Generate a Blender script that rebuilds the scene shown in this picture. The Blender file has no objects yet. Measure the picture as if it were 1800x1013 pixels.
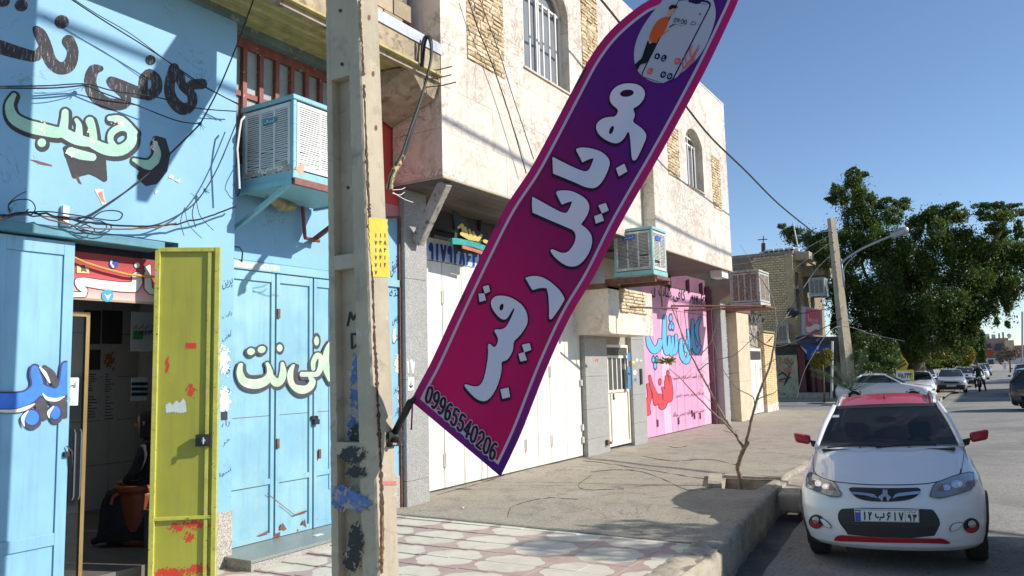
import bpy, math, random
import numpy as np
from mathutils import Vector, Matrix, noise as mnoise
from mathutils.bvhtree import BVHTree
random.seed(7); rng = np.random.default_rng(7)
SC = bpy.context.scene
COL = SC.collection
R = math.radians
FPX = 1373.1
YAW, PITCH, ROLL = 0.552809, 0.104159, -0.0245415
CAM = np.array([0.0, 0.0, 1.80])
def _axes():
    cy, sy = math.cos(YAW), math.sin(YAW); cp, sp = math.cos(PITCH), math.sin(PITCH)
    fw = np.array([-sy*cp, cy*cp, sp]); rt = np.array([cy, sy, 0.0]); up = np.cross(rt, fw)
    cr, sr = math.cos(ROLL), math.sin(ROLL)
    return rt*cr + up*sr, -rt*sr + up*cr, fw
RT, UP, FW = _axes()
cam_d = bpy.data.cameras.new('camera'); cam = bpy.data.objects.new('camera', cam_d); COL.objects.link(cam)
cam_d.sensor_width = 36.0; cam_d.lens = FPX*36/1800; cam_d.clip_end = 3000; cam_d.clip_start = 0.05
M = Matrix.Identity(4)
for i in range(3):
    M[i][0] = RT[i]; M[i][1] = UP[i]; M[i][2] = -FW[i]; M[i][3] = CAM[i]
cam.matrix_world = M
SC.camera = cam
SUN = np.array([1.0, 0.36, 0.64]); SUN = SUN/np.linalg.norm(SUN)
w = bpy.data.worlds.new('World'); SC.world = w; w.use_nodes = True
nt = w.node_tree; bg = nt.nodes['Background']; sky = nt.nodes.new('ShaderNodeTexSky'); sky.sky_type = 'NISHITA'
sky.sun_disc = False; sky.sun_elevation = math.asin(SUN[2]); sky.sun_rotation = math.atan2(SUN[0], SUN[1])
sky.altitude = 1400; sky.air_density = 1.0; sky.dust_density = 0.35; sky.ozone_density = 3.2
nt.links.new(sky.outputs[0], bg.inputs[0]); bg.inputs[1].default_value = 0.122
sd = bpy.data.lights.new('sun', 'SUN'); sd.energy = 4.3; sd.angle = R(0.53); sd.color = (1.0, 0.95, 0.87)
so = bpy.data.objects.new('sun', sd); COL.objects.link(so)
so.rotation_euler = Vector(SUN).to_track_quat('Z', 'Y').to_euler(); so.location = (20, 5, 30)
SC.view_settings.view_transform = 'Standard'; SC.view_settings.look = 'None'
SC.view_settings.exposure = 0.38; SC.view_settings.gamma = 1.0; SC.view_settings.use_curve_mapping = False
def ray(x, y):
    return RT*(x-900)/FPX - UP*(y-506.5)/FPX + FW
def onX(x, y, X): d = ray(x, y); return CAM + d*(X-CAM[0])/d[0]
def onY(x, y, Y): d = ray(x, y); return CAM + d*(Y-CAM[1])/d[1]
def onZ(x, y, Z=0.0): d = ray(x, y); return CAM + d*(Z-CAM[2])/d[2]
class N:
    def __init__(s, name):
        s.m = bpy.data.materials.new(name); s.m.use_nodes = True; s.t = s.m.node_tree
        s.b = s.t.nodes['Principled BSDF']; s.L = s.t.links.new
        g = s.t.nodes.new('ShaderNodeNewGeometry'); s.pos = g.outputs['Position']
        s.geo = g
    def n(s, kind, **kw):
        o = s.t.nodes.new(kind)
        for k, v in kw.items(): setattr(o, k, v)
        return o
    def mapping(s, scale=(1, 1, 1), rot=(0, 0, 0), loc=(0, 0, 0)):
        m = s.n('ShaderNodeMapping'); s.L(s.pos, m.inputs[0])
        m.inputs['Scale'].default_value = scale; m.inputs['Rotation'].default_value = rot; m.inputs['Location'].default_value = loc
        return m.outputs[0]
    def noise(s, scale, detail=6, rough=.6, vec=None, dist=0):
        t = s.n('ShaderNodeTexNoise'); s.L(vec or s.pos, t.inputs['Vector'])
        t.inputs['Scale'].default_value = scale; t.inputs['Detail'].default_value = detail
        t.inputs['Roughness'].default_value = rough; t.inputs['Distortion'].default_value = dist
        return t.outputs[0]
    def vor(s, scale, feature='F1', vec=None, out=0):
        t = s.n('ShaderNodeTexVoronoi', feature=feature); s.L(vec or s.pos, t.inputs['Vector'])
        t.inputs['Scale'].default_value = scale
        return t.outputs[out]
    def ramp(s, fac, a, b, ca=(0, 0, 0, 1), cb=(1, 1, 1, 1)):
        r = s.n('ShaderNodeValToRGB'); s.L(fac, r.inputs[0])
        e = r.color_ramp.elements; e[0].position = a; e[1].position = b; e[0].color = c4(ca); e[1].color = c4(cb)
        return r.outputs[0]
    def mix(s, fac, a, b, mode='MIX'):
        m = s.n('ShaderNodeMix', data_type='RGBA', blend_type=mode)
        for sock, v in ((m.inputs[0], fac), (m.inputs[6], a), (m.inputs[7], b)):
            if isinstance(v, (int, float)): sock.default_value = v
            elif isinstance(v, tuple): sock.default_value = c4(v)
            else: s.L(v, sock)
        return m.outputs[2]
    def math(s, op, a, b=0.0, c=None):
        m = s.n('ShaderNodeMath', operation=op)
        for sock, v in zip(m.inputs, (a, b, c)):
            if v is None: continue
            if isinstance(v, (int, float)): sock.default_value = v
            else: s.L(v, sock)
        return m.outputs[0]
    def bump(s, h, strength=.3, dist=.01):
        b = s.n('ShaderNodeBump'); b.inputs['Strength'].default_value = strength; b.inputs['Distance'].default_value = dist
        s.L(h, b.inputs['Height'])
        if s.b.inputs['Normal'].is_linked: s.L(s.b.inputs['Normal'].links[0].from_socket, b.inputs['Normal'])
        s.L(b.outputs[0], s.b.inputs['Normal'])
    def col(s, c):
        if isinstance(c, tuple): s.b.inputs['Base Color'].default_value = c4(c)
        else: s.L(c, s.b.inputs['Base Color'])
    def set(s, **kw):
        for k, v in kw.items():
            sock = s.b.inputs[k.replace('_', ' ')]
            if isinstance(v, (int, float, tuple)): sock.default_value = v
            else: s.L(v, sock)
        return s
def c4(c): return tuple(c) if len(c) == 4 else (*c, 1.0)
def mat(name, col, rough=.8, metal=0.0, var=.12, vscale=3.0, stains=(), bump=.15, bscale=80, bdist=.004, streak=0.0, spec=None, coat=0.0, piece=0.0):
    """plain weathered surface: base colour, soft variation, a list of stains (colour, scale, lo, hi), fine bump"""
    s = N(name)
    dark = tuple(x*(1-var*1.3) for x in col); lite = tuple(min(1, x*(1+var)) for x in col)
    c = s.ramp(s.noise(vscale, 7, .65), .3, .7, dark, lite)
    if streak:
        st = s.noise(1.0, 5, .7, s.mapping((9, 9, .7)))
        c = s.mix(s.ramp(st, .45, .75, (0, 0, 0), (streak,)*3), c, tuple(x*.45 for x in col))
    for sc_, (scale, lo, hi) in stains:
        c = s.mix(s.ramp(s.noise(scale, 8, .62, dist=.3), lo, hi), c, sc_)
    if piece:
        oi = s.n('ShaderNodeObjectInfo'); f = s.math('MULTIPLY_ADD', oi.outputs['Random'], 2*piece, 1-piece)
        v = s.n('ShaderNodeVectorMath', operation='SCALE'); s.L(c, v.inputs[0]); s.L(f, v.inputs['Scale']); c = v.outputs[0]
    s.col(c); s.set(Roughness=rough, Metallic=metal)
    if spec is not None: s.b.inputs['Specular IOR Level'].default_value = spec
    if coat: s.b.inputs['Coat Weight'].default_value = coat; s.b.inputs['Coat Roughness'].default_value = .03
    if bump: s.bump(s.noise(bscale, 5, .6), bump, bdist)
    return s.m
def flat(name, col, rough=.6, metal=0.0, emit=0.0):
    s = N(name); s.col(s.ramp(s.noise(30, 4), .3, .7, tuple(x*.93 for x in col), tuple(min(1, x*1.05) for x in col)))
    s.set(Roughness=rough, Metallic=metal)
    if emit: s.b.inputs['Emission Color'].default_value = c4(col); s.b.inputs['Emission Strength'].default_value = emit
    return s.m
def painted_metal(name, col, rust=(.17, .06, .025), amount=.66, rough=.5, lo_z=None, chip=(.55, .42, .33), tint=None):
    s = N(name)
    c = s.ramp(s.noise(1.8, 6, .6), .3, .7, tuple(x*.86 for x in col), tuple(min(1, x*1.08) for x in col))
    st = s.noise(1.0, 6, .7, s.mapping((14, 14, .9)))
    c = s.mix(s.ramp(st, .5, .76, (0, 0, 0), (.6, .6, .6)), c, tuple(x*.55+.04 for x in col))
    if tint: c = s.mix(s.ramp(s.noise(1.3, 7, .7, s.mapping(loc=(3, 8, 1))), .45, .68, (0,)*3, (.6,)*3), c, tint)
    n1 = s.noise(9, 9, .68)
    if lo_z is not None:
        sep = s.n('ShaderNodeSeparateXYZ'); s.L(s.pos, sep.inputs[0])
        k = s.math('MAXIMUM', s.math('MULTIPLY_ADD', sep.outputs[2], -.35, .01+lo_z*.35), 0.0)
        n1 = s.math('ADD', n1, k)
    c = s.mix(s.ramp(n1, amount, amount+.015), c, chip)
    c = s.mix(s.ramp(n1, amount+.02, amount+.04), c, rust)
    s.col(c); s.set(Roughness=rough)
    s.bump(s.noise(6, 4, .5), .12, .01); s.bump(n1, .15, .004)
    return s.m
def granite(name, col, dark=(.08, .08, .08), scale=160, rough=.45, amt=.5):
    s = N(name)
    v = s.vor(scale, out=1)
    sep = s.n('ShaderNodeSeparateColor'); s.L(v, sep.inputs[0])
    c = s.mix(s.ramp(sep.outputs[0], .15, .9), tuple(x*.45 for x in col), tuple(min(1, x*1.25) for x in col))
    c = s.mix(s.ramp(s.noise(3, 5, .6), .35, .75, (0, 0, 0), (.45,)*3), c, tuple(x*.62 for x in col))
    c = s.mix(s.ramp(s.noise(400, 2), .62, .7, (0, 0, 0), (amt,)*3), c, dark)
    s.col(c); s.set(Roughness=rough); s.bump(s.noise(90, 4), .06, .003)
    return s.m
def marble(name, col=(.77, .675, .565)):
    s = N(name)
    warp = s.noise(1.1, 5, .6)
    c = s.ramp(s.noise(.9, 7, .62), .3, .72, tuple(x*.86 for x in col), tuple(min(1, x*1.1) for x in col))
    c = s.mix(s.ramp(s.noise(2.3, 6, .7, dist=1.5), .50, .66, (0, 0, 0), (.75,)*3), c, (.56, .42, .29))
    wv = s.n('ShaderNodeTexNoise'); s.L(s.pos, wv.inputs['Vector']); wv.inputs['Scale'].default_value = 1.7
    wv.inputs['Detail'].default_value = 9; wv.inputs['Roughness'].default_value = .62; wv.inputs['Distortion'].default_value = 2.2
    f = s.math('ABSOLUTE', s.math('SUBTRACT', wv.outputs[0], .5))
    vein = s.ramp(f, .0, .022, (1, 1, 1), (0, 0, 0))
    patch = s.ramp(s.noise(.8, 4, .6, s.mapping(loc=(5, 2, 1))), .42, .56)
    vein = s.mix(1.0, vein, patch, 'MULTIPLY')
    c = s.mix(vein, c, (.26, .20, .15))
    g = s.math('ABSOLUTE', s.math('SUBTRACT', s.noise(4.5, 8, .6, dist=1.0), .5))
    c = s.mix(s.mix(1.0, s.ramp(g, 0, .03, (.8,)*3, (0, 0, 0)), patch, 'MULTIPLY'), c, (.40, .33, .27))
    st = s.noise(1.0, 5, .7, s.mapping((6, 6, .5)))
    c = s.mix(s.ramp(st, .5, .75, (0, 0, 0), (.45,)*3), c, (.40, .33, .25))
    oi = s.n('ShaderNodeObjectInfo'); f2 = s.math('MULTIPLY_ADD', oi.outputs['Random'], .14, .91)
    v = s.n('ShaderNodeVectorMath', operation='SCALE'); s.L(c, v.inputs[0]); s.L(f2, v.inputs['Scale'])
    s.col(v.outputs[0]); s.set(Roughness=.42); s.bump(s.noise(14, 6), .08, .004)
    return s.m
def glassy(name, col=(.02, .025, .03), rough=.06, alpha=.35):
    s = N(name); s.set(Roughness=rough)
    s.b.inputs['Base Color'].default_value = c4(col)
    s.b.inputs['IOR'].default_value = 1.5; s.b.inputs['Alpha'].default_value = alpha
    return s.m
WLOC = {}
class MB:
    def __init__(s): s.v = []; s.f = []; s.mi = []; s.cur = 0
    def add(s, vs, fs):
        o = len(s.v); s.v += [tuple(map(float, p)) for p in vs]
        s.f += [tuple(i+o for i in f) for f in fs]; s.mi += [s.cur]*len(fs); return s
    def quad(s, a, b, c, d): return s.add([a, b, c, d], [(0, 1, 2, 3)])
    def hexa(s, p):   # 8 points: bottom ring 4, top ring 4
        return s.add(p, [(3, 2, 1, 0), (4, 5, 6, 7), (0, 1, 5, 4), (1, 2, 6, 5), (2, 3, 7, 6), (3, 0, 4, 7)])
    def box(s, x0, x1, y0, y1, z0, z1):
        if x0 > x1: x0, x1 = x1, x0
        if y0 > y1: y0, y1 = y1, y0
        if z0 > z1: z0, z1 = z1, z0
        return s.hexa([(x0, y0, z0), (x1, y0, z0), (x1, y1, z0), (x0, y1, z0), (x0, y0, z1), (x1, y0, z1), (x1, y1, z1), (x0, y1, z1)])
    def obox(s, c, u, v, n, a, b, d):
        """box centred on c, half sizes a,b,d along unit vectors u,v,n"""
        c, u, v, n = (np.array(k, float) for k in (c, u, v, n)); P = []
        for sn in (-1, 1):
            for su, sv in ((-1, -1), (1, -1), (1, 1), (-1, 1)):
                P.append(c+u*a*su+v*b*sv+n*d*sn)
        return s.hexa(P)
    def beam(s, a, b, w, h, up=(0, 0, 1)):
        a = np.array(a, float); b = np.array(b, float); d = b-a; L = np.linalg.norm(d); d /= L
        u = np.cross(d, up); u /= np.linalg.norm(u); v = np.cross(u, d)
        return s.obox((a+b)/2, u, v, d, w/2, h/2, L/2)
    def prism(s, poly, ext):
        """poly: 3D points, ext: extrusion vector"""
        n = len(poly); e = np.array(ext, float); P = [np.array(p, float) for p in poly]
        return s.add(P+[p+e for p in P], [tuple(range(n))[::-1], tuple(range(n, 2*n))]+[(i, (i+1) % n, n+(i+1) % n, n+i) for i in range(n)])
    def tube(s, pts, r, n=6, cap=True):
        pts = [np.array(p, float) for p in pts]; m = len(pts)
        rs = r if hasattr(r, '__len__') else [r]*m
        vs = []; prev = None
        for i, p in enumerate(pts):
            d = pts[min(i+1, m-1)]-pts[max(i-1, 0)]; d = d/(np.linalg.norm(d)+1e-9)
            if prev is None:
                a = np.array([0, 0, 1.]) if abs(d[2]) < .9 else np.array([1., 0, 0]); u = np.cross(d, a)
            else: u = prev-d*np.dot(prev, d)
            u /= (np.linalg.norm(u)+1e-9); v = np.cross(d, u); prev = u
            for k in range(n):
                t = 2*math.pi*k/n; vs.append(p+(u*math.cos(t)+v*math.sin(t))*rs[i])
        fs = []
        for i in range(m-1):
            for k in range(n):
                a, b = i*n+k, i*n+(k+1) % n; fs.append((a, b, b+n, a+n))
        if cap: fs += [tuple(range(n))[::-1], tuple(range((m-1)*n, m*n))]
        return s.add(vs, fs)
    def lathe(s, c, prof, n=20, axis='z', ang=(0, 2*math.pi)):
        vs = []; c = np.array(c, float); full = abs(ang[1]-ang[0]-2*math.pi) < 1e-6
        m = n if full else n+1
        for r, h in prof:
            for k in range(m):
                t = ang[0]+(ang[1]-ang[0])*k/n; p = (r*math.cos(t), r*math.sin(t), h)
                if axis == 'x': p = (p[2], p[0], p[1])
                if axis == 'y': p = (p[0], p[2], p[1])
                vs.append(c+np.array(p))
        fs = []
        for i in range(len(prof)-1):
            for k in range(n):
                a, b = i*m+k, i*m+(k+1) % m; fs.append((a, b, b+m, a+m))
        return s.add(vs, fs)
    def sphere(s, c, r, n=10, sc=(1, 1, 1)):
        c = np.array(c, float); vs = []; fs = []
        for i in range(n+1):
            ph = math.pi*i/n
            for k in range(2*n):
                t = math.pi*k/n; vs.append(c+r*np.array([math.sin(ph)*math.cos(t)*sc[0], math.sin(ph)*math.sin(t)*sc[1], math.cos(ph)*sc[2]]))
        for i in range(n):
            for k in range(2*n): fs.append((i*2*n+k, i*2*n+(k+1) % (2*n), (i+1)*2*n+(k+1) % (2*n), (i+1)*2*n+k))
        return s.add(vs, fs)
    def mesh(s, name, mats, off=(0, 0, 0), smooth=False):
        me = bpy.data.meshes.new(name)
        me.from_pydata([(a-off[0], b-off[1], c-off[2]) for a, b, c in s.v], [], s.f)
        for m in (mats if isinstance(mats, (list, tuple)) else [mats]): me.materials.append(m)
        if isinstance(mats, (list, tuple)) and len(mats) > 1: me.polygons.foreach_set('material_index', s.mi)
        if smooth: me.polygons.foreach_set('use_smooth', [True]*len(me.polygons))
        me.update(); return me
def setp(o, label=None, cat=None, group=None, kind=None):
    if label: o['label'] = label
    if cat: o['category'] = cat
    if group: o['group'] = group
    if kind: o['kind'] = kind
    return o
def thing(name, label, cat, loc=(0, 0, 0), group=None):
    o = bpy.data.objects.new(name, None); COL.objects.link(o); o.location = loc; WLOC[o.name] = tuple(map(float, loc))
    o.empty_display_size = .2
    return setp(o, label, cat, group)
def part(name, mb, m, parent, smooth=False, label=None, kind=None, bevel=0):
    off = WLOC[parent.name]
    o = bpy.data.objects.new(name, mb.mesh(name, m, off, smooth)); COL.objects.link(o); o.parent = parent
    WLOC[o.name] = off; setp(o, label=label, kind=kind); bev(o, bevel); return o
def solo(name, mb, m, label, cat, group=None, smooth=False, bevel=0, kind=None):
    v = np.array(mb.v); off = ((v[:, 0].min()+v[:, 0].max())/2, (v[:, 1].min()+v[:, 1].max())/2, v[:, 2].min())
    o = bpy.data.objects.new(name, mb.mesh(name, m, off, smooth)); COL.objects.link(o); o.location = off
    WLOC[o.name] = tuple(map(float, off)); setp(o, label, cat, group, kind); bev(o, bevel); return o
def struct(name, mb, m, smooth=False):
    o = bpy.data.objects.new(name, mb.mesh(name, m, (0, 0, 0), smooth)); COL.objects.link(o); WLOC[o.name] = (0, 0, 0)
    o['kind'] = 'structure'; return o
def bev(o, w):
    if w:
        b = o.modifiers.new('b', 'BEVEL'); b.width = w; b.segments = 2; b.limit_method = 'ANGLE'; b.angle_limit = R(40)
def inst(name, me, loc, parent, rot=None, scale=None, label=None):
    """one piece sharing mesh data; loc in world space"""
    o = bpy.data.objects.new(name, me); COL.objects.link(o); p = WLOC[parent.name]; o.parent = parent
    o.location = (loc[0]-p[0], loc[1]-p[1], loc[2]-p[2])
    if rot is not None: o.rotation_euler = rot
    if scale is not None: o.scale = scale
    if label: o['label'] = label
    return o
def sd_caps(X, Y, strokes):
    """signed distance to a union of tapered round strokes: each [(x,y,r),...]"""
    D = np.full(X.shape, 1e9)
    for st in strokes:
        if len(st) == 1:
            x, y, r = st[0]; D = np.minimum(D, np.hypot(X-x, Y-y)-r); continue
        for (x0, y0, r0), (x1, y1, r1) in zip(st[:-1], st[1:]):
            dx, dy = x1-x0, y1-y0; L = dx*dx+dy*dy+1e-12
            t = np.clip(((X-x0)*dx+(Y-y0)*dy)/L, 0, 1)
            D = np.minimum(D, np.hypot(X-x0-t*dx, Y-y0-t*dy)-(r0+(r1-r0)*t))
    return D
def sd_poly(X, Y, poly):
    P = np.array(poly, float); D = np.full(X.shape, 1e9); inside = np.zeros(X.shape, bool)
    for i in range(len(P)):
        x0, y0 = P[i]; x1, y1 = P[(i+1) % len(P)]; dx, dy = x1-x0, y1-y0; L = dx*dx+dy*dy+1e-12
        t = np.clip(((X-x0)*dx+(Y-y0)*dy)/L, 0, 1); D = np.minimum(D, np.hypot(X-x0-t*dx, Y-y0-t*dy))
        c = ((y0 > Y) != (y1 > Y)); 
        if abs(dy) > 1e-12: inside ^= c & (X < dx*(Y-y0)/dy+x0)
    return np.where(inside, -D, D)
def sd_ell(X, Y, cx, cy, rx, ry, a=0):
    ca, sa = math.cos(R(a)), math.sin(R(a)); u = ((X-cx)*ca+(Y-cy)*sa); v = (-(X-cx)*sa+(Y-cy)*ca)
    k = np.hypot(u/rx, v/ry); return (k-1)*min(rx, ry)
def smooth_poly(P, it=2):
    P = np.array(P, float)
    for _ in range(it):
        Q = np.roll(P, -1, 0); P = np.stack([P*.75+Q*.25, P*.25+Q*.75], 1).reshape(-1, 2)
    return P
def stamp(fn, x0, y0, x1, y1, step, mapf, mb=None):
    """fn(X,Y) signed field (<0 inside) on a photo-pixel (or any 2D) window -> mesh on the surface given by mapf"""
    mb = mb or MB()
    nx = int((x1-x0)/step)+2; ny = int((y1-y0)/step)+2
    xs = x0+np.arange(nx)*step; ys = y0+np.arange(ny)*step
    X, Y = np.meshgrid(xs, ys); F = fn(X, Y); F = np.where(F == 0, 1e-6, F); ins = F < 0
    cache = {}; pts = []
    def node(i, j):
        k = (i, j, 0)
        if k not in cache: cache[k] = len(pts); pts.append((xs[i], ys[j]))
        return cache[k]
    def ex(i, j):
        k = (i, j, 1)
        if k not in cache:
            t = F[j, i]/(F[j, i]-F[j, i+1]); cache[k] = len(pts); pts.append((xs[i]+t*step, ys[j]))
        return cache[k]
    def ey(i, j):
        k = (i, j, 2)
        if k not in cache:
            t = F[j, i]/(F[j, i]-F[j+1, i]); cache[k] = len(pts); pts.append((xs[i], ys[j]+t*step))
        return cache[k]
    faces = []
    full = ins[:-1, :-1] & ins[:-1, 1:] & ins[1:, :-1] & ins[1:, 1:]
    anyi = ins[:-1, :-1] | ins[:-1, 1:] | ins[1:, :-1] | ins[1:, 1:]
    mixed = anyi & ~full
    for j in range(ny-1):
        i = 0; row = full[j]
        while i < nx-1:
            if row[i]:
                k = i
                while k < nx-1 and row[k] and k-i < 6: k += 1
                faces.append((node(i, j), node(k, j), node(k, j+1), node(i, j+1))); i = k
            else: i += 1
    for j, i in zip(*np.nonzero(mixed)):
        cor = [(i, j), (i+1, j), (i+1, j+1), (i, j+1)]
        edg = [lambda: ex(i, j), lambda: ey(i+1, j), lambda: ex(i, j+1), lambda: ey(i, j)]
        poly = []
        for k in range(4):
            a, b = cor[k], cor[(k+1) % 4]
            if ins[a[1], a[0]]: poly.append(node(*a))
            if ins[a[1], a[0]] != ins[b[1], b[0]]: poly.append(edg[k]())
        if len(poly) >= 3: faces.append(tuple(poly))
    if not faces: return mb
    P = [mapf(x, y) for x, y in pts]
    f = faces[0]; a, b, c = (np.array(P[k]) for k in f[:3]); nrm = np.cross(b-a, c-a)
    if np.dot(nrm, CAM-a) < 0: faces = [t[::-1] for t in faces]
    mb.add(P, faces); return mb
def mapX(X, off): return lambda x, y: onX(x, y, X+off)
def mapY(Y, off): return lambda x, y: onY(x, y, Y-off)
_F = {'ا': (0xFE8D, 0xFE8E), 'آ': (0xFE81, 0xFE82), 'ب': (0xFE8F, 0xFE90, 0xFE91, 0xFE92), 'پ': (0xFB56, 0xFB57, 0xFB58, 0xFB59),
      'ت': (0xFE95, 0xFE96, 0xFE97, 0xFE98), 'ج': (0xFE9D, 0xFE9E, 0xFE9F, 0xFEA0), 'چ': (0xFB7A, 0xFB7B, 0xFB7C, 0xFB7D), 'ح': (0xFEA1, 0xFEA2, 0xFEA3, 0xFEA4),
      'خ': (0xFEA5, 0xFEA6, 0xFEA7, 0xFEA8), 'د': (0xFEA9, 0xFEAA), 'ذ': (0xFEAB, 0xFEAC), 'ر': (0xFEAD, 0xFEAE), 'ز': (0xFEAF, 0xFEB0),
      'س': (0xFEB1, 0xFEB2, 0xFEB3, 0xFEB4), 'ش': (0xFEB5, 0xFEB6, 0xFEB7, 0xFEB8), 'ط': (0xFEC1, 0xFEC2, 0xFEC3, 0xFEC4), 'ف': (0xFED1, 0xFED2, 0xFED3, 0xFED4),
      'ق': (0xFED5, 0xFED6, 0xFED7, 0xFED8), 'ک': (0xFB8E, 0xFB8F, 0xFB90, 0xFB91), 'گ': (0xFB92, 0xFB93, 0xFB94, 0xFB95), 'ل': (0xFEDD, 0xFEDE, 0xFEDF, 0xFEE0),
      'م': (0xFEE1, 0xFEE2, 0xFEE3, 0xFEE4), 'ن': (0xFEE5, 0xFEE6, 0xFEE7, 0xFEE8), 'و': (0xFEED, 0xFEEE), 'ه': (0xFEE9, 0xFEEA, 0xFEEB, 0xFEEC), 'ی': (0xFBFC, 0xFBFD, 0xFBFE, 0xFBFF)}
def shape(t):
    out = []
    for i, ch in enumerate(t):
        if ch not in _F: out.append(ch); continue
        pj = i > 0 and t[i-1] in _F and len(_F[t[i-1]]) == 4
        nj = i < len(t)-1 and t[i+1] in _F and len(_F[ch]) == 4
        out.append(chr(_F[ch][(3 if pj else 2) if nj else (1 if pj else 0)]))
    s = out[::-1]; r = []; i = 0
    dig = lambda c: c in '0123456789۰۱۲۳۴۵۶۷۸۹-:,'
    while i < len(s):
        if dig(s[i]):
            k = i
            while k < len(s) and dig(s[k]): k += 1
            r += s[i:k][::-1]; i = k
        else: r.append(s[i]); i += 1
    return ''.join(r)
def text_tris(t, bold=0.0, res=3):
    c = bpy.data.curves.new('t', 'FONT'); c.body = shape(t); c.resolution_u = res; c.offset = bold
    o = bpy.data.objects.new('t', c); COL.objects.link(o)
    dg = bpy.context.evaluated_depsgraph_get(); me = bpy.data.meshes.new_from_object(o.evaluated_get(dg))
    V = np.array([v.co[:2] for v in me.vertices]); Fc = [tuple(p.vertices) for p in me.polygons]
    bpy.data.objects.remove(o); bpy.data.curves.remove(c); bpy.data.meshes.remove(me)
    V = V-V.min(0); ext = V.max(0); return V/ext[0], Fc, ext[1]/ext[0]
def text_on(t, tl, tr, bl, mapf, mb=None, bold=0.0, res=3):
    """text fitted to the parallelogram with these corners in photo pixels: top left, top right, bottom left"""
    mb = mb or MB(); V, Fc, asp = text_tris(t, bold, res); V = V.copy(); V[:, 1] /= asp
    tl, tr, bl = (np.array(k, float) for k in (tl, tr, bl)); P = []
    for u, v in V:
        q = bl+(tr-tl)*u+(tl-bl)*v; P.append(mapf(q[0], q[1]))
    f = Fc[0]; a, b, c = (np.array(P[k]) for k in f[:3])
    if np.dot(np.cross(b-a, c-a), CAM-a) < 0: Fc = [k[::-1] for k in Fc]
    mb.add(P, Fc); return mb
def crop(x0, y0, s):
    return lambda pts: [((p[0]/s+x0), (p[1]/s+y0))+tuple(k/s for k in p[2:]) for p in pts]
def bbox(*lists, pad=4):
    a = np.array([p[:2] for l in lists for p in l]); return a[:, 0].min()-pad, a[:, 1].min()-pad, a[:, 0].max()+pad, a[:, 1].max()+pad
def cat(pts, closed=False, n=6):
    """Catmull-Rom through points"""
    P = np.array(pts, float); out = []
    m = len(P)
    for i in range(m-1):
        p0, p1, p2, p3 = P[max(i-1, 0)], P[i], P[i+1], P[min(i+2, m-1)]
        for k in range(n):
            t = k/n; out.append(.5*((2*p1)+(-p0+p2)*t+(2*p0-5*p1+4*p2-p3)*t*t+(-p0+3*p1-3*p2+p3)*t**3))
    out.append(P[-1]); return out
PD = {'۰': [[(.4, .3), (.5, .45), (.6, .3), (.5, .18), (.4, .3)]], '۱': [[(.5, .95), (.5, .05)]], '۲': [[(.2, .95), (.32, .66), (.34, .05)], [(.22, .85), (.4, .66), (.62, .68), (.8, .95)]],
      '۳': [[(.12, .95), (.28, .65), (.3, .05)], [(.18, .84), (.3, .66), (.45, .70), (.52, .92)], [(.52, .84), (.62, .66), (.78, .70), (.9, .95)]], '۴': [[(.22, .95), (.3, .6), (.32, .05)], [(.86, .92), (.6, .95), (.45, .76), (.6, .6), (.86, .62)]],
      '۵': [[(.5, .92), (.2, .5), (.15, .2), (.35, .08), (.5, .25), (.65, .08), (.85, .2), (.8, .5), (.5, .92)]], '۶': [[(.82, .88), (.45, .93), (.24, .7), (.4, .5), (.78, .54)], [(.6, .52), (.35, .3), (.15, .05)]],
      '۷': [[(.1, .95), (.5, .05), (.9, .95)]], '۸': [[(.1, .05), (.5, .95), (.9, .05)]], '۹': [[(.74, .58), (.4, .54), (.26, .75), (.5, .95), (.74, .8), (.77, .5), (.8, .05)]]}
def digits(t, tl, tr, bl, r, mapf, step=.6, fill=.8):
    """Persian numerals drawn as brush strokes in the parallelogram (photo pixels)"""
    tl, tr, bl = (np.array(k, float) for k in (tl, tr, bl)); S_ = []; n = len(t)
    for i, ch in enumerate(t):
        for st in PD[ch]:
            S_.append([(*(bl+(tr-tl)*((i+(1-fill)/2+fill*u)/n)+(tl-bl)*v), r) for u, v in (st if ch in '۱۷۸' else cat(st, n=3))])
    return stamp(lambda X, Y: sd_caps(X, Y, S_), *bbox([p for q in S_ for p in q], pad=r+2), step, mapf)
M_ = {}
M_['asphalt'] = mat('asphalt', (.30, .285, .255), .93, var=.10, vscale=.6, stains=[((.20, .19, .175), (.35, .5, .62)), ((.38, .36, .32), (2.2, .58, .7)), ((.11, .105, .10), (5, .66, .70)), ((.17, .165, .155), (30, .5, .62))], bump=.6, bscale=70, bdist=.01)
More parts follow.
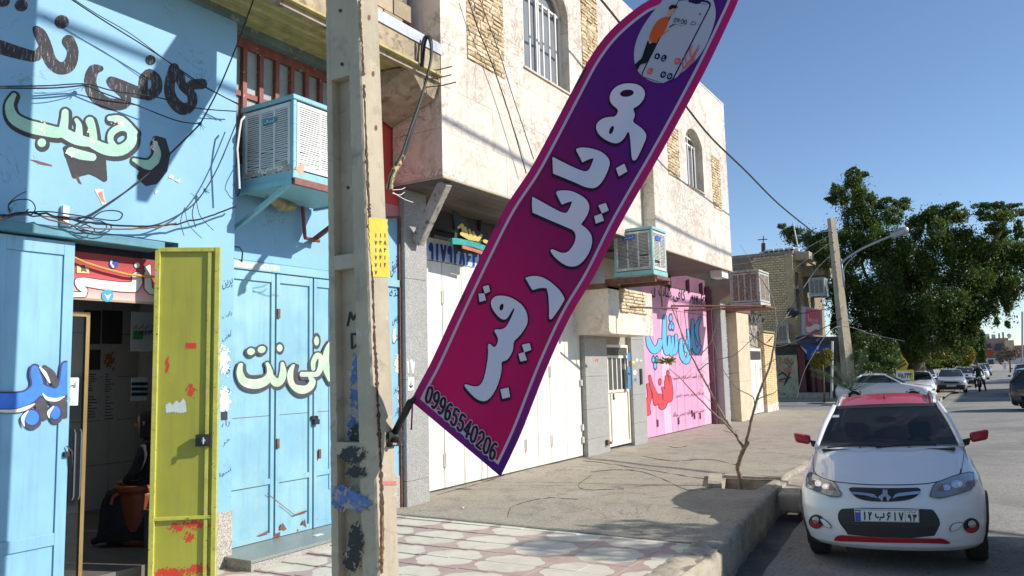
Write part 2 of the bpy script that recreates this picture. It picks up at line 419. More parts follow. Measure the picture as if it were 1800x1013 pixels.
def m_pave():
    s = N('pavement_concrete')
    c = s.ramp(s.noise(.8, 8, .65), .3, .7, (.35, .305, .235), (.47, .415, .325))
    c = s.mix(s.ramp(s.noise(2.6, 8, .7), .5, .62), c, (.275, .245, .20))
    c = s.mix(s.ramp(s.noise(.45, 5, .6, s.mapping(loc=(3, 1, 0))), .55, .62, (0, 0, 0), (.6,)*3), c, (.42, .38, .26))
    cr = s.math('ABSOLUTE', s.math('SUBTRACT', s.noise(.55, 9, .6, dist=.6), .5))
    c = s.mix(s.mix(1.0, s.ramp(cr, 0, .0045, (1, 1, 1), (0, 0, 0)), s.ramp(s.noise(.7, 3), .42, .56), 'MULTIPLY'), c, (.09, .075, .06))
    sp = s.vor(170, out=1); sep = s.n('ShaderNodeSeparateColor'); s.L(sp, sep.inputs[0])
    c = s.mix(s.ramp(sep.outputs[0], .0, 1, (.18,)*3, (.0,)*3), c, (.12, .1, .08))
    c = s.mix(s.ramp(s.noise(26, 6, .85), .47, .58, (0,)*3, (.62,)*3), c, (.17, .145, .115)); c = s.mix(s.ramp(s.noise(40, 5, .8, s.mapping(loc=(7, 0, 0))), .54, .64, (0,)*3, (.7,)*3), c, (.56, .51, .42))
    c = s.mix(s.ramp(sep.outputs[1], .86, .95, (0,)*3, (.45,)*3), c, (.6, .54, .43))
    s.col(c); s.set(Roughness=.95); s.bump(s.noise(60, 6, .8), .8, .012); s.bump(s.noise(11, 7, .7), .5, .02)
    return s.m
M_['pave'] = m_pave()
M_['kerb'] = mat('kerb_concrete', (.43, .375, .285), .95, var=.18, vscale=4, stains=[((.24, .2, .15), (3, .52, .66)), ((.55, .5, .4), (11, .6, .7))], bump=.6, bscale=70, bdist=.012)
M_['gutter'] = mat('gutter_floor', (.12, .11, .095), .9, var=.3, vscale=2, stains=[((.25, .22, .17), (6, .6, .72))], bump=.4, bscale=60, bdist=.01)
M_['dust'] = mat('far_ground', (.36, .31, .24), .95, var=.15, vscale=.2)
M_['soil'] = mat('soil', (.20, .15, .10), .98, var=.3, vscale=9, bump=.8, bscale=60, bdist=.02)
def m_tile():
    s = N('terrazzo_flower_tile')
    sep = s.n('ShaderNodeSeparateXYZ'); s.L(s.pos, sep.inputs[0])
    px = s.math('PINGPONG', s.math('ADD', sep.outputs[0], 4.77+7.1), .355)
    py = s.math('PINGPONG', s.math('ADD', sep.outputs[1], -6.42+6.9), .345)
    r = s.math('SQRT', s.math('ADD', s.math('MULTIPLY', px, px), s.math('MULTIPLY', py, py)))
    th = s.math('ARCTAN2', py, px)
    lob = s.math('ABSOLUTE', s.math('SINE', s.math('MULTIPLY', th, 2.0)))
    lob2 = s.math('ABSOLUTE', s.math('SINE', s.math('MULTIPLY', th, 4.0)))
    rad = s.math('ADD', s.math('MULTIPLY_ADD', lob, .030, .276), s.math('MULTIPLY', lob2, .032))
    f = s.math('SUBTRACT', r, s.math('ADD', rad, s.math('MULTIPLY_ADD', s.noise(25, 3), .02, -.01)))
    m = s.ramp(f, 0.0, .006, (1, 1, 1), (0, 0, 0))
    red = s.ramp(s.noise(5, 7, .7), .3, .7, (.32, .185, .17), (.45, .30, .275))
    wh = s.ramp(s.noise(4, 7, .7), .3, .7, (.58, .53, .42), (.74, .69, .57))
    c = s.mix(m, red, wh)
    c = s.mix(s.ramp(s.noise(.7, 5, .6), .3, .65, (.05,)*3, (.4,)*3), c, (.60, .53, .43))
    c = s.mix(s.ramp(s.noise(1.5, 8, .7), .48, .72, (0, 0, 0), (.7,)*3), c, (.47, .40, .32))
    c = s.mix(s.ramp(s.noise(60, 3), .62, .72, (0, 0, 0), (.35,)*3), c, (.3, .26, .22))
    s.col(c); s.set(Roughness=.6); s.bump(s.noise(90, 5), .15, .004)
    return s.m
M_['tile'] = m_tile()
M_['white_line'] = flat('white_paint', (.75, .74, .7))
M_['trunk'] = mat('bark', (.16, .115, .08), .9, var=.3, vscale=14, bump=.8, bscale=40, bdist=.01)
M_['twig'] = mat('sapling_bark', (.30, .21, .14), .8, var=.25, vscale=20, stains=[((.14, .09, .06), (30, .55, .65))], bump=.4, bscale=90)
M_['black_rubber'] = mat('black_cable_rubber', (.018, .017, .02), .55, var=.1, bump=0)
M_['rusty'] = mat('rusty_steel', (.17, .075, .05), .8, var=.3, vscale=12, bump=.4, bscale=90)
M_['lime'] = mat('white_plaster', (.72, .69, .63), .85, var=.08, vscale=2, streak=.25)
M_['white_metal'] = painted_metal('white_painted_steel', (.77, .745, .68), amount=.735, rough=.45, tint=(.66, .61, .52))
M_['grey_granite'] = granite('grey_granite', (.42, .41, .385))
M_['pink_granite'] = granite('speckled_pink_granite', (.50, .45, .40), scale=120, rough=.6, amt=.8)
M_['marble'] = marble('veined_travertine')
M_['concrete'] = mat('pole_concrete', (.45, .385, .28), .92, var=.12, vscale=3, stains=[((.29, .25, .19), (5, .56, .7)), ((.52, .46, .36), (9, .6, .7)), ((.12, .1, .08), (55, .70, .73))], streak=.25, bump=.45, bscale=120, bdist=.006)
def ksh(y): return -.05*min(1, max(0, y-6))-min(.56, .095*max(0, y-7.5))
def rsh(y): return -min(.46, .08*max(0, y-8))
def road_z(x): return -.25+min(0.0, x)*.03
HZ = -.62
g = MB(); g.box(-1500, 1500, -200, 2500, -1.4, HZ-.02); struct('ground', g, M_['dust'])
r = MB(); xs = [-2.16, -1.6, -.8, 0, 2, 9.5]
ys = list(np.arange(-8, 24, .5))+list(np.arange(24, 150, 6))
V = []; F = []
for j, y in enumerate(ys):
    for i, x in enumerate(xs):
        xx = x+(.035*mnoise.noise(Vector((0, y*2.1, 3)))+.03*mnoise.noise(Vector((0, y*7, 1))) if i == 0 else 0)
        if x < -1: xx += rsh(y)
        V.append((xx, y, road_z(x)+(.006*mnoise.noise(Vector((x*1.3, y*1.3, 0))))))
n = len(xs)
F = [(j*n+i, j*n+i+1, (j+1)*n+i+1, (j+1)*n+i) for j in range(len(ys)-1) for i in range(n-1)]
F += [(j*n, (j+1)*n, len(V)+j+1, len(V)+j) for j in range(len(ys)-1)]
V += [(V[j*n][0]-.01, y, -.66) for j, y in enumerate(ys)]
r.add(V, F); struct('road', r, M_['asphalt'])
gt = MB(); gt.box(-3.3, -1.9, -6, 31.5, -.70, -.43); struct('gutter_floor', gt, M_['gutter'])
b = MB(); b.box(-60, 60, 140, 152, -.30, -.246); struct('cross_street', b, M_['asphalt'])
PIT = (-3.78, -3.06, 11.45, 12.55)
pv = MB()
xs = list(np.arange(-7.9, -2.62, .12))+[-2.58, -2.52, -2.47, -2.44, -2.425, -2.42, -2.42]
drop = {-2.58: .006, -2.52: .018, -2.47: .045, -2.44: .08, -2.425: .13}
ys = [7.895]+list(np.arange(7.9, 16, .12))+list(np.arange(16, 31.8, .4))
V = []; n = len(xs)
for j, y in enumerate(ys):
    for i, x in enumerate(xs):
        d = .2 if j == 0 else 0
        if x > -2.6: d += {n-7: .0, n-6: .001, n-5: .004, n-4: .012, n-3: .03, n-2: .07, n-1: .62}[i]
        e = .012*mnoise.noise(Vector((x*.9, y*.9, 0)))+.006*mnoise.noise(Vector((x*4, y*4, 2)))
        ex = 0
        if x > -2.6: ex = .03*mnoise.noise(Vector((.3, y*2.2, 5)))+.022*mnoise.noise(Vector((i*.6, y*9, 9)))
        if x < -7.0: e += .02*min(1, (-7.0-x)/.5)
        if y < 8.6: e *= max(0, (y-7.9)/.7); e -= .004
        V.append((x+ex+ksh(y)*max(0, min(1, (x+3.1)/.62)), y, e-d))
for j in range(len(ys)-1):
    for i in range(n-1):
        cx = (xs[i]+xs[i+1])/2; cy = (ys[j]+ys[j+1])/2
        if PIT[0] < cx < PIT[1] and PIT[2] < cy < PIT[3]: continue
        pv.add([V[j*n+i], V[j*n+i+1], V[(j+1)*n+i+1], V[(j+1)*n+i]], [(0, 1, 2, 3)])
me_o = struct('pavement', pv, M_['pave'], smooth=False)
import bmesh
bm = bmesh.new(); bm.from_mesh(me_o.data); bmesh.ops.remove_doubles(bm, verts=bm.verts, dist=.0005)
for f in bm.faces: f.smooth = True
bm.to_mesh(me_o.data); bm.free()
p = MB(); x0, x1, y0, y1 = PIT
x0 -= .06; y0 -= .06; y1 += .06; x1 += .06
p.box(x0-.12, x0, y0, y1, -.5, -.01); p.box(x1, x1+.12, y0, y1, -.5, -.012); p.box(x0-.12, x1+.12, y1, y1+.12, -.5, -.01); p.box(x0-.12, x1+.12, y0-.12, y0, -.5, -.012)
struct('tree_pit_wall', p, M_['kerb'])
so_ = MB(); so_.box(x0, x1, y0, y1, -.5, -.26); struct('tree_pit_soil', so_, M_['soil'])
rim = MB()
for (a, b_, w_, h) in (((-4.05, 12.72, .0), (-3.72, 11.62, .0), .2, .09), ((-3.9, 12.72, 0), (-3.0, 12.72, 0), .16, .07)):
    rim.beam(a, b_, w_, h)
struct('tree_pit_rim', rim, M_['kerb'])
def tile_z(x, y):
    k = max(0.0, min(1.0, (7.9-y)/2.6)); q = max(0.0, min(1.0, (-x-4.0)/2.2))
    return -.012-.10*k*q
bed = MB()
xs = list(np.arange(-7.1, -2.5, .4))+[-2.5]; ys = list(np.arange(-3, 7.95, .4))+[8.2]
for i in range(len(xs)-1):
    for j in range(len(ys)-1):
        q = [(xs[i], ys[j]), (xs[i+1], ys[j]), (xs[i+1], ys[j+1]), (xs[i], ys[j+1])]
        bed.add([(a, b_, tile_z(a, b_)-.012) for a, b_ in q], [(0, 1, 2, 3)])
tp = struct('tiled_pavement', bed, mat('grout', (.27, .235, .19), .95, var=.2, vscale=8))
tb = MB(); a_, b_ = .355/2-.0014, .345/2-.0014
tb.add([(-a_, -b_, -.02), (a_, -b_, -.02), (a_, b_, -.02), (-a_, b_, -.02), (-a_, -b_, -.003), (a_, -b_, -.003), (a_, b_, -.003), (-a_, b_, -.003),
        (-a_+.003, -b_+.003, 0), (a_-.003, -b_+.003, 0), (a_-.003, b_-.003, 0), (-a_+.003, b_-.003, 0)],
       [(0, 1, 5, 4), (1, 2, 6, 5), (2, 3, 7, 6), (3, 0, 4, 7), (4, 5, 9, 8), (5, 6, 10, 9), (6, 7, 11, 10), (7, 4, 8, 11), (8, 9, 10, 11)])
tme = tb.mesh('floor_tile', M_['tile'])
for i in range(0, 14):
    for j in range(0, 14):
        cx = -4.77+.355*(i-7)+.355/2+.355; cy = 6.42+.345*(j-9)+.345/2
        if cx > -2.66 or cx < -7.1 or cy > 8.2: continue
        jz = random.uniform(-.0015, .0015)
        inst('floor_tile', tme, (cx, cy, tile_z(cx, cy)+jz), tp, rot=(-tile_z(cx, cy)*0+random.uniform(-.004, .004), random.uniform(-.004, .004), 0))
kb = MB(); xs = [-2.76, -2.72, -2.68, -2.62, -2.56, -2.50, -2.45, -2.42, -2.42]; dz = [.016, .004, -.006, -.008, -.002, .01, .035, .09, .65]
ys = list(np.arange(-4, 5, .3))+list(np.arange(5, 8.1, .03)); V = []; n = len(xs)
for y in ys:
    for i, x in enumerate(xs):
        a = 1 if y > 6.2 else .45; i0 = 2
        nz = (.028*mnoise.noise(Vector((x*9, y*9, 1)))+.016*mnoise.noise(Vector((x*24, y*24, 4))))*(1 if y > 6.2 else .4)
        nx = .05*mnoise.noise(Vector((1, y*5, i*.7)))
        V.append((x+ksh(y)+(nx*a if i > 0 else 0), y, -dz[i]-.004+(nz*a if 0 < i < n-1 else 0)))
kb.add(V, [(j*n+i, j*n+i+1, (j+1)*n+i+1, (j+1)*n+i) for j in range(len(ys)-1) for i in range(n-1)])
struct('kerb', kb, M_['kerb'], smooth=True)
gs = [(11.9, 13.2), (13.26, 14.6), (14.66, 16.2), (16.26, 18), (18.06, 20), (20.06, 22), (22.06, 24.2), (24.26, 26.4), (26.46, 29), (29.06, 31.4)]
for a, b_ in gs:
    m = MB(); m.box(-2.42+ksh(b_), -2.08+rsh(a), a, b_, -.15-random.uniform(0, .03), -.045-random.uniform(0, .02)); o = struct('gutter_slab', m, M_['kerb']); bev(o, .02)
m = MB(); m.box(-2.82, -2.3, 11.6, 11.86, -.30, -.03)
o = struct('gutter_head_stone', m, M_['kerb']); bev(o, .04)
m = MB(); m.box(-30, -2.16, 31.4, 44.2, -.45, -.28); struct('alley', m, M_['asphalt'])
m = MB(); m.box(-30, -2.6, 44.2, 46.0, -.5, -.14); m.box(-9.5, -4.9, 46.0, 139, -.5, -.12); struct('far_pavement', m, M_['pave'])
m = MB(); m.box(9.5, 14, -8, 140, -.5, -.1); struct('opposite_pavement', m, M_['pave'])
pb_ = BVHTree.FromPolygons([v.co.copy() for v in me_o.data.vertices], [tuple(p.vertices) for p in me_o.data.polygons])
def on_pave(x, y):
    h = pb_.ray_cast(Vector(CAM), Vector(ray(x, y)).normalized())
    p = np.array(h[0]) if h[0] is not None else onZ(x, y, 0); return p+np.array([0, 0, .003])
ck = crop(700, 440, 1.768)
CK = [[(575, 655), (640, 662), (760, 680), (880, 700), (960, 712)], [(600, 690), (680, 682), (760, 690), (830, 715), (900, 745), (975, 740), (980, 722)], [(340, 830), (352, 800), (400, 782), (470, 770), (560, 775)], [(120, 760), (220, 735), (330, 700)], [(840, 610), (870, 614), (900, 608)], [(1010, 560), (1030, 566), (1060, 560)], [(600, 700), (560, 730), (590, 745), (700, 742)], [(760, 640), (850, 655), (960, 650), (1050, 668)]]
sk = []
for c_ in CK:
    q = cat(ck(c_), n=7); sk.append([(p[0]+1.2*mnoise.noise(Vector((i*.6, p[1], 0))), p[1]+.8*mnoise.noise(Vector((i*.7, 3, p[0]))), max(.12, .42+.6*mnoise.noise(Vector((i*.5, 9, 0))))) for i, p in enumerate(q)])
struct('pavement_cracks', stamp(lambda X, Y: sd_caps(X, Y, sk), *bbox([p for q in sk for p in q], pad=3), .55, on_pave), mat('crack_shadow_dirt', (.06, .05, .04), .98))
m = MB(); m.box(-7.3, -4.3, 39.9, 41.2, -.5, -.16); struct('traffic_island', m, M_['kerb'])
XA, XR = -6.78, -7.0
def m_wall_blue():
    s = N('peeling_blue_paint')
    c = s.ramp(s.noise(.9, 7, .6), .3, .72, (.19, .40, .58), (.25, .47, .65))
    c = s.mix(s.ramp(s.noise(1, 6, .7, s.mapping((7, 7, .6))), .52, .8, (0,)*3, (.35,)*3), c, (.24, .47, .62))
    n1 = s.noise(3.4, 9, .68, s.mapping(loc=(1.7, .2, .4)))
    c = s.mix(s.ramp(n1, .705, .712), c, (.70, .66, .58))
    c = s.mix(s.ramp(n1, .735, .742), c, (.55, .25, .18))
    cr = s.math('ABSOLUTE', s.math('SUBTRACT', s.noise(1.3, 9, .6, dist=.5), .5))
    c = s.mix(s.mix(1.0, s.ramp(cr, 0, .004, (1, 1, 1), (0, 0, 0)), s.ramp(s.noise(1.1, 3, vec=s.mapping(loc=(9, 9, 9))), .52, .62), 'MULTIPLY'), c, (.12, .2, .25))
    s.col(c); s.set(Roughness=.62); s.bump(s.noise(5, 6, .6), .25, .02); s.bump(s.noise(60, 5), .15, .004); s.bump(s.ramp(n1, .70, .715, (1, 1, 1), (0,)*3), .5, .004)
    return s.m
M_['bluewall'] = m_wall_blue()
M_['bluedoor'] = painted_metal('pale_blue_painted_steel', (.23, .455, .58), amount=.725, rough=.48, lo_z=.30, tint=(.36, .54, .46))
M_['bluedoor2'] = painted_metal('clean_pale_blue_steel', (.22, .45, .61), amount=.76, rough=.48)
M_['bluebeam'] = mat('dark_teal_paint', (.10, .27, .34), .6, var=.2, vscale=4, bump=.1)
M_['greenpaint'] = painted_metal('yellow_green_paint', (.38, .375, .05), rust=(.62, .10, .04), chip=(.66, .60, .30), amount=.73, rough=.4, lo_z=.30)
M_['rust_edge'] = mat('chipped_green_edge', (.50, .50, .09), .6, var=.15, vscale=9, stains=[((.55, .44, .28), (12, .62, .66)), ((.16, .08, .05), (25, .62, .66))])
M_['red_frame'] = mat('faded_red_frame', (.24, .07, .055), .6, var=.25, vscale=9, stains=[((.45, .38, .32), (12, .62, .68))])
M_['grey_pane'] = mat('dusty_grey_pane', (.30, .32, .31), .5, var=.2, vscale=3, streak=.4)
M_['yellow_slat'] = mat('yellow_soffit_slat', (.50, .42, .16), .7, var=.25, vscale=8, streak=.2, stains=[((.2, .17, .1), (5, .58, .7))], piece=.15)
M_['fascia'] = mat('rough_plaster_band', (.42, .34, .23), .95, var=.25, vscale=5, stains=[((.2, .16, .11), (6, .52, .64))], bump=.6, bscale=60, bdist=.01)
M_['zinc'] = mat('galvanised_strip', (.42, .44, .48), .45, metal=.35, var=.15, vscale=10, stains=[((.3, .28, .27), (14, .58, .64))], bump=.3, bscale=50, bdist=.01)
M_['dirty_plaster'] = mat('dirty_teal_plaster', (.16, .22, .20), .9, var=.3, vscale=3, stains=[((.32, .33, .28), (9, .58, .62))], bump=.5, bscale=40, bdist=.01)
M_['redwall'] = mat('red_painted_wall', (.66, .075, .055), .6, var=.12, vscale=2, bump=.15)
M_['pinkwall'] = mat('pinkish_overspray', (.62, .22, .25), .6, var=.15, vscale=2)
M_['black_paint'] = mat('worn_black_paint', (.035, .035, .042), .75, var=.2, vscale=20, bump=.2)
def m_scr():
    s = N('scratched_black_paint')
    n1 = s.noise(1, 7, .75, s.mapping((70, 70, 14)))
    c = s.mix(s.ramp(n1, .55, .66), (.03, .03, .038), (.34, .33, .30))
    s.col(c); s.set(Roughness=.8); return s.m
M_['scr_black'] = m_scr()
M_['ink'] = flat('navy_ink', (.02, .03, .08), .6)
shopA = thing('blue_shop', 'pale blue painted shop front with graffiti lettering, three doors and a slatted eave', 'shop building', (-6.9, 5.0, 0))
zt = 5.72
w_ = MB()
w_.box(XA-.25, XA, -4, 3.74, 3.10, zt); w_.box(XA-.25, XA, 3.74, 4.75, 3.12, zt); w_.box(XA-.25, XA, 4.75, 5.415, .44, zt)
w_.box(XA-.25, XA, -4, .3, -.2, 3.10)
part('wall', w_, M_['bluewall'], shopA)
w_ = MB(); w_.box(XR-.2, XR, 5.30, 8.36, 3.08, 3.95); w_.box(XR-.2, XR, 7.02, 8.36, .42, 3.08)
part('recessed_wall', w_, M_['bluewall'], shopA)
w_ = MB(); w_.box(XR-.2, XR, 7.35, 8.36, 4.12, zt); part('red_wall', w_, M_['redwall'], shopA)
w_ = MB(); w_.box(XR-.2, XR+.001, 7.35, 8.36, 3.95, 4.12); part('overspray_band', w_, M_['pinkwall'], shopA)
w_ = MB(); w_.box(XR-.2, XR, 5.3, 7.35, 3.95, 4.15); part('lintel', w_, M_['bluewall'], shopA)
w_ = MB(); w_.box(XA-.23, XA+.012, 4.75, 5.425, -.2, .44)
part('stone_base', w_, M_['pink_granite'], shopA, bevel=.006)
w_ = MB(); w_.box(XR-.2, XR+.012, 7.30, 8.37, -.2, .42)
part('stone_base', w_, M_['pink_granite'], shopA, bevel=.006)
w_ = MB(); w_.box(XA-.2, XA+.07, -4, 4.56, 3.02, 3.10); part('door_head_beam', w_, M_['bluebeam'], shopA, bevel=.008)
w_ = MB(); w_.box(XR-.15, XR+.035, 5.42, 8.35, 2.97, 3.07); part('door_frame_head', w_, M_['bluedoor'], shopA, bevel=.006)
m = MB(); m.box(XR+.036, XR+.038, 5.45, 6.2, 2.985, 3.055)
part('paint_patch', m, mat('peeled_patch', (.62, .56, .46), .8, var=.3, vscale=14, stains=[((.3, .6, .7), (9, .5, .55))]), shopA)
wb = MB(); wb.box(XR-.06, XR+.0, 5.44, 7.35, 5.50, 5.62); wb.box(XR-.06, XR, 5.44, 7.35, 4.15, 4.22); wb.box(XR-.05, XR-.005, 5.44, 7.35, 4.93, 4.99)
part('window_frame', wb, M_['red_frame'], shopA)
ys = list(np.linspace(5.46, 7.33, 9))
for y in ys: m = MB(); m.box(XR-.05, XR+.02, y-.028, y+.028, 4.22, 5.50); part('window_bar', m, M_['red_frame'], shopA)
for a, b_ in zip(ys[:-1], ys[1:]):
    for z0, z1 in ((4.22, 4.93), (4.99, 5.50)):
        m = MB(); m.box(XR-.045, XR-.035, a+.028, b_-.028, z0, z1); part('window_pane', m, M_['grey_pane'], shopA)
m = MB(); m.box(XR-.3, XR+.10, 5.415, 8.36, 5.62, zt); m.box(XA-.02, XA+.05, -4, 5.5, 5.64, zt+.02); part('eave_beam', m, M_['dirty_plaster'], shopA)
XF = -6.1
for i in range(11):
    x = XR+.06+i*.083; m = MB(); m.box(x, x+.078, -4, 8.15, zt, zt+.03); part('soffit_slat', m, M_['yellow_slat'], shopA, bevel=.006)
m = MB(); m.box(XF-.06, XF, -4, 8.18, 5.66, 6.05); m.box(XR-.5, XF-.06, -4, 8.18, zt+.035, 6.04); part('eave_slab', m, M_['fascia'], shopA)
m = MB(); m.box(XF-.10, XF+.02, -4, 8.2, 6.05, 6.20); part('zinc_strip', m, M_['zinc'], shopA)
m = MB()
m.hexa([(-6.95, 7.55, 5.35), (-6.2, 7.9, 5.5), (-6.2, 8.18, 5.45), (-6.95, 8.18, 5.2), (-6.95, 7.45, 5.70), (-6.12, 7.55, 5.70), (-6.12, 8.18, 5.70), (-6.95, 8.18, 5.70)])
part('broken_concrete_corner', m, M_['fascia'], shopA)
for k, (dy, z) in enumerate(((0, 5.62), (.1, 5.55), (.02, 5.74))):
    m = MB(); m.tube([(-6.2, 7.85+dy, z), (-6.0, 8.0+dy, z+.03), (-5.82, 8.05+dy, z+.05)], .008, 6); part('rebar', m, M_['rusty'], shopA)
m = MB(); m.box(-6.75, -6.62, 2, 7.55, 6.04, 9.0); m.box(-6.75, -6.55, 7.55, 8.1, 6.04, 9)
part('upper_wall', m, mat('weathered_cement_wall', (.17, .15, .13), .9, var=.3, vscale=3, streak=.3), shopA)
M_['block'] = mat('sand_clay_block', (.42, .34, .23), .9, var=.15, vscale=9, piece=.2, bump=.5, bscale=60, bdist=.008)
m = MB(); m.box(-.06, .06, -.185, .185, -.115, .115); bme = m.mesh('block', M_['block'])
for r_ in range(10):
    for c_ in range(5):
        y = 6.35+c_*.385+(r_ % 2)*.19
        if y+.18 > 8.1: continue
        inst('block', bme, (-6.56+random.uniform(-.008, .008), y, 6.18+r_*.245), shopA)
lf = MB(); lf.box(XA-.05, XA-.03, .3, 3.745, -.12, 3.0)
left = part('door_leaf', lf, M_['bluedoor2'], shopA, label='closed pale blue steel leaf with royal blue lettering')
fr = MB()
for y0, y1 in ((3.655, 3.745), (3.13, 3.19), (1.5, 1.58)): fr.box(XA-.028, XA-.012, y0, y1, -.12, 3.0)
for y0, y1 in ((3.19, 3.655), (1.58, 3.13)):
    for z0, z1 in ((2.88, 3.0), (.44, .54), (-.12, -.02)): fr.box(XA-.028, XA-.0125, y0, y1, z0, z1)
part('door_frame', fr, M_['bluedoor2'], left, bevel=.003)
for z in (2.55, .7):
    m = MB(); m.tube([(XA-.0, 3.12, z-.05), (XA-.0, 3.12, z+.05)], .014, 8); part('hinge', m, M_['bluedoor2'], left)
m = MB(); m.box(XA-.03, XA+.02, 3.70, 3.77, 1.16, 1.20); m.tube([(XA+.01, 3.72, 1.25), (XA+.03, 3.75, 1.2), (XA+.03, 3.76, 1.1)], .006, 6); part('latch', m, M_['black_rubber'], left)
H0 = np.array([-6.76, 4.50, 0]); F0 = np.array([-6.30, 4.875, 0]); LW = np.linalg.norm(F0-H0); LU = (F0-H0)/LW; LN = np.array([LU[1], -LU[0], 0])
def leafbox(mb, u0, u1, z0, z1, n0, n1):
    P = []
    for z in (z0, z1):
        for u, n in ((u0, n0), (u1, n0), (u1, n1), (u0, n1)): P.append(H0+LU*u+LN*n+np.array([0, 0, z]))
    mb.hexa(P)
gl = MB(); leafbox(gl, 0, LW, -.06, 3.04, -.012, 0)
green = part('door_leaf', gl, M_['greenpaint'], shopA, label='yellow-green steel leaf swung open, with red paint scabs')
fr = MB(); t = .045
leafbox(fr, 0, t, -.06, 3.04, 0, .035); leafbox(fr, LW-t, LW, -.06, 3.04, 0, .035); leafbox(fr, t, LW-t, 3.0, 3.04, 0, .03); leafbox(fr, t, LW-t, .495, .525, 0, .03); leafbox(fr, t, LW-t, -.06, -.02, 0, .03)
leafbox(fr, LW-.115, LW-.08, -.02, 3.0, 0, .022)
part('door_frame', fr, M_['rust_edge'], green, bevel=.003)
m = MB(); leafbox(m, LW-.19, LW-.045, 1.16, 1.27, .02, .065); leafbox(m, LW-.15, LW-.07, 1.18, 1.25, .065, .078); lk = part('lock_box', m, mat('black_lock', (.03, .03, .028), .4, var=.2), green, bevel=.006)
m = MB(); c0 = H0+LU*(LW-.11)+LN*.08+np.array([0, 0, 1.215]); m.tube([c0, c0+LN*.02], .016, 10); m.tube([c0+LN*.02+np.array([0, 0, .03]), c0+LN*.02-np.array([0, 0, .03])], .008, 6); part('lock_knob', m, M_['zinc'], lk)
for z in (.25, 1.6, 2.7):
    m = MB(); m.tube([H0+np.array([.02, 0, z]), H0+np.array([.02, 0, z+.12])], .013, 8); part('hinge', m, M_['rust_edge'], green)
m = MB(); 
def leafmap(off):
    def f(x, y):
        d = ray(x, y); n = LN; t_ = np.dot(H0+LN*off-CAM, n)/np.dot(d, n); return CAM+d*t_
    return f
M_['redpaint'] = flat('red_paint', (.62, .06, .03), .5)
sticker = [(298, 707), (303, 712), (309, 704), (316, 708), (322, 700), (326, 706), (328, 724), (318, 727), (305, 724), (292, 726), (291, 712)]
part('torn_sticker', stamp(lambda X, Y: sd_poly(X, Y, sticker)+1.5*np.sin(X*1.3)*np.cos(Y*1.1), 286, 698, 332, 730, 1.2, leafmap(.0015)), flat('sticker_paper', (.62, .68, .66)), green)
part('red_sticker', stamp(lambda X, Y: sd_poly(X, Y, [(326, 603), (345, 603), (345, 613), (326, 613)]), 324, 601, 348, 616, 1.0, leafmap(.0015)), M_['redpaint'], green)
def blot(X, Y, cx, cy, rx, ry, f=.35, seed=0):
    return sd_ell(X, Y, cx, cy, rx, ry)+min(rx, ry)*f*3*(np.sin(X*.33+seed)*np.cos(Y*.41+seed*2)+.6*np.sin(X*.95+Y*.4+seed)+.45*np.cos(Y*1.25-X*.6))/2
part('red_scab', stamp(lambda X, Y: np.minimum.reduce([blot(X, Y, 312, 927, 11, 7, seed=1), blot(X, Y, 345, 921, 20, 8, seed=2), blot(X, Y, 333, 945, 8, 7, seed=3), blot(X, Y, 300, 1008, 28, 9, .2, seed=5), blot(X, Y, 336, 687, 6, 10, seed=4), blot(X, Y, 294, 642, 3, 15, .2), blot(X, Y, 350, 1000, 20, 8, .2, seed=8)]), 270, 620, 372, 1020, .9, leafmap(.0015)), M_['redpaint'], green)
ysd = [5.45, 6.165, 6.745, 7.28]
for k in range(3):
    a, b_ = ysd[k]+.012, ysd[k+1]-.012
    m = MB(); m.box(XR-.03, XR-.012, a, b_, .005, 2.965); L_ = part('door_leaf', m, M_['bluedoor'], shopA, label=['pale blue leaf nearest the pier, rusty at its foot', 'middle pale blue leaf with rusty lower corner', 'right pale blue leaf beside the padlock'][k])
    fr = MB(); t = .05
    fr.box(XR-.012, XR+.012, a, a+t, .005, 2.965); fr.box(XR-.012, XR+.012, b_-t, b_, .005, 2.965)
    for z0, z1 in ((2.86, 2.965), (.60, .66), (.005, .07)): fr.box(XR-.012, XR+.0115, a+t, b_-t, z0, z1)
    part('door_frame', fr, M_['bluedoor'], L_, bevel=.003)
    for z in (1.35,):
        m = MB(); m.box(XR-.0118, XR-.0095, a+t, b_-t, z, z+.006); part('welded_seam', m, M_['rusty'], L_)
m = MB(); m.box(XR+.012, XR+.05, 6.70, 6.79, 1.27, 1.31); m.tube([(XR+.04, 6.72, 1.27), (XR+.05, 6.75, 1.31), (XR+.05, 6.78, 1.27)], .006, 6); m.box(XR+.03, XR+.065, 6.72, 6.80, 1.21, 1.27); part('padlock', m, M_['black_rubber'], shopA)
for y, z in ((6.2, .98), (6.84, .8), (6.2, 2.45)):
    m = MB(); m.box(XR+.012, XR+.03, y-.018, y+.018, z, z+.11); part('bolt', m, M_['rusty'], shopA)
rs = stamp(lambda X, Y: np.minimum.reduce([sd_poly(X, Y, [(450, 943), (463, 937), (472, 932), (472, 925), (470, 940), (455, 944)]), sd_poly(X, Y, [(490, 930), (497, 919), (504, 930), (499, 934)]), sd_poly(X, Y, [(530, 922), (536, 912), (539, 928)]), sd_poly(X, Y, [(485, 938), (493, 935), (492, 943), (478, 947)]), sd_caps(X, Y, [[(470, 868, .8), (516, 906-2, .5)], [(516, 906, 1), (538, 899, 1.8)]])]), 440, 860, 548, 952, .9, mapX(XR, .0128))
part('rust_patch', rs, M_['rusty'], shopA)
m = MB(); m.box(XR+.0, -6.37, 5.33, 7.28, -.03, 0.0); st = part('step_slab', m, granite('green_grey_granite_slab', (.30, .315, .28), scale=300, rough=.35), shopA, bevel=.005)
m = MB(); m.box(XR+.0, -6.39, 5.35, 7.26, -.16, -.03); part('step_riser', m, M_['grey_granite'], shopA)
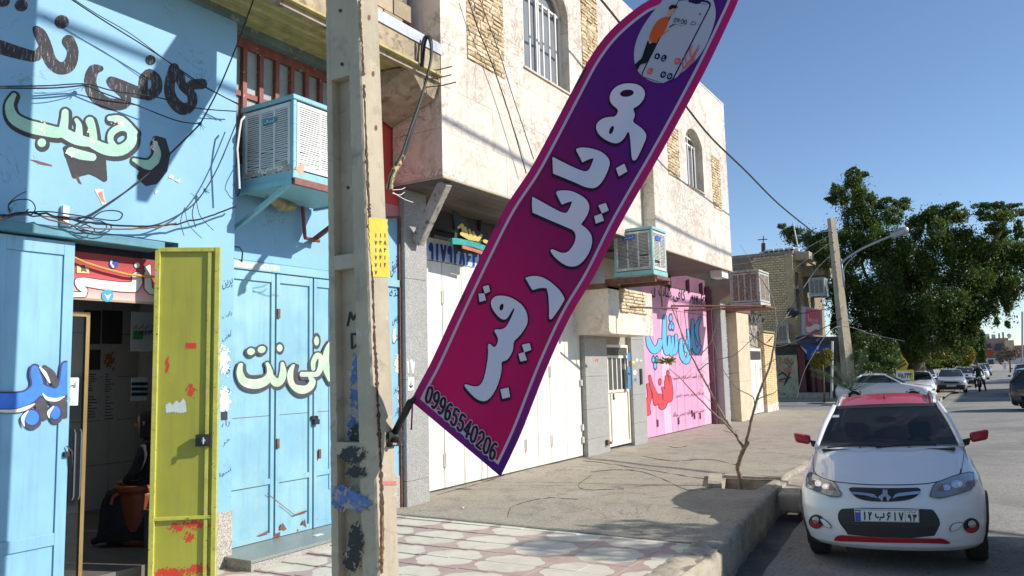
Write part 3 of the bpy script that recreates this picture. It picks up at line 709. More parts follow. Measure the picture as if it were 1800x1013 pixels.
M_['roomtile'] = mat('glazed_wall_tile', (.52, .50, .44), .35, var=.08, vscale=2, bump=.03)
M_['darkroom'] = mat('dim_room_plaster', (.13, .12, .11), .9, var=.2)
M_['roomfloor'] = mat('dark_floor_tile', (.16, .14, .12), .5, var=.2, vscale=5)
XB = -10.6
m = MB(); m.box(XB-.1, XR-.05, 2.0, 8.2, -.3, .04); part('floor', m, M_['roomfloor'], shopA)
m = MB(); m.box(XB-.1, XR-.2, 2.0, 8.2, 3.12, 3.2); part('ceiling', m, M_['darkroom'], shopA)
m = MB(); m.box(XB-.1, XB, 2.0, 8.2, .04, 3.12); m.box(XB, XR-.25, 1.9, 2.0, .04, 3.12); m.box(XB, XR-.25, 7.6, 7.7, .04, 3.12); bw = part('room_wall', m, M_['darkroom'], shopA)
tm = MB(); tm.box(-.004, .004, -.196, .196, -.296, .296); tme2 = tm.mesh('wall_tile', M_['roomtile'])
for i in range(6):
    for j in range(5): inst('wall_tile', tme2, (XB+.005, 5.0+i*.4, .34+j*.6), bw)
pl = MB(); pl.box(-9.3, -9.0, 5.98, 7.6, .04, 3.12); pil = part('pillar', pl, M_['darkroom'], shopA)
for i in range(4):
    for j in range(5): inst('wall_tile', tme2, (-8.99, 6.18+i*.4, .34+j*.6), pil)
m = MB(); m.box(XR-.05, XA-.02, 4.74, 4.77, -.1, 3.0); part('door_jamb', m, M_['bluebeam'], shopA)
m = MB(); m.box(XR-.15, XR-.02, 3.6, 4.77, 2.70+.24, 3.12); part('opening_head', m, M_['black_paint'], shopA)
def poster(x0, y0, x1, y1, X, colr, rows, nm='poster', photo=None):
    a = onX(x0, y0, X); b2 = onX(x1, y1, X); m = MB(); m.box(X-.002, X+.003, a[1], b2[1], b2[2], a[2])
    pp = part(nm, m, colr, shopA)
    k = MB()
    for i in range(rows):
        z = a[2]-(a[2]-b2[2])*(i+.7)/(rows+.4); k.box(X+.004, X+.0045, a[1]+.04, b2[1]-.04-.1*random.random(), z-.012, z)
    if rows: part('print', k, M_['ink'], pp)
    return pp
paper = flat('dull_paper', (.5, .5, .47)); dk = flat('dark_photo_print', (.06, .06, .06))
poster(148, 545, 176, 605, XB+.012, dk, 0); poster(180, 545, 214, 605, XB+.012, dk, 0)
poster(150, 615, 176, 650, XB+.012, dk, 0); q = poster(180, 612, 204, 652, XB+.012, paper, 0)
part('print', stamp(lambda X, Y: blot(X, Y, 192, 633, 9, 12, .5, 2), 181, 618, 204, 650, 1, mapX(XB+.012, .005)), flat('flower_print', (.35, .12, .06)), q)
poster(149, 655, 176, 688, XB+.012, paper, 8); poster(180, 655, 206, 690, XB+.012, paper, 8); poster(149, 694, 176, 735, XB+.012, paper, 8); poster(180, 694, 206, 738, XB+.012, paper, 8)
q = poster(231, 664, 258, 704, -8.983, flat('notice_paper', (.62, .62, .58)), 0)
k = MB()
for i in range(3):
    for j in range(3):
        a = onX(236+i*9, 675+j*9, -8.983); k.box(-8.979, -8.978, a[1]-.04, a[1]+.04, a[2]-.02, a[2]+.02)
part('print', k, M_['ink'], q)
a = onX(231, 548, -8.983); b2 = onX(276, 618, -8.983); m = MB(); m.box(-8.983, -8.98, a[1], b2[1]+.5, b2[2], a[2]); q = part('banner', m, flat('banner_vinyl', (.6, .6, .56)), shopA, label='white vinyl price banner on the inner pillar')
mp = mapX(-8.98, .004)
k = text_on('جدید ترین آنتن کالر', (234, 570), (276, 566), (234, 580), mp, bold=.01)
text_on('پیشتیم برای ارسال کنید', (234, 579), (272, 577), (234, 588), mp, k, bold=.01)
part('print', k, M_['ink'], q)
part('print', text_on('۰۹۱۷۸۹۶', (245, 582), (272, 580), (245, 591), mp, bold=.02), M_['ink'], q)
m = MB(); a = onX(234, 582, -8.98); m.box(-8.978, -8.976, a[1], a[1]+.13, a[2]-.1, a[2]); part('green_chip', m, flat('green_print', (.05, .32, .10)), q)
m = MB(); gd_x = -7.12
a = onX(137, 548, gd_x); b2 = onX(127, 1013, gd_x); y1 = onX(152, 700, gd_x)[1]
m.box(gd_x-.02, gd_x+.02, y1-.035, y1, -.05, 2.42); m.box(gd_x-.02, gd_x+.02, 3.2, y1-.035, 2.38, 2.42); gd = part('glass_door', m, mat('brass_tone_aluminium', (.36, .25, .10), .35, metal=.6, var=.15), shopA)
m = MB(); m.box(gd_x-.004, gd_x+.004, 3.2, y1-.035, -.05, 2.38); part('glass', m, glassy('door_glass', alpha=.3), gd)
for dy in (.11, .055):
    m = MB(); m.tube([(gd_x+.05, y1-dy-.02, .75), (gd_x+.07, y1-dy-.02, .78), (gd_x+.07, y1-dy-.02, 1.33), (gd_x+.05, y1-dy-.02, 1.36)], .011, 8); part('handle', m, mat('steel_handle', (.35, .36, .38), .25, metal=.9, var=.05), gd)
pg = [(112, 664), (139, 664), (137, 713), (116, 713)]
q = part('paper_notice', stamp(lambda X, Y: sd_poly(X, Y, pg), 108, 660, 142, 716, 2, mapX(gd_x, .012)), flat('white_notice_paper', (.72, .74, .75)), gd, label='white paper notice taped to the glass')
k = text_on('لطفا', (116, 672), (133, 672), (116, 682), mapX(gd_x, .016), bold=.03); text_on('وا', (118, 694), (124, 694), (118, 706), mapX(gd_x, .016), k, bold=.03); part('print', k, M_['ink'], q)
XS = -6.93
def gradsign():
    s = N('red_sign_print'); sep = s.n('ShaderNodeSeparateXYZ'); s.L(s.pos, sep.inputs[0])
    r = s.n('ShaderNodeValToRGB'); s.L(s.math('MULTIPLY_ADD', sep.outputs[2], 2.4, -5.95), r.inputs[0]); e = r.color_ramp.elements
    e[0].position = 0.0; e[0].color = (.70, .58, .52, 1); e[1].position = 1.0; e[1].color = (.32, .02, .02, 1)
    e2 = r.color_ramp.elements.new(.35); e2.color = (.72, .30, .28, 1); e3 = r.color_ramp.elements.new(.6); e3.color = (.55, .05, .07, 1)
    s.col(r.outputs[0]); s.set(Roughness=.5); return s.m
a = onX(127, 447, XS); z0 = onX(127, 524, XS)[2]
m = MB(); m.box(XS-.01, XS, a[1]-.4, 4.76, z0, z0+.42); sg = solo('shop_banner', m, gradsign(), 'red and white café banner hanging inside the head of the open doorway', 'banner')
k = MB(); k.box(XS-.012, XS+.004, a[1]-.4, 4.76, z0-.012, z0+.008); part('batten', k, mat('pine_batten', (.42, .28, .18), .7), sg)
cS = crop(120, 430, 5.329)
mp = mapX(XS, .006)
sw = [cS([(640, 300, 42), (645, 350, 48), (620, 400, 46), (500, 398, 44), (300, 375, 42), (150, 350, 40), (100, 350, 38), (85, 372, 20), (110, 395, 30), (155, 430, 26), (150, 470, 22), (60, 470, 24), (0, 460, 20)]),
      cS([(745, 270, 30), (748, 400, 34), (775, 440, 26), (860, 440, 26)])]
sw2 = [cS([(740, 225, 26), (760, 200, 12), (748, 260, 28)])]; dots = [cS([(645, 195, 26)])]
b_ = bbox(*sw, *sw2, pad=6)
lt = lambda X, Y: np.minimum(np.minimum(sd_caps(X, Y, sw), sd_caps(X, Y, sw2)), sd_caps(X, Y, dots))
clip = lambda X, Y: np.maximum(127-X, X-277)
part('letter_outline', stamp(lambda X, Y: np.maximum(lt(X, Y)-1.6, clip(X, Y)), *b_, .8, mapX(XS, .004)), flat('maroon_print', (.08, .015, .03)), sg)
part('letters', stamp(lambda X, Y: np.maximum(lt(X, Y), clip(X, Y)), *b_, .8, mapX(XS, .007)), flat('white_print', (.66, .62, .58)), sg)
for cx, cy, r_, cc, nn in ((200, 464, 8, (.03, .05, .25), 'call_badge'), (189, 520, 10.5, (.04, .33, .55), 'blue_badge')):
    bb = part(nn, stamp(lambda X, Y: sd_ell(X, Y, cx, cy, r_, r_*1.05), cx-14, cy-14, cx+14, cy+14, .8, mapX(XS, .009)), flat(nn+'_print', cc), sg)
part('handset_mark', stamp(lambda X, Y: sd_caps(X, Y, [[(196, 459, 2), (195, 464, 1.2), (199, 469, 2)]]), 190, 452, 206, 476, .5, mapX(XS, .011)), flat('pale_mark', (.6, .6, .65)), sg)
part('bird_mark', stamp(lambda X, Y: sd_poly(X, Y, [(183, 517), (190, 520), (196, 516), (193, 522), (190, 528), (187, 523)]), 180, 512, 200, 531, .5, mapX(XS, .011)), flat('white_mark', (.75, .75, .75)), sg)
part('yellow_square', stamp(lambda X, Y: sd_poly(X, Y, [(135, 467), (156, 469), (157, 481), (135, 480)]), 132, 464, 160, 484, .8, mapX(XS, .009)), flat('cream_yellow_print', (.62, .52, .22)), sg)
part('star_mark', stamp(lambda X, Y: sd_poly(X, Y, [(140, 466), (149, 466), (151, 473), (153, 479), (147, 476), (143, 478), (143, 472)]), 136, 463, 156, 482, .5, mapX(XS, .011)), flat('dark_mark', (.08, .07, .07)), sg)
k = MB(); k.tube([onX(128, 452, XS+.05), onX(150, 462, XS+.05), onX(185, 473, XS+.05), onX(225, 483, XS+.05), onX(276, 487, XS+.05)], .012, 8)
solo('gas_hose', k, mat('ochre_hose', (.55, .30, .05), .5, var=.1), 'ochre rubber hose sagging across the red banner', 'hose')
ft_ = thing('ceiling_lamp', 'lit fluorescent tube on the ceiling of the room behind the open doorway', 'lamp', (-8.9, 4.6, 3.0))
m = MB(); m.box(-9.5, -8.3, 4.55, 4.65, 3.06, 3.11); part('fitting', m, M_['lime'] if 'lime' in M_ else M_['darkroom'], ft_)
m = MB(); m.tube([(-9.45, 4.6, 3.02), (-8.35, 4.6, 3.02)], .018, 8); part('tube', m, flat('lit_tube', (.85, .92, 1.0), emit=5), ft_)
al = bpy.data.lights.new('tube_light', 'AREA'); al.shape = 'RECTANGLE'; al.size = 1.1; al.size_y = .06; al.energy = 5; al.color = (.9, .95, 1.0)
ao = bpy.data.objects.new('tube_light', al); COL.objects.link(ao); ao.parent = ft_; ao.location = (0, 0, -.02)
def lay(name, strokes, extra, X, off, m, parent, dil=0.0, shift=(0, 0), step=1.0, clipf=None, holes=(), polys=(), label=None, mapf=None):
    pts = [p for s in strokes for p in s]
    for e in extra: pts += [(e[0]-e[2], e[1]-e[3]), (e[0]+e[2], e[1]+e[3])]
    for p in polys: pts += [tuple(q) for q in p]
    rm = max([s[2] for st in strokes for s in st] or [0])
    b_ = bbox(pts, pad=rm+dil+3)
    def f(X_, Y_):
        X2, Y2 = X_-shift[0], Y_-shift[1]
        D = sd_caps(X2, Y2, strokes) if strokes else np.full(X_.shape, 1e9)
        for e in extra: D = np.minimum(D, sd_ell(X2, Y2, *e))
        for p in polys: D = np.minimum(D, sd_poly(X2, Y2, p))
        D = D-dil
        for h in holes: D = np.maximum(D, -(sd_ell(X_, Y_, *h)+0.0))
        if clipf: D = np.maximum(D, clipf(X_, Y_))
        D = D+.25*np.sin(X_*.9+Y_*1.3)*np.cos(Y_*.7)*(.6)
        return D
    return part(name, stamp(f, b_[0]+min(0, shift[0]), b_[1]+min(0, shift[1]), b_[2]+max(0, shift[0]), b_[3]+max(0, shift[1]), step, mapf or mapX(X, off)), m, parent, label=label)
def sm(c, strokes): return [cat(c(s), n=4) for s in strokes]
c1 = crop(0, 0, 2.533)
kafi = sm(c1, [[(775, 305, 22), (755, 380, 22), (765, 440, 24), (810, 485, 26), (850, 470, 22), (855, 425, 20), (815, 385, 18), (800, 340, 22)], [(835, 392, 20), (860, 378, 22), (900, 374, 22)],
    [(640, 350, 20), (665, 328, 20), (695, 355, 22), (695, 400, 24), (660, 425, 22), (638, 395, 20), (640, 350, 20)], [(660, 425, 20), (600, 408, 26), (520, 378, 28), (495, 362, 20)],
    [(520, 385, 24), (560, 430, 20), (550, 462, 24), (480, 462, 26), (425, 425, 28), (402, 370, 26), (415, 315, 24), (448, 306, 12)],
    [(305, 185, 28), (325, 230, 24), (308, 290, 28), (265, 304, 26), (225, 270, 26), (205, 210, 26), (180, 155, 26), (160, 130, 14)], [(205, 190, 20), (165, 248, 22), (100, 240, 26), (0, 210, 30)]])
kd = [(275/2.533, 98/2.533, 12, 11.5), (670/2.533, 268/2.533, 8.5, 8.5), (95/2.533, 25/2.533, 11, 10), (12/2.533, 5/2.533, 12, 10)]
lay('lettering', kafi, kd, XA, .003, M_['scr_black'], shopA, dil=.5, label='scratched black café lettering high on the blue wall')
raq = sm(c1, [[(62, 425, 12), (42, 470, 20), (60, 525, 26), (120, 560, 28), (200, 580, 28), (270, 590, 24), (285, 555, 20), (290, 500, 16)],
    [(290, 595, 24), (345, 622, 26), (410, 630, 20), (412, 580, 18), (400, 540, 20)], [(350, 610, 20), (352, 560, 14), (340, 535, 10)],
    [(400, 632, 22), (470, 665, 26), (540, 668, 26), (585, 630, 24), (580, 580, 20), (540, 568, 16), (500, 590, 16), (492, 625, 14), (510, 655, 16)],
    [(488, 528, 12), (540, 535, 18), (600, 590, 14)], [(315, 675, 20), (360, 690, 22), (412, 700, 18)], [(186, 636, 20)], [(690, 640, 12), (700, 690, 18), (665, 735, 24), (595, 712, 8)]])
cl = None
lay('lettering_shadow', raq, [], XA, .003, M_['black_paint'], shopA, dil=5.2, shift=(1.2, 3.0), polys=[c1([(290, 655), (455, 690), (462, 790), (430, 770), (395, 755), (355, 765), (330, 775)]), c1([(690, 610), (725, 620), (742, 680), (730, 750), (690, 800), (650, 808), (620, 780), (640, 740), (690, 700)])], holes=[(205*0+131, 206, 0.1, 0.1)])
lay('lettering_outline', raq, [], XA, .0045, M_['black_paint'], shopA, dil=3.4)
M_['pale_green'] = mat('pale_green_paint', (.34, .58, .45), .7, var=.15, vscale=6, stains=[((.68, .62, .50), (11, .63, .66))], bump=.1)
lay('lettering', raq, [], XA, .006, M_['pale_green'], shopA, dil=-.4, label='pale green lettering outlined in black on the blue wall', holes=[(531/2.533, 607/2.533, 6, 7)])
M_['brickred'] = mat('exposed_pinkish_brick', (.55, .25, .19), .9, var=.2, vscale=20)
M_['flake'] = mat('bare_plaster_flake', (.66, .60, .52), .9, var=.15, vscale=20)
part('flaked_spot', stamp(lambda X, Y: sd_poly(X, Y, c1([(420, 842), (460, 842), (463, 870), (474, 910), (455, 912), (440, 880), (428, 862)])), 160, 325, 192, 368, .7, mapX(XA, .004)), M_['flake'], shopA)
part('flaked_spot', stamp(lambda X, Y: sd_poly(X, Y, c1([(436, 860), (456, 850), (460, 880), (470, 905), (452, 895)])), 160, 325, 192, 368, .7, mapX(XA, .006)), M_['brickred'], shopA)
part('flaked_spot', stamp(lambda X, Y: np.minimum.reduce([sd_poly(X, Y, c1(p)) for p in ([(130, 710), (165, 715), (232, 735), (232, 741), (180, 732)], [(332, 776), (350, 790), (365, 822), (350, 815)])]), 48, 275, 150, 330, .7, mapX(XA, .004)), M_['rusty'], shopA)
part('flaked_spot', stamp(lambda X, Y: np.minimum.reduce([blot(X, Y, a, b, r1, r2, .5, a) for a, b, r1, r2 in ((301, 312, 3.5, 3), (313, 317, 4, 2.5), (275, 338, 3, 2), (76, 224, 4, 8), (162, 248, 4, 6), (210, 215, 7, 4), (126, 270, 7, 5), (272, 258, 4, 11), (155, 232, 3, 3))]), 60, 200, 330, 345, .9, mapX(XA, .0075)), M_['flake'], shopA, kind='stuff')
c2 = crop(380, 540, 5.627)
kn = sm(c2, [[(245, 578, 26), (236, 650, 34), (275, 735, 42), (380, 762, 48), (480, 735, 44), (530, 670, 34), (522, 600, 22), (505, 560, 16)], [(545, 690, 30), (590, 745, 42), (640, 725, 36), (662, 650, 34), (655, 560, 18)],
    [(765, 590, 24), (738, 660, 34), (755, 750, 38), (830, 815, 42), (915, 800, 36), (955, 735, 30), (925, 700, 14)], [(850, 665, 24), (930, 665, 24), (1000, 660, 26), (1035, 590, 28), (1035, 500, 24), (1000, 478, 26), (962, 540, 24), (960, 610, 20)],
    [(1130, 345, 12), (1090, 450, 28), (1088, 600, 34), (1130, 710, 30)]])
kdot = [(380+345/5.627, 540+440/5.627, 6.8, 6, -15), (380+450/5.627, 540+420/5.627, 7.2, 6, -15), (380+628/5.627, 540+405/5.627, 5, 6.4), (380+993/5.627, 540+335/5.627, 4.2, 8.2)]
XD = XR+.0125; cr_ = lambda X, Y: X-583
M_['dk_outline'] = mat('charcoal_paint_line', (.055, .055, .075), .7, var=.2, vscale=18, stains=[((.2, .2, .2), (60, .62, .7))], bump=0)
M_['celery'] = mat('celery_paint', (.45, .60, .42), .6, var=.2, vscale=7, stains=[((.75, .75, .55), (8, .55, .7))], bump=0)
dn = part('lettering_outline', MB().box(0, 0, 0, 0, 0, 0) if False else stamp(lambda X, Y: np.maximum(np.minimum(sd_caps(X, Y, kn)-2.8, np.minimum.reduce([sd_ell(X, Y, *e) for e in kdot])-3.2), cr_(X, Y)), 408, 585, 584, 702, .9, mapX(XD, .003)), M_['dk_outline'], shopA)
part('lettering_shadow', stamp(lambda X, Y: np.maximum(np.minimum(sd_caps(X-1, Y-5, kn)-1.5, np.minimum.reduce([sd_ell(X-.5, Y-3.5, *e) for e in kdot])-1.5), cr_(X, Y)), 408, 585, 584, 706, .9, mapX(XD, .0018)), M_['dk_outline'], shopA)
part('lettering', stamp(lambda X, Y: np.maximum(np.minimum(sd_caps(X, Y, kn), np.minimum.reduce([sd_ell(X, Y, *e) for e in kdot])), cr_(X, Y)), 408, 585, 584, 702, .8, mapX(XD, .0045)), M_['celery'], shopA, label='celery green café lettering across the blue double door')
inn = sm(c2, [[(800, 585, 22), (785, 660, 22), (800, 740, 24), (870, 755, 22)], [(280, 575, 16), (285, 640, 18), (330, 682, 14), (420, 680, 10), (480, 660, 6)]])
part('lettering_outline', stamp(lambda X, Y: sd_caps(X, Y, inn), 420, 630, 545, 690, .8, mapX(XD, .006)), M_['dk_outline'], shopA)
c3 = crop(0, 600, 5.625); XL_ = XA-.012; ce = lambda X, Y: X-118.6
bl = sm(c3, [[(-60, 590, 74), (60, 592, 76), (160, 588, 74), (270, 560, 66), (360, 480, 60), (370, 400, 52), (350, 330, 48), (345, 275, 36)], [(380, 470, 60), (460, 500, 52), (560, 520, 52), (630, 470, 60), (650, 380, 56), (652, 250, 40)]])
bdots = [(315/5.625, 600+755/5.625, 12.5, 13), (545/5.625, 600+705/5.625, 9, 11.5)]
M_['royal'] = mat('royal_blue_paint', (.035, .19, .72), .5, var=.2, vscale=5, bump=0); M_['char'] = mat('charcoal_paint', (.06, .06, .07), .7, var=.25, vscale=12, bump=0)
M_['navyline'] = flat('navy_line', (.04, .03, .12)); M_['wpaint'] = flat('white_gloss_paint', (.74, .72, .66))
f = lambda dil, sh=(0, 0): (lambda X, Y: np.maximum(np.minimum(sd_caps(X-sh[0], Y-sh[1], bl), np.minimum.reduce([sd_ell(X-sh[0], Y-sh[1], *e) for e in bdots]))-dil, ce(X, Y)))
gap = sm(c3, [[(400, 600, 50), (420, 680, 60), (440, 740, 40)], [(520, 590, 40), (620, 620, 50), (630, 720, 50)]])
part('lettering_shadow', stamp(lambda X, Y: np.maximum(np.minimum(f(3, (1.5, 5))(X, Y), sd_caps(X, Y, gap)), ce(X, Y)), -2, 634, 120, 758, .9, mapX(XL_, .002)), M_['char'], shopA)
part('lettering_outline', stamp(f(3.2), -2, 634, 120, 752, .9, mapX(XL_, .0035)), M_['navyline'], shopA)
part('lettering', stamp(f(0), -2, 634, 120, 752, .9, mapX(XL_, .005)), M_['royal'], shopA, label='royal blue lettering cut off at the leaf edge')
part('lettering_shadow', stamp(lambda X, Y: sd_caps(X, Y, sm(c3, [[(440, 265, 30), (510, 330, 40), (550, 425, 34)]])), 70, 638, 108, 684, .8, mapX(XL_, .0065)), M_['char'], shopA)
hl = sm(c3, [[(395, 258, 8), (445, 320, 18), (492, 408, 8)], [(425, 520, 6), (470, 568, 17), (560, 578, 17), (635, 548, 6)], [(-10, 690, 14), (150, 690, 16), (260, 662, 18), (340, 620, 6)], [(278, 690, 5), (226, 760, 18), (240, 840, 5)], [(528, 648, 8), (482, 705, 16), (488, 758, 5)]])
part('highlight', stamp(lambda X, Y: sd_caps(X, Y, hl), -2, 640, 120, 756, .7, mapX(XL_, .008)), M_['wpaint'], shopA)
k = MB(); mk = mapX(XA, .003)
for t, a, b_, c_ in (('پرین', (391, 494), (409, 487), (391, 512)), ('رایت', (391, 553), (408, 545), (391, 563)), ('آهنی', (391, 588), (407, 580), (391, 602)), ('خر', (392, 776), (404, 768), (392, 786)), ('راه', (390, 742), (404, 735), (390, 756)), ('سوا', (386, 832), (406, 820), (386, 842)), ('شر', (393, 690), (404, 680), (393, 702)), ('یـ', (394, 650), (405, 645), (394, 660))):
    text_on(t, a, b_, c_, mk, k, bold=.0)
part('marker_notes', k, M_['ink'], shopA)
k = MB(); mk = mapX(XR, .004)
for t, a, b_, c_ in (('تحقیق', (686, 462), (706, 440), (687, 490)), ('نکته', (684, 506), (709, 500), (685, 524)), ('سرویس', (690, 560), (709, 548), (690, 574)), ('فیش', (690, 592), (710, 583), (690, 606)), ('واریز', (692, 680), (711, 668), (692, 694)), ('سوار', (694, 720), (710, 712), (694, 733)), ('ور', (700, 800-15), (709, 778), (700, 798))):
    text_on(t, a, b_, c_, mk, k)
part('marker_notes', k, M_['ink'], shopA)
part('torn_bill', stamp(lambda X, Y: np.minimum(blot(X, Y, 394, 633, 9, 22, .25, 1), blot(X, Y, 394, 705, 9, 24, .2, 3)), 386, 605, 406, 738, .8, mapX(XA, .0045)), flat('torn_paper', (.72, .70, .66)), shopA)
part('black_tape', stamp(lambda X, Y: sd_poly(X, Y, [(389, 724), (400, 723), (400, 738), (389, 739)]), 387, 720, 403, 742, 1, mapX(XA, .006)), M_['black_paint'], shopA)
part('torn_bill', stamp(lambda X, Y: np.minimum.reduce([blot(X, Y, 698, 640, 5, 14, .2, 1), blot(X, Y, 703, 700, 4, 20, .2, 3), blot(X, Y, 693, 590, 3, 12, .2, 5)]), 686, 570, 712, 735, .8, mapX(XR, .0055)), flat('torn_paper_b', (.66, .58, .46)), shopA)
house = thing('travertine_house', 'two storey house clad in veined cream travertine, its upper floor jutting over the white garage', 'house', (-6.5, 15, 0))
XT, XT2, XG, XP, XPI = -6.1, -5.83, -7.31, -7.5, -7.2
ZT = 8.80
def clad(mb_parent, X, y0, y1, z0, z1, holes, sy=.62, sz=.42, mat_=None, side=1, th=.03, name='stone_slab', zoff=0.0):
    """row by row stone slabs with recessed joints on a wall facing +x; holes are rectangles (y0,y1,z0,z1)"""
    j = .004; nz = max(1, round((z1-z0)/sz)); dz = (z1-z0)/nz
    for r_ in range(nz):
        a, b_ = z0+r_*dz, z0+(r_+1)*dz
        cuts = [y0]; y = y0+sy*(.55 if r_ % 2 else 1)
        while y < y1-.15: cuts.append(y); y += sy
        cuts.append(y1)
        for u, v in zip(cuts[:-1], cuts[1:]):
            segs = [(u, v, a, b_)]
            for h in holes:
                new = []
                for (p, q, s_, t_) in segs:
                    if h[1] <= p or h[0] >= q or h[3] <= s_ or h[2] >= t_: new.append((p, q, s_, t_)); continue
                    if h[0] > p: new.append((p, h[0], s_, t_))
                    if h[1] < q: new.append((h[1], q, s_, t_))
                    pp, qq = max(p, h[0]), min(q, h[1])
                    if h[2] > s_: new.append((pp, qq, s_, h[2]))
                    if h[3] < t_: new.append((pp, qq, h[3], t_))
                segs = new
            for (p, q, s_, t_) in segs:
                if q-p < .02 or t_-s_ < .02: continue
                m = MB(); e = random.uniform(-.0015, .0015)
                m.box(X-th, X+e, p+j/2, q-j/2, s_+j/2, t_-j/2); part(name, m, mat_ or M_['marble'], mb_parent)
def yz(x, y, X): p = onX(x, y, X); return p[1], p[2]
W1 = (10.42, 12.02, 6.63, 8.62); S1 = (8.82, 9.82, 6.22, 9.4); S2 = (12.55, 13.25, 6.75, 9.4)
a = yz(1208, 316, XT2); b2 = yz(1238, 333, XT2); W2 = (a[0], b2[0], 5.98, 7.45)
a = yz(1175, 300, XT2); b2 = yz(1196, 326, XT2); S3 = (a[0], b2[0], 5.98, 7.15)
a = yz(1254, 360, XT2); b2 = yz(1269, 376, XT2); S4 = (a[0], b2[0], 5.75, 7.15)
core = MB(); yb = 15.2; ye = 20.62
core.box(-12, XT-.03, 8.24, W1[0], 4.42, ZT+.6); core.box(-12, XT-.03, W1[1], yb, 4.42, ZT+.6); core.box(-12, XT-.03, W1[0], W1[1], 4.42, W1[2]); core.box(-12, XT-.03, W1[0], W1[1], W1[3]+.02, ZT+.6)
core.box(-12, XT2-.03, yb+.03, W2[0], 4.30, ZT); core.box(-12, XT2-.03, W2[1], ye-.03, 4.30, ZT); core.box(-12, XT2-.03, W2[0], W2[1], 4.30, W2[2]); core.box(-12, XT2-.03, W2[0], W2[1], W2[3]+.02, ZT)
M_['core'] = mat('mortar_core', (.36, .31, .25), .9)
part('wall', core, M_['core'], house)
clad(house, XT, 8.22, yb, 4.39, ZT+.6, [W1, S1, S2], sy=.80, sz=.63)
clad(house, XT2, yb, ye, 4.27, ZT, [W2, S3, S4], sy=.80, sz=.57)
m = MB(); m.box(-6.95, XT-.0, 8.20, 8.235, 4.39, 5.05); part('stone_slab', m, M_['marble'], house)
m = MB(); m.box(-6.95, XT-.0, 8.20, 8.235, 5.055, 6.0); part('stone_slab', m, M_['marble'], house)
m = MB(); m.box(-6.95, XT-.0, 8.20, 8.235, 6.005, ZT+.6); part('stone_slab', m, M_['marble'], house)
for k in range(8):
    m = MB(); z = 4.27+k*.567; m.box(XT+.005, XT2-.002, yb-.02, yb+.01, z, z+.562); part('stone_slab', m, M_['marble'], house)
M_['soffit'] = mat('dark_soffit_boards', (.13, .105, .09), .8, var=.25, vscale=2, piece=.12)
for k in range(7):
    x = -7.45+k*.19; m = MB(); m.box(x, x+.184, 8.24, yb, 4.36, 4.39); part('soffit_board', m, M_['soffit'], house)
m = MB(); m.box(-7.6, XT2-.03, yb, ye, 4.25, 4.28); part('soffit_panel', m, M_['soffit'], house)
m = MB(); m.box(XT-.03, XT+.012, 8.21, yb, 4.365, 4.392); m.box(-6.95, XT+.012, 8.19, 8.215, 4.365, 4.392); m.box(XT2-.03, XT2+.01, yb, ye, 4.24, 4.268); part('drip_edge', m, M_['concrete'], house)
M_['split'] = mat('split_ochre_stone', (.60, .46, .28), .9, var=.25, vscale=6, stains=[((.76, .64, .46), (7, .48, .6)), ((.3, .19, .1), (14, .62, .68))], bump=.9, bscale=45, bdist=.02, piece=.18)
smes = []
for k in range(6):
    m = MB(); w2, h2, d2 = .095+.035*random.random(), .032, .02+.02*random.random(); q = [random.uniform(-.012, .012) for _ in range(12)]
    m.add([(-.03, -w2, -h2), (-.03, w2, -h2), (-.03, w2, h2), (-.03, -w2, h2), (d2+q[0], -w2+.008, -h2+.006), (d2+q[1], w2-.008, -h2+.006), (d2+q[2], w2-.008, h2-.006), (d2+q[3], -w2+.008, h2-.006), (d2+.012+q[4], q[5]*3, q[6])],
          [(0, 1, 5, 4), (1, 2, 6, 5), (2, 3, 7, 6), (3, 0, 4, 7), (4, 5, 8), (5, 6, 8), (6, 7, 8), (7, 4, 8)])
    smes.append((w2, m.mesh('split_stone', M_['split'])))
def inset(r, X, limit=999):
    y0, y1, z0, z1 = r; m = MB(); m.box(X-.08, X-.025, y0, y1, z0, z1); bk = part('inset_back', m, M_['core'], house)
    z = z0+.035; row = 0; cnt = 0
    while z < min(z1, z0+2.3):
        y = y0-(.06 if row % 2 else 0)
        while y < y1:
            w2, me = random.choice(smes); wid = 2*w2; c_ = y+w2
            if c_+w2 > y1: sc = max(.25, (y1-y)/wid); c_ = y+w2*sc
            else: sc = 1
            lo = max(y, y0); hi = min(c_+w2*sc, y1)
            if hi-lo > .03: inst('split_stone', me, (X-.022, (lo+hi)/2, z), bk, scale=(1, (hi-lo)/wid, 1)); cnt += 1
            y = c_+w2*sc+.006
        z += .07; row += 1
inset(S1, XT); inset(S2, XT); inset(S3, XT2); inset(S4, XT2)
M_['paneg'] = mat('grey_blue_window_pane', (.22, .235, .26), .12, var=.15, vscale=1.2, bump=0)
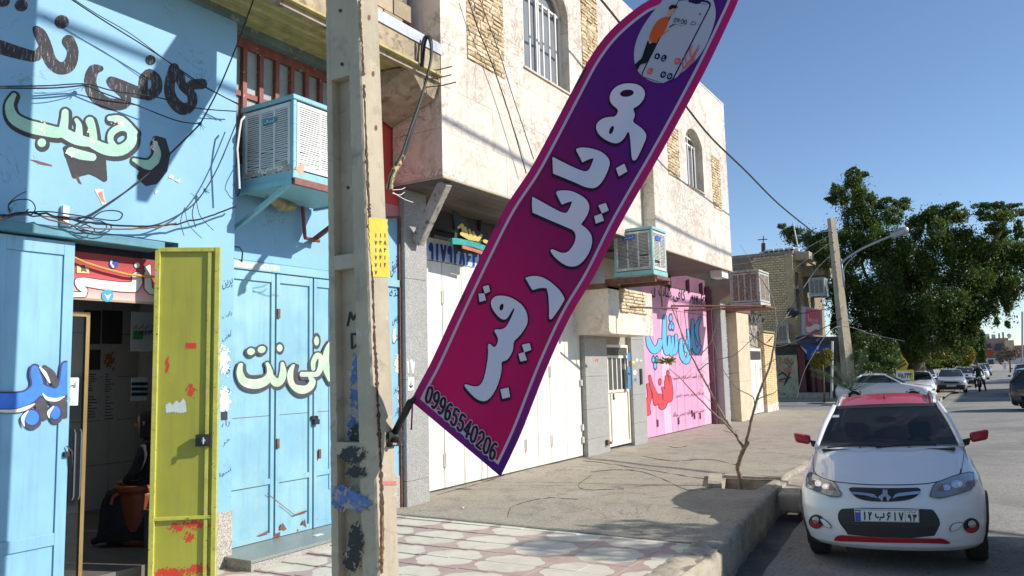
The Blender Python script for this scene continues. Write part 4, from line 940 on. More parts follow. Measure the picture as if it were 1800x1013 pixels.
def arched(X, r, rise, nb, lab):
    y0, y1, z0, z1 = r; zc = z1-rise; n = 14
    rad = ((y1-y0)**2/4+rise**2)/(2*rise); cy = (y0+y1)/2; cz = z1-rad
    arc = [(cy+rad*math.sin(t), cz+rad*math.cos(t)) for t in np.linspace(-math.asin((y1-y0)/2/rad), math.asin((y1-y0)/2/rad), n)]
    m = MB()
    for (a, b_), (c_, d_) in zip(arc[:-1], arc[1:]):
        m.hexa([(X-.25, a, b_), (X-.001, a, b_), (X-.001, c_, d_), (X-.25, c_, d_), (X-.25, a, z1+.03), (X-.001, a, z1+.03), (X-.001, c_, z1+.03), (X-.25, c_, z1+.03)])
    part('arch_spandrel', m, M_['marble'], house)
    wn = MB(); wn.box(X-.26, X-.24, y0, y1, z0, z1); win = part('window', wn, M_['paneg'], house, label=lab)
    m = MB(); m.box(X-.25, X-.0, y0-.03, y0, z0, zc); m.box(X-.25, X-.002, y1, y1+.0, z0, zc); m.box(X-.25, X+.03, y0-.02, y1+.02, z0-.03, z0); part('window_sill', m, M_['marble'], win)
    rv = MB(); rv.box(X-.25, X-.002, y1-.004, y1+.02, z0, zc)
    part('window_reveal', rv, M_['marble'], win)
    xf = X-.20; t = .028
    fr = MB(); fr.box(xf, xf+.04, y0, y0+t, z0, zc); fr.box(xf, xf+.04, y1-t, y1, z0, zc); fr.box(xf, xf+.04, y0, y1, z0, z0+t); fr.box(xf, xf+.04, y0, y1, zc-t, zc+t*.4); fr.tube([(xf+.02, a, b_-.015) for a, b_ in arc], .022, 6)
    fr.box(xf+.001, xf+.039, cy-t*.7, cy+t*.7, z0, z1-.02)
    zc2 = zc+rise*.5; half = math.sqrt(max(0, rad**2-(zc2-cz)**2)); fr.box(xf, xf+.038, cy-half, cy+half, zc2-t*.6, zc2+t*.6)
    part('window_frame', fr, M_['white_metal'], win)
    for k in range(1, nb):
        if abs(k-nb/2) < .01: continue
        y = y0+(y1-y0)*k/nb; m = MB(); m.box(xf+.045, xf+.065, y-.02, y+.02, z0, zc); part('window_bar', m, M_['white_metal'], win)
arched(XT, W1, .55, 7, 'large arched window with white bars'); arched(XT2, W2, .33, 6, 'small arched window nearest the street end')
m = MB(); yA, yB = 8.37, 8.86; zs = [-.05, .33, 1.7, 3.1, 4.36]
for a, b_ in zip(zs[:-1], zs[1:]): m = MB(); m.box(-7.6, -6.9, yA, yB, a+.002, b_-.002); part('granite_slab', m, M_['grey_granite'], house, bevel=.004)
m = MB(); m.box(-6.99, -6.965, 8.33, 8.375, 0, 3.95); part('drain_channel', m, M_['rusty'], house)
m = MB(); A = onX(737, 425, -6.88); B = np.array([-6.25, 8.42, 4.37]); B = onY(762, 318, 8.5)
m.beam((-6.86, 8.60, 3.62), (-6.22, 8.42, 4.36), .17, .12, up=(0, 1, 0)); part('diagonal_brace', m, mat('chipped_stone_brace', (.40, .37, .33), .8, var=.2, vscale=9, stains=[((.16, .11, .08), (8, .55, .62))], bump=.6, bscale=50, bdist=.01), house, bevel=.008)
M_['darkmetal'] = mat('dark_transom_steel', (.05, .045, .045), .6, var=.3, vscale=5)
m = MB(); m.box(XG-.6, XG-.10, 8.86, 14.46, 3.2, 4.36); part('transom_back', m, M_['darkmetal'], house)
for y in np.linspace(8.9, 14.4, 9): m = MB(); m.box(XG-.1, XG-.03, y-.03, y+.03, 3.55, 4.36); part('transom_bar', m, M_['darkmetal'], house)
m = MB(); m.box(XG-.08, XG-.02, 8.86, 14.46, 4.02, 4.08); part('transom_rail', m, M_['darkmetal'], house)
m = MB(); m.box(XG-.09, XG-.05, 9.0, 11.2, 3.90-.35, 3.93); part('transom_sheet', m, mat('grey_sheet', (.38, .38, .38), .5, var=.1), house)
gar = MB(); gar.box(XG-.06, XG-.03, 8.86, 14.46, 0.02, 3.82); gd2 = part('garage_door', gar, M_['darkmetal'], house, label='wide white steel garage door of many narrow panels')
M_['garwhite'] = painted_metal('cream_white_garage_paint', (.76, .735, .655), amount=.73, rough=.42, tint=(.62, .57, .47))
xs_p = [757, 782, 824, 862, 897, 927, 948, 960, 972, 990, 1000, 1013, 1025]
yy = [8.87]+[onX(x, 830, XG)[1] for x in (782, 817, 857, 897, 925, 948, 971, 999)]+[14.45]
yy = sorted(set([round(float(v), 3) for v in yy]))
for a, b_ in zip(yy[:-1], yy[1:]):
    m = MB(); m.box(XG-.03, XG+random.uniform(-.002, .002), a+.006, b_-.006, .035, 3.50); part('door_panel', m, M_['garwhite'], gd2, bevel=.004)
m = MB(); m.box(XG-.03, XG, 8.87, 14.45, 3.515, 3.86); hd = part('head_panel', m, M_['garwhite'], gd2)
for a in yy[1:-1:2]:
    for z in (.45, 1.75, 2.95):
        m = MB(); m.box(XG, XG+.02, a-.03, a+.03, z-.10, z+.10); m.tube([(XG+.025, a, z-.11), (XG+.025, a, z+.11)], .012, 8); part('hinge', m, M_['garwhite'], gd2)
m = MB(); m.box(XG-.03, XG-.008, 8.87, 14.45, -.02, .03); part('door_track', m, M_['darkmetal'], gd2)
for z in (.35, .6, 1.5):
    m = MB(); m.tube([(XG+.03, 14.40, z-.06), (XG+.03, 14.40, z+.06)], .03, 8); part('hinge', m, M_['white_metal'], gd2)
glow = mat('pale_blue_overspray', (.48, .66, .80), .6, var=.2, vscale=10, bump=0); bluep = flat('blue_spray', (.02, .05, .32), .6)
gq = MB(); mp = mapX(XG, .003)
part('overspray', stamp(lambda X, Y: np.maximum(np.abs((Y-440)-(X-748)*.165)-15+1.6*np.sin(X*.45)+1.2*np.sin(X*1.1), np.maximum(749-X, X-860)), 746, 410, 864, 480, 1.2, mp), glow, gd2)
part('phone_number', digits('۰۹۱۷۹۲۸۶۳۲', (741, 424), (851, 443), (741, 453), 2.1, mapX(XG, .006)), bluep, gd2)
def pier(X, y0, y1, zs, m_):
    for a, b_ in zip(zs[:-1], zs[1:]): m = MB(); m.box(-8.0, X, y0, y1, a+.002, b_-.002); part('granite_slab', m, m_, house, bevel=.004)
pier(XPI, 14.46, 15.52, [0, .35, .95, 1.62, 2.43, 3.1, 4.3], M_['grey_granite'])
pier(XPI, 16.86, 17.64, [0, .5, 1.15, 1.8, 2.43, 3.1, 4.3], M_['grey_granite'])
m = MB(); m.box(-8, XG-.02, 15.52, 16.86, 2.28, 4.3); part('wall_panel', m, M_['core'], house)
bx = MB(); bx.box(-7.5, -6.52, 14.20, 16.55, 2.47, 3.42); sb = part('stone_box', bx, M_['marble'], house, label='small travertine box over the white house door', bevel=.004)
inset2 = (14.75, 16.1, 2.95, 3.42)
bk = MB(); bk.box(-6.53, -6.515, 14.75, 16.1, 2.93, 3.42); ib = part('inset_back', bk, M_['core'], house)
z = 2.96
while z < 3.4:
    y = 14.76
    while y < 16.05:
        w2, me = random.choice(smes); inst('split_stone', me, (-6.517, y+w2, z), ib); y += 2*w2+.006
    z += .07
M_['cream_door'] = painted_metal('cream_white_door_paint', (.76, .70, .58), amount=.70, rough=.45, rust=(.45, .28, .14))
dr = MB(); dr.box(XPI-.14, XPI-.11, 15.53, 16.85, .08, 2.30); dd = part('house_door', dr, M_['cream_door'], house, label='cream white house door with barred upper light')
fr = MB(); X_ = XPI-.11
for y0, y1, z0, z1 in ((15.53, 15.60, .08, 2.3), (16.78, 16.85, .08, 2.3), (15.84, 15.88, .08, 1.26), (15.6, 16.78, 2.24, 2.3), (15.6, 16.78, 2.0, 2.06), (15.6, 16.78, 1.24, 1.30), (15.6, 15.84, .08, .15), (15.88, 16.78, .08, .15)): fr.box(X_, X_+.03, y0, y1, z0, z1)
part('door_frame', fr, M_['cream_door'], dd)
m = MB(); m.box(X_, X_+.008, 15.6, 16.78, 1.30, 2.0); m.box(X_, X_+.0075, 15.6, 16.78, 2.06, 2.24); part('pane', m, mat('dark_door_glass', (.10, .10, .095), .2, var=.2), dd)
for k in range(5): y = 15.72+k*.235; m = MB(); m.box(X_+.008, X_+.028, y-.02, y+.02, 1.30, 2.0); part('door_bar', m, M_['white_metal'], dd)
m = MB(); m.box(X_+.03, X_+.045, 15.92, 15.97, 1.08, 1.22); m.tube([(X_+.05, 15.945, 1.12), (X_+.06, 15.98, 1.12)], .01, 6); part('handle', m, M_['black_rubber'], dd)
m = MB(); m.box(X_+.0, X_+.03, 15.52, 15.60, 1.06, 1.14); part('lock_plate', m, mat('orange_rust', (.45, .16, .06), .7), dd)
m = MB(); m.box(XPI-.0, XPI+.03, 17.28, 17.40, 1.38, 1.75); part('intercom', m, M_['black_rubber'], house, bevel=.01)
stk = flat('blue_sticker', (.05, .22, .42)); ys_ = flat('yellow_sticker', (.75, .68, .08)); ws_ = flat('white_sticker', (.72, .74, .74))
for (x, y, w_, h_, mm) in ((1114, 637, 5, 5, ys_), (1120, 633, 4, 6, ws_), (1127, 634, 4, 3, ws_), (1116, 655, 6, 9, ws_), (1117, 668, 5, 6, stk)):
    part('sticker', stamp(lambda X, Y: sd_ell(X, Y, x, y, w_*.5, h_*.5), x-6, y-7, x+6, y+7, .7, mapX(XPI, .003)), mm, house)
for (x, y) in ((1105, 628), (1105, 652), (1106, 678), (1106, 664)):
    part('sticker', stamp(lambda X, Y: sd_poly(X, Y, [(x-2.5, y-8), (x+2.5, y-7), (x+2.8, y+7), (x-2.2, y+6)]), x-5, y-10, x+5, y+10, .7, mapX(XPI-.02, .03)), stk, house)
m = MB(); m.box(XPI, XPI+.06, 15.28, 15.36, .16, .27); m.tube([(XPI+.03, 15.36, .22), (XPI+.06, 15.44, .2)], .03, 8); part('water_valve', m, M_['rusty'], house)
part('sticker', stamp(lambda X, Y: sd_poly(X, Y, [(717, 663), (728, 663), (728, 686), (717, 687)]), 714, 660, 731, 690, .8, mapX(-6.9, .003)), ws_, house)
part('sticker_print', stamp(lambda X, Y: np.minimum(sd_caps(X, Y, [[(719, 678, .8), (722, 681, 1.6), (726, 678, .8)]]), sd_caps(X, Y, [[(722.5, 672, .7), (722.5, 680, .9)]])), 716, 668, 730, 685, .5, mapX(-6.9, .005)), M_['ink'], house)
part('white_brush_marks', stamp(lambda X, Y: sd_caps(X, Y, [[(717, 636, 1.2), (718, 655, 1)], [(723, 634, 2), (726, 655, 1.5)], [(728, 637, 1.2), (727, 652, .7)]]), 712, 630, 732, 660, .7, mapX(-6.9, .003)), ws_, house)
part('red_mark', stamp(lambda X, Y: sd_caps(X, Y, [[(1046, 634, .9), (1050, 632, .9), (1051, 636, .8)]]), 1042, 628, 1056, 640, .5, mapX(XPI, .003)), M_['redpaint'], house)
M_['pink'] = painted_metal('pink_shop_paint', (.72, .33, .49), amount=.74, rough=.5, chip=(.7, .66, .6))
M_['pink2'] = painted_metal('pale_pink_shop_paint', (.76, .45, .58), amount=.74, rough=.5, chip=(.7, .66, .6))
M_['plum'] = mat('plum_painted_side', (.15, .05, .085), .6, var=.2)
pk = MB(); pk.box(XP-.06, XP-.03, 17.64, 23.5, .03, 3.98); pd = part('pink_door', pk, M_['darkmetal'], house, label='pink folding shop door lettered in blue and red')
ed = [17.65]+[onX(x, 760, XP)[1] for x in (1155, 1168, 1182, 1193, 1206, 1219, 1229, 1240)]+[23.45]
for i, (a, b_) in enumerate(zip(ed[:-1], ed[1:])):
    m = MB(); m.box(XP-.03, XP+random.uniform(-.002, .002), a+.008, b_-.008, .04, 3.3); part('door_panel', m, M_['pink2' if i in (2, 8) else 'pink'], pd, bevel=.004)
m = MB(); m.box(XP-.03, XP, 17.65, 23.45, 3.315, 3.93); part('head_panel', m, M_['pink'], pd)
m = MB(); m.box(XP-.02, -7.36, 23.5, 23.62, 0, 4.2); m.box(XP-.3, XP-.05, 17.6, 23.6, 3.98, 4.4); part('plum_side_panel', m, M_['plum'], house)
for y in (18.9, 20.3, 21.9, 23.1): m = MB(); m.box(XP-.02, XP+.06, y-.05, y+.05, 3.9, 4.28); part('transom_bar', m, M_['plum'], house)
for x, y in ((1155, 744), (1192, 740), (1216, 727), (1220, 731), (1230, 731)): 
    p = onX(x, y, XP); m = MB(); m.box(XP, XP+.03, p[1]-.035, p[1]+.035, p[2]-.09, p[2]+.09); part('bolt', m, M_['plum'], pd)
cp = crop(1130, 480, 6.329); cq = crop(1120, 560, 5.067)
XPm = XP+.002
sp = sm(cp, [[(555, 525, 14), (552, 640, 17), (560, 780, 24), (600, 880, 24), (632, 820, 18)], [(640, 495, 10), (600, 600, 20), (602, 680, 18), (625, 770, 10)], [(500, 640, 14), (512, 740, 22), (525, 815, 26), (490, 860, 26), (478, 810, 18), (495, 750, 14)], [(430, 742, 14), (424, 830, 22), (440, 930, 28), (482, 985, 28), (512, 930, 24), (515, 870, 20)],
    [(243, 488, 18), (240, 640, 24), (243, 800, 24), (268, 895, 22), (290, 800, 14), (296, 710, 14)], [(296, 720, 14), (305, 860, 18), (320, 905, 18), (330, 800, 14), (332, 715, 12)], [(332, 730, 12), (340, 880, 20), (368, 870, 18), (374, 780, 18), (370, 695, 14)],
    [(58, 720, 22), (78, 800, 34), (130, 862, 38), (182, 815, 32), (192, 750, 22)]])
sd_ = [cp([(310, 500, 0)])[0][:2]+(2.4, 6), cp([(305, 600, 0)])[0][:2]+(2.2, 5), cp([(333, 600, 0)])[0][:2]+(2.0, 5), cp([(320, 560, 0)])[0][:2]+(1.8, 2.4), cp([(118, 962, 0)])[0][:2]+(2.3, 5), cp([(155, 962, 0)])[0][:2]+(2.3, 5), cp([(138, 1030, 0)])[0][:2]+(2.4, 6)]
fs = lambda d: (lambda X, Y: np.minimum(sd_caps(X, Y, sp), np.minimum.reduce([sd_ell(X, Y, *e) for e in sd_]))-d)
part('lettering_outline', stamp(fs(1.1), 1132, 548, 1238, 655, .6, mapX(XPm, .004)), flat('navy_outline', (.03, .05, .12)), pd)
part('lettering', stamp(fs(-.2), 1132, 548, 1238, 655, .6, mapX(XPm, .007)), flat('sky_blue_letter_paint', (.12, .42, .68)), pd, label='sky blue coffee shop lettering')
rd = sm(cq, [[(95, 590, 10), (112, 690, 18), (98, 740, 20), (90, 800, 22), (100, 840, 20), (80, 855, 12)], [(112, 512, 8), (135, 620, 16), (178, 705, 20), (165, 760, 16), (150, 700, 10), (150, 630, 12)], [(205, 690, 18), (218, 785, 24), (245, 760, 22), (250, 690, 18), (228, 620, 10)], [(262, 520, 12), (276, 620, 20), (290, 725, 20), (262, 690, 12), (255, 560, 10)], [(292, 520, 8), (305, 640, 14), (303, 715, 12)]])
rdd = [cq([(203, 565, 0)])[0][:2]+(2.2, 5), cq([(274, 487, 0)])[0][:2]+(2, 4.6)]
fr_ = lambda d: (lambda X, Y: np.minimum(sd_caps(X, Y, rd), np.minimum.reduce([sd_ell(X, Y, *e) for e in rdd]))-d)
part('lettering_outline', stamp(fr_(.8), 1132, 650, 1184, 735, .6, mapX(XPm, .004)), flat('maroon_outline', (.16, .03, .06)), pd)
part('lettering', stamp(fr_(-.4), 1132, 650, 1184, 735, .6, mapX(XPm, .007)), flat('red_letter_paint', (.60, .05, .06)), pd, label='red bakery lettering')
k = MB(); mp = mapX(XPm, .004)
text_on('کافی شاپ', cp([(175, 125, 0)])[0][:2], cp([(475, 185, 0)])[0][:2], cp([(175, 305, 0)])[0][:2], mp, k, bold=.02)
text_on('ف', cp([(95, 115, 0)])[0][:2], cp([(140, 125, 0)])[0][:2], cp([(95, 270, 0)])[0][:2], mp, k, bold=.02)
part('black_number', digits('۰۹۱۷۰۱۶۹', cp([(515, 240, 0)])[0][:2], cp([(715, 270, 0)])[0][:2], cp([(515, 345, 0)])[0][:2], .8, mp, .4), M_['black_paint'], pd)
for t, a, b_, c_ in (('انواع قهوه نسکافه آبمیوه', (312, 508), (590, 488), (312, 560)), ('دنر هات چیپس و سیب زمینی', (350, 660), (595, 640), (350, 712)), ('بستنی سنتی فالوده بستنی سالاد', (318, 840), (600, 790), (318, 890))):
    text_on(t, cq([a+(0,)])[0][:2], cq([b_+(0,)])[0][:2], cq([c_+(0,)])[0][:2], mp, k)
part('black_lettering', k, flat('black_letter_paint', (.04, .03, .05)), pd)
m = MB(); m.box(-6.2, -5.9, 19.9, 20.45, 4.05, 4.24); part('junction_box', m, M_['lime'], house)
m = MB(); m.box(-12, XT2+.01, yb, ye, ZT, ZT+.04); part('roof_coping', m, M_['marble'], house)
YF = 4.08
def lvl(y, l, c, r):
    L_ = onY(l, y, YF); C_ = onY(c, y, YF); Rr = onX(r, y, C_[0]); return (C_[2], L_[0], C_[0], Rr[1])
lo, hi = lvl(1013, 583, 667, 701), lvl(0, 573, 630, 664)
def at(z):
    t = (z-lo[0])/(hi[0]-lo[0]); return [lo[i]+(hi[i]-lo[i])*t for i in (1, 2, 3)]
pole = thing('power_pole', 'tall weathered concrete power pole with recessed panels, standing between pavement and blue shop', 'utility pole', (at(0)[1]-.2, 4.3, 0))
def pseg(mb, z0, z1, fu0, fu1, y0f, y1f, rough=0):
    """slice of the pole: fu = fraction across the front (0 left,1 right), y fraction through depth"""
    P = []
    for z in (z0, z1):
        xl, xc, yb_ = at(z); d = yb_-YF
        for fu, fy in ((fu0, y0f), (fu1, y0f), (fu1, y1f), (fu0, y1f)): P.append((xl+(xc-xl)*fu, YF+d*fy, z))
    mb.hexa(P)
def zpx(y, x=610): return onY(x, y, YF)[2]
def roughen(mb, amp=.004, f=9):
    mb.v = [(a+amp*mnoise.noise(Vector((a*f, b_*f, c*f))), b_+amp*mnoise.noise(Vector((a*f+7, b_*f, c*f))), c) for a, b_, c in mb.v]
zs = list(np.arange(-.3, 9.3, .06))
ft = .13; f1 = .66    # left flange / right flange fractions
def flange(fu0, fu1):
    mb = MB(); ring = []; seq = [(fu0, 0), (fu0+.04, -.0), ((fu0+fu1)/2, 0), (fu1-.04, 0), (fu1, .04), (fu1, .5), (fu1, 1), (fu0, 1), (fu0, .5)]
    V = []
    for z in np.arange(-.3, 9.3, .035):
        xl, xc, yb_ = at(z); d = yb_-YF
        for i, (u, v) in enumerate(seq):
            x, y = xl+(xc-xl)*u, YF+d*v
            if i in (0, 1, 4, 3): 
                k = .007*max(0, mnoise.noise(Vector((i*3, 1, z*14))))+.004*mnoise.noise(Vector((i*3, 5, z*40)))
                if u > .9: k = k*1.6; x -= abs(k); y += abs(k)*.5
                else: x += k
            V.append((x, y, z))
    n = len(seq); rows = len(V)//n
    mb.add(V, [(j*n+i, j*n+(i+1) % n, (j+1)*n+(i+1) % n, (j+1)*n+i) for j in range(rows-1) for i in range(n)]); return mb
part('flange', flange(0, ft), M_['concrete'], pole); part('flange', flange(f1, 1.0), M_['concrete'], pole)
m = MB()
zz = list(np.arange(-.3, 9.3, .2))
for a, b_ in zip(zz[:-1], zz[1:]): pseg(m, a, b_, ft-.01, f1+.01, .42, .72)
part('web', m, M_['concrete'], pole)
for (a, b_) in ((zpx(133), 9.29), (zpx(472), zpx(447)), (zpx(800), zpx(778)), (-.3, zpx(1060))):
    m = MB(); k = list(np.linspace(a, b_, 6))
    for u, v in zip(k[:-1], k[1:]): pseg(m, u, v, ft-.012, f1+.012, .01, .9)
    part('cross_rib', m, M_['concrete'], pole)
XC = at(1.5)[1]
def streetface(off):
    def f(x, y):
        X = XC
        for _ in range(3):
            p = onX(x, y, X+off); X = at(p[2])[1]
        return onX(x, y, X+off)
    return f
def frontface(off, frac=0.0):
    return lambda x, y: onY(x, y, YF+frac*.2-off)
part('bolt_hole', stamp(lambda X, Y: np.minimum.reduce([sd_ell(X, Y, a, b_, 3, 3.4) for a, b_ in ((598, 19), (601, 113), (606, 206*0+590*0+265*0+0), (612, 330*0+330))]), 590, 8, 620, 340, .8, frontface(.003)), M_['black_paint'], pole)
part('bolt_hole', stamp(lambda X, Y: np.minimum.reduce([sd_ell(X, Y, a, b_, 2.6, 5) for a, b_ in ((649, 31), (656, 130), (661, 225))]), 640, 20, 668, 235, .8, streetface(.002)), M_['rusty'], pole)
crk = [[(633, 0, 1.2), (634, 40, 2), (637, 80, 1.4), (639, 130, 2.4)], [(640, 150, 2.2), (643, 220, 1.2), (646, 300, 2.4), (649, 360, 2), (651, 400, 3), (654, 440, 1.4), (655, 480, 2.2), (657, 540, 1.4), (659, 600, 2.2), (662, 650, 2.8), (664, 700, 2.2), (667, 760, 2.8), (669, 800, 2), (671, 860, 3.6), (672, 930, 3.8), (671, 1000, 3.4)]]
crk = [cat(c, n=14) for c in crk]
for c in crk:
    for i in range(len(c)): c[i] = np.array([c[i][0]+1.8*mnoise.noise(Vector((i*.7, 1, 0))), c[i][1], max(.35, c[i][2]*(.8+1.3*mnoise.noise(Vector((i*.9, 3, 0)))))])
part('spalled_crack', stamp(lambda X, Y: sd_caps(X, Y, crk), 628, 0, 684, 1013, 1.0, streetface(.003)), mat('rusty_spall', (.085, .05, .03), .95, var=.5, vscale=30, bump=.8, bscale=50, bdist=.02), pole)
m = MB(); pts = [streetface(.004)(672+.6*math.sin(y*.3), y) for y in range(905, 1013, 6)]; m.tube(pts, .008, 6); part('exposed_rebar', m, mat('ribbed_rusty_bar', (.30, .15, .07), .9, var=.5, vscale=60), pole)
yel = [(648, 382), (681, 386), (686, 487), (656, 486), (650, 440)]
M_['yellow'] = mat('yellow_marking_paint', (.62, .47, .04), .7, var=.2, vscale=8, stains=[((.46, .38, .22), (16, .58, .66))], bump=.2)
part('yellow_patch', stamp(lambda X, Y: sd_poly(X, Y, yel)+.6*np.sin(Y*.5), 644, 378, 690, 492, 1, streetface(.0035)), M_['yellow'], pole, label='yellow painted patch with small handwritten numbers')
mp = streetface(.006)
for cx, t in ((661, '۱۷۱۷۷۷'), (669, '۱۳۸۴۱'), (677, '۱۸۳۱۲')):
    for i, ch in enumerate(t): part('written_digit', digits(ch, (cx-2.5, 410+i*13), (cx+2.5, 411+i*13), (cx-2.5, 417+i*13), .6, mp, .5), M_['black_paint'], pole)
mweb = lambda off: (lambda x, y: onY(x, y, YF+.42*(at(1.6)[2]-YF)-off))
md = [[(611, 572, 2), (616, 550, 2.4), (621, 562, 2.2), (628, 549, 2.4), (635, 572, 2)], [(618, 588, 2.2), (619, 612, 2.4), (626, 608, 2), (631, 597, 2), (626, 587, 2), (618, 588, 2)]]
part('letters_md', stamp(lambda X, Y: sd_caps(X, Y, md), 606, 544, 640, 618, .8, mweb(.003)), M_['black_paint'], pole)
M_['bluesmear'] = mat('blue_spray_smear', (.08, .16, .38), .7, var=.3, vscale=10, stains=[((.36, .31, .24), (12, .52, .6))], bump=0)
part('blue_smear', stamp(lambda X, Y: np.minimum(blot(X, Y, 627, 690, 11, 65, .12, 1), blot(X, Y, 617, 760, 6, 30, .2, 4)), 608, 618, 642, 790, 1, mweb(.003)), M_['bluesmear'], pole)
part('blue_smear', stamp(lambda X, Y: np.minimum(blot(X, Y, 603, 875, 22, 20, .2, 1), blot(X, Y, 632, 885, 20, 14, .2, 4)), 582, 848, 656, 915, 1, frontface(.008)), M_['bluesmear'], pole)
M_['tar'] = mat('flaking_black_paint', (.02, .018, .018), .6, var=.3, vscale=20, stains=[((.36, .30, .22), (14, .57, .60))], bump=.3)
part('black_smear', stamp(lambda X, Y: blot(X, Y, 627, 765, 13, 20, .15, 2), 608, 735, 642, 792, 1, mweb(.005)), M_['tar'], pole)
part('black_smear', stamp(lambda X, Y: np.minimum.reduce([blot(X, Y, 620, 800, 22, 15, .12, 2), blot(X, Y, 625, 830, 18, 10, .15, 3)]), 594, 778, 652, 846, 1, frontface(.009)), M_['tar'], pole)
part('black_smear', stamp(lambda X, Y: np.minimum.reduce([blot(X, Y, 625, 955, 13, 34, .1, 2), blot(X, Y, 618, 985, 14, 20, .15, 3)]), 600, 905, 650, 1013, 1, frontface(.009)), M_['tar'], pole)
part('red_mark', stamp(lambda X, Y: sd_poly(X, Y, [(672, 846), (697, 846), (697, 853), (672, 853)]), 668, 842, 700, 856, 1, streetface(.004)), flat('faded_red_paint', (.5, .16, .13)), pole)
YFL = 4.22
fl_l = cat([(722, 705), (738, 674), (760, 632), (800, 545), (850, 440), (890, 362), (932, 298), (968, 232), (1003, 165), (1038, 100), (1075, 52), (1125, 10), (1160, -8), (1200, -42), (1245, -78)], n=6)
fl_r = cat([(880, 838), (900, 797), (920, 752), (962, 645), (1003, 556), (1045, 485), (1085, 405), (1120, 342), (1160, 273), (1200, 200), (1240, 124), (1272, 58), (1298, 0), (1310, -45), (1312, -80)], n=6)
def wave(x, z):
    s_ = (x+3.6)*.55+(z-1.0)*.83; q = -(x+3.6)*.83+(z-1.0)*.55
    return .045*math.sin(s_*2.1+q*1.2)+.03*math.sin(q*9+s_*1.7)*math.exp(-max(0, s_-.2)*.7)*1.6+.012*math.sin(s_*6+q*13)+.008*math.sin(q*16+s_*4)+.006*math.sin(s_*23+q*6)*math.exp(-abs(q-.25)*9)
def flagmap(off):
    def f(x, y):
        Y = YFL
        for _ in range(4):
            p = onY(x, y, Y); Y = YFL+wave(p[0], p[2])
        return onY(x, y, Y-off)
    return f
def m_flag():
    s = N('flag_print'); dp = s.n('ShaderNodeVectorMath', operation='DOT_PRODUCT'); s.L(s.pos, dp.inputs[0])
    a = onY(800, 770, YFL); b_ = onY(1240, 30, YFL); d = (b_-a); Ln = np.dot(d, d); dp.inputs[1].default_value = tuple(d/Ln)
    t = s.math('ADD', dp.outputs['Value'], -float(np.dot(a, d)/Ln))
    e = np.cross(d/np.linalg.norm(d), [0, 1, 0]); dp2 = s.n('ShaderNodeVectorMath', operation='DOT_PRODUCT'); s.L(s.pos, dp2.inputs[0]); dp2.inputs[1].default_value = tuple(e)
    t = s.math('ADD', t, s.math('MULTIPLY_ADD', dp2.outputs['Value'], -.16, float(np.dot(a, e)*.16)))
    r = s.n('ShaderNodeValToRGB'); s.L(t, r.inputs[0]); el = r.color_ramp.elements
    el[0].position = 0; el[0].color = (.42, .008, .085, 1); el[1].position = 1; el[1].color = (.065, .010, .15, 1)
    for p_, c_ in ((.3, (.31, .008, .085)), (.5, (.17, .008, .075)), (.72, (.085, .010, .13))): q = el.new(p_); q.color = c4(c_)
    return s, r.outputs[0]
def cloth(s, c, tr=.18):
    s.col(c); s.set(Roughness=.7); s.b.inputs['Specular IOR Level'].default_value = .15
    wv = s.n('ShaderNodeTexWave'); wv.inputs['Scale'].default_value = 260; s.L(s.pos, wv.inputs['Vector']); s.bump(wv.outputs[0], .06, .001)
    tl = s.n('ShaderNodeBsdfTranslucent'); 
    if isinstance(c, tuple): tl.inputs[0].default_value = c4(c)
    else: s.L(c, tl.inputs[0])
    mx = s.n('ShaderNodeMixShader'); mx.inputs[0].default_value = tr
    out = s.t.nodes['Material Output']; s.L(s.b.outputs[0], mx.inputs[1]); s.L(tl.outputs[0], mx.inputs[2]); s.L(mx.outputs[0], out.inputs[0]); return s.m
s_, c_ = m_flag(); M_['flag'] = cloth(s_, c_)
def clothcol(nm, c, tr=.22): return cloth(N(nm), c, tr)
M_['f_white'] = clothcol('print_white', (.78, .72, .84)); M_['f_black'] = clothcol('print_black', (.035, .008, .03), .1); M_['f_line'] = clothcol('print_lavender', (.58, .50, .62))
def s2():
    s = N('hem_print'); sep = s.n('ShaderNodeSeparateXYZ'); s.L(s.pos, sep.inputs[0])
    return s, s.ramp(s.math('ADD', s.math('MULTIPLY_ADD', sep.outputs[2], .6, -.9), s.math('MULTIPLY', sep.outputs[0], -.15)), .25, .75, (.085, .02, .20), (.55, .02, .16))
s_, c_ = s2(); M_['f_hem'] = cloth(s_, c_)
flag = thing('feather_flag', 'long magenta and purple feather flag with white Persian lettering, slanting from the power pole', 'flag', tuple(onY(722, 705, YFL)))
U = 22
V = []; n = U+1
fm = flagmap(0)
for a, b_ in zip(fl_l, fl_r):
    for i in range(n): V.append(fm(a[0]+(b_[0]-a[0])*i/U, a[1]+(b_[1]-a[1])*i/U))
m = MB(); rows = len(fl_l); m.add(V, [(j*n+i, j*n+i+1, (j+1)*n+i+1, (j+1)*n+i) for j in range(rows-1) for i in range(U)])
m.f = [f[::-1] for f in m.f]
part('cloth', m, M_['flag'], flag, smooth=True)
FP = np.array([tuple(p) for p in fl_l]+[tuple(p) for p in fl_r[::-1]])
IN = (722, -80, 1320, 845)
def edgeband(lo_, hi_):
    def f(X, Y):
        d = sd_poly(X, Y, FP); return np.maximum(d+lo_, -(d+hi_))
    return f
def banded(X, Y):
    d = sd_poly(X, Y, FP); wd = 13+3*np.sin(Y*.02); return np.maximum(d+.4, -(d+np.where(Y > 842-(882-X)*.84-14, 8, wd)))
part('hem', stamp(lambda X, Y: np.maximum(sd_poly(X, Y, FP)+.3, -(sd_poly(X, Y, FP)+13)), 716, -80, 1320, 845, 1.6, flagmap(.003)), M_['f_hem'], flag)
part('border_line', stamp(edgeband(13, 17.5), 716, -80, 1320, 845, 1.3, flagmap(.005)), M_['f_line'], flag)
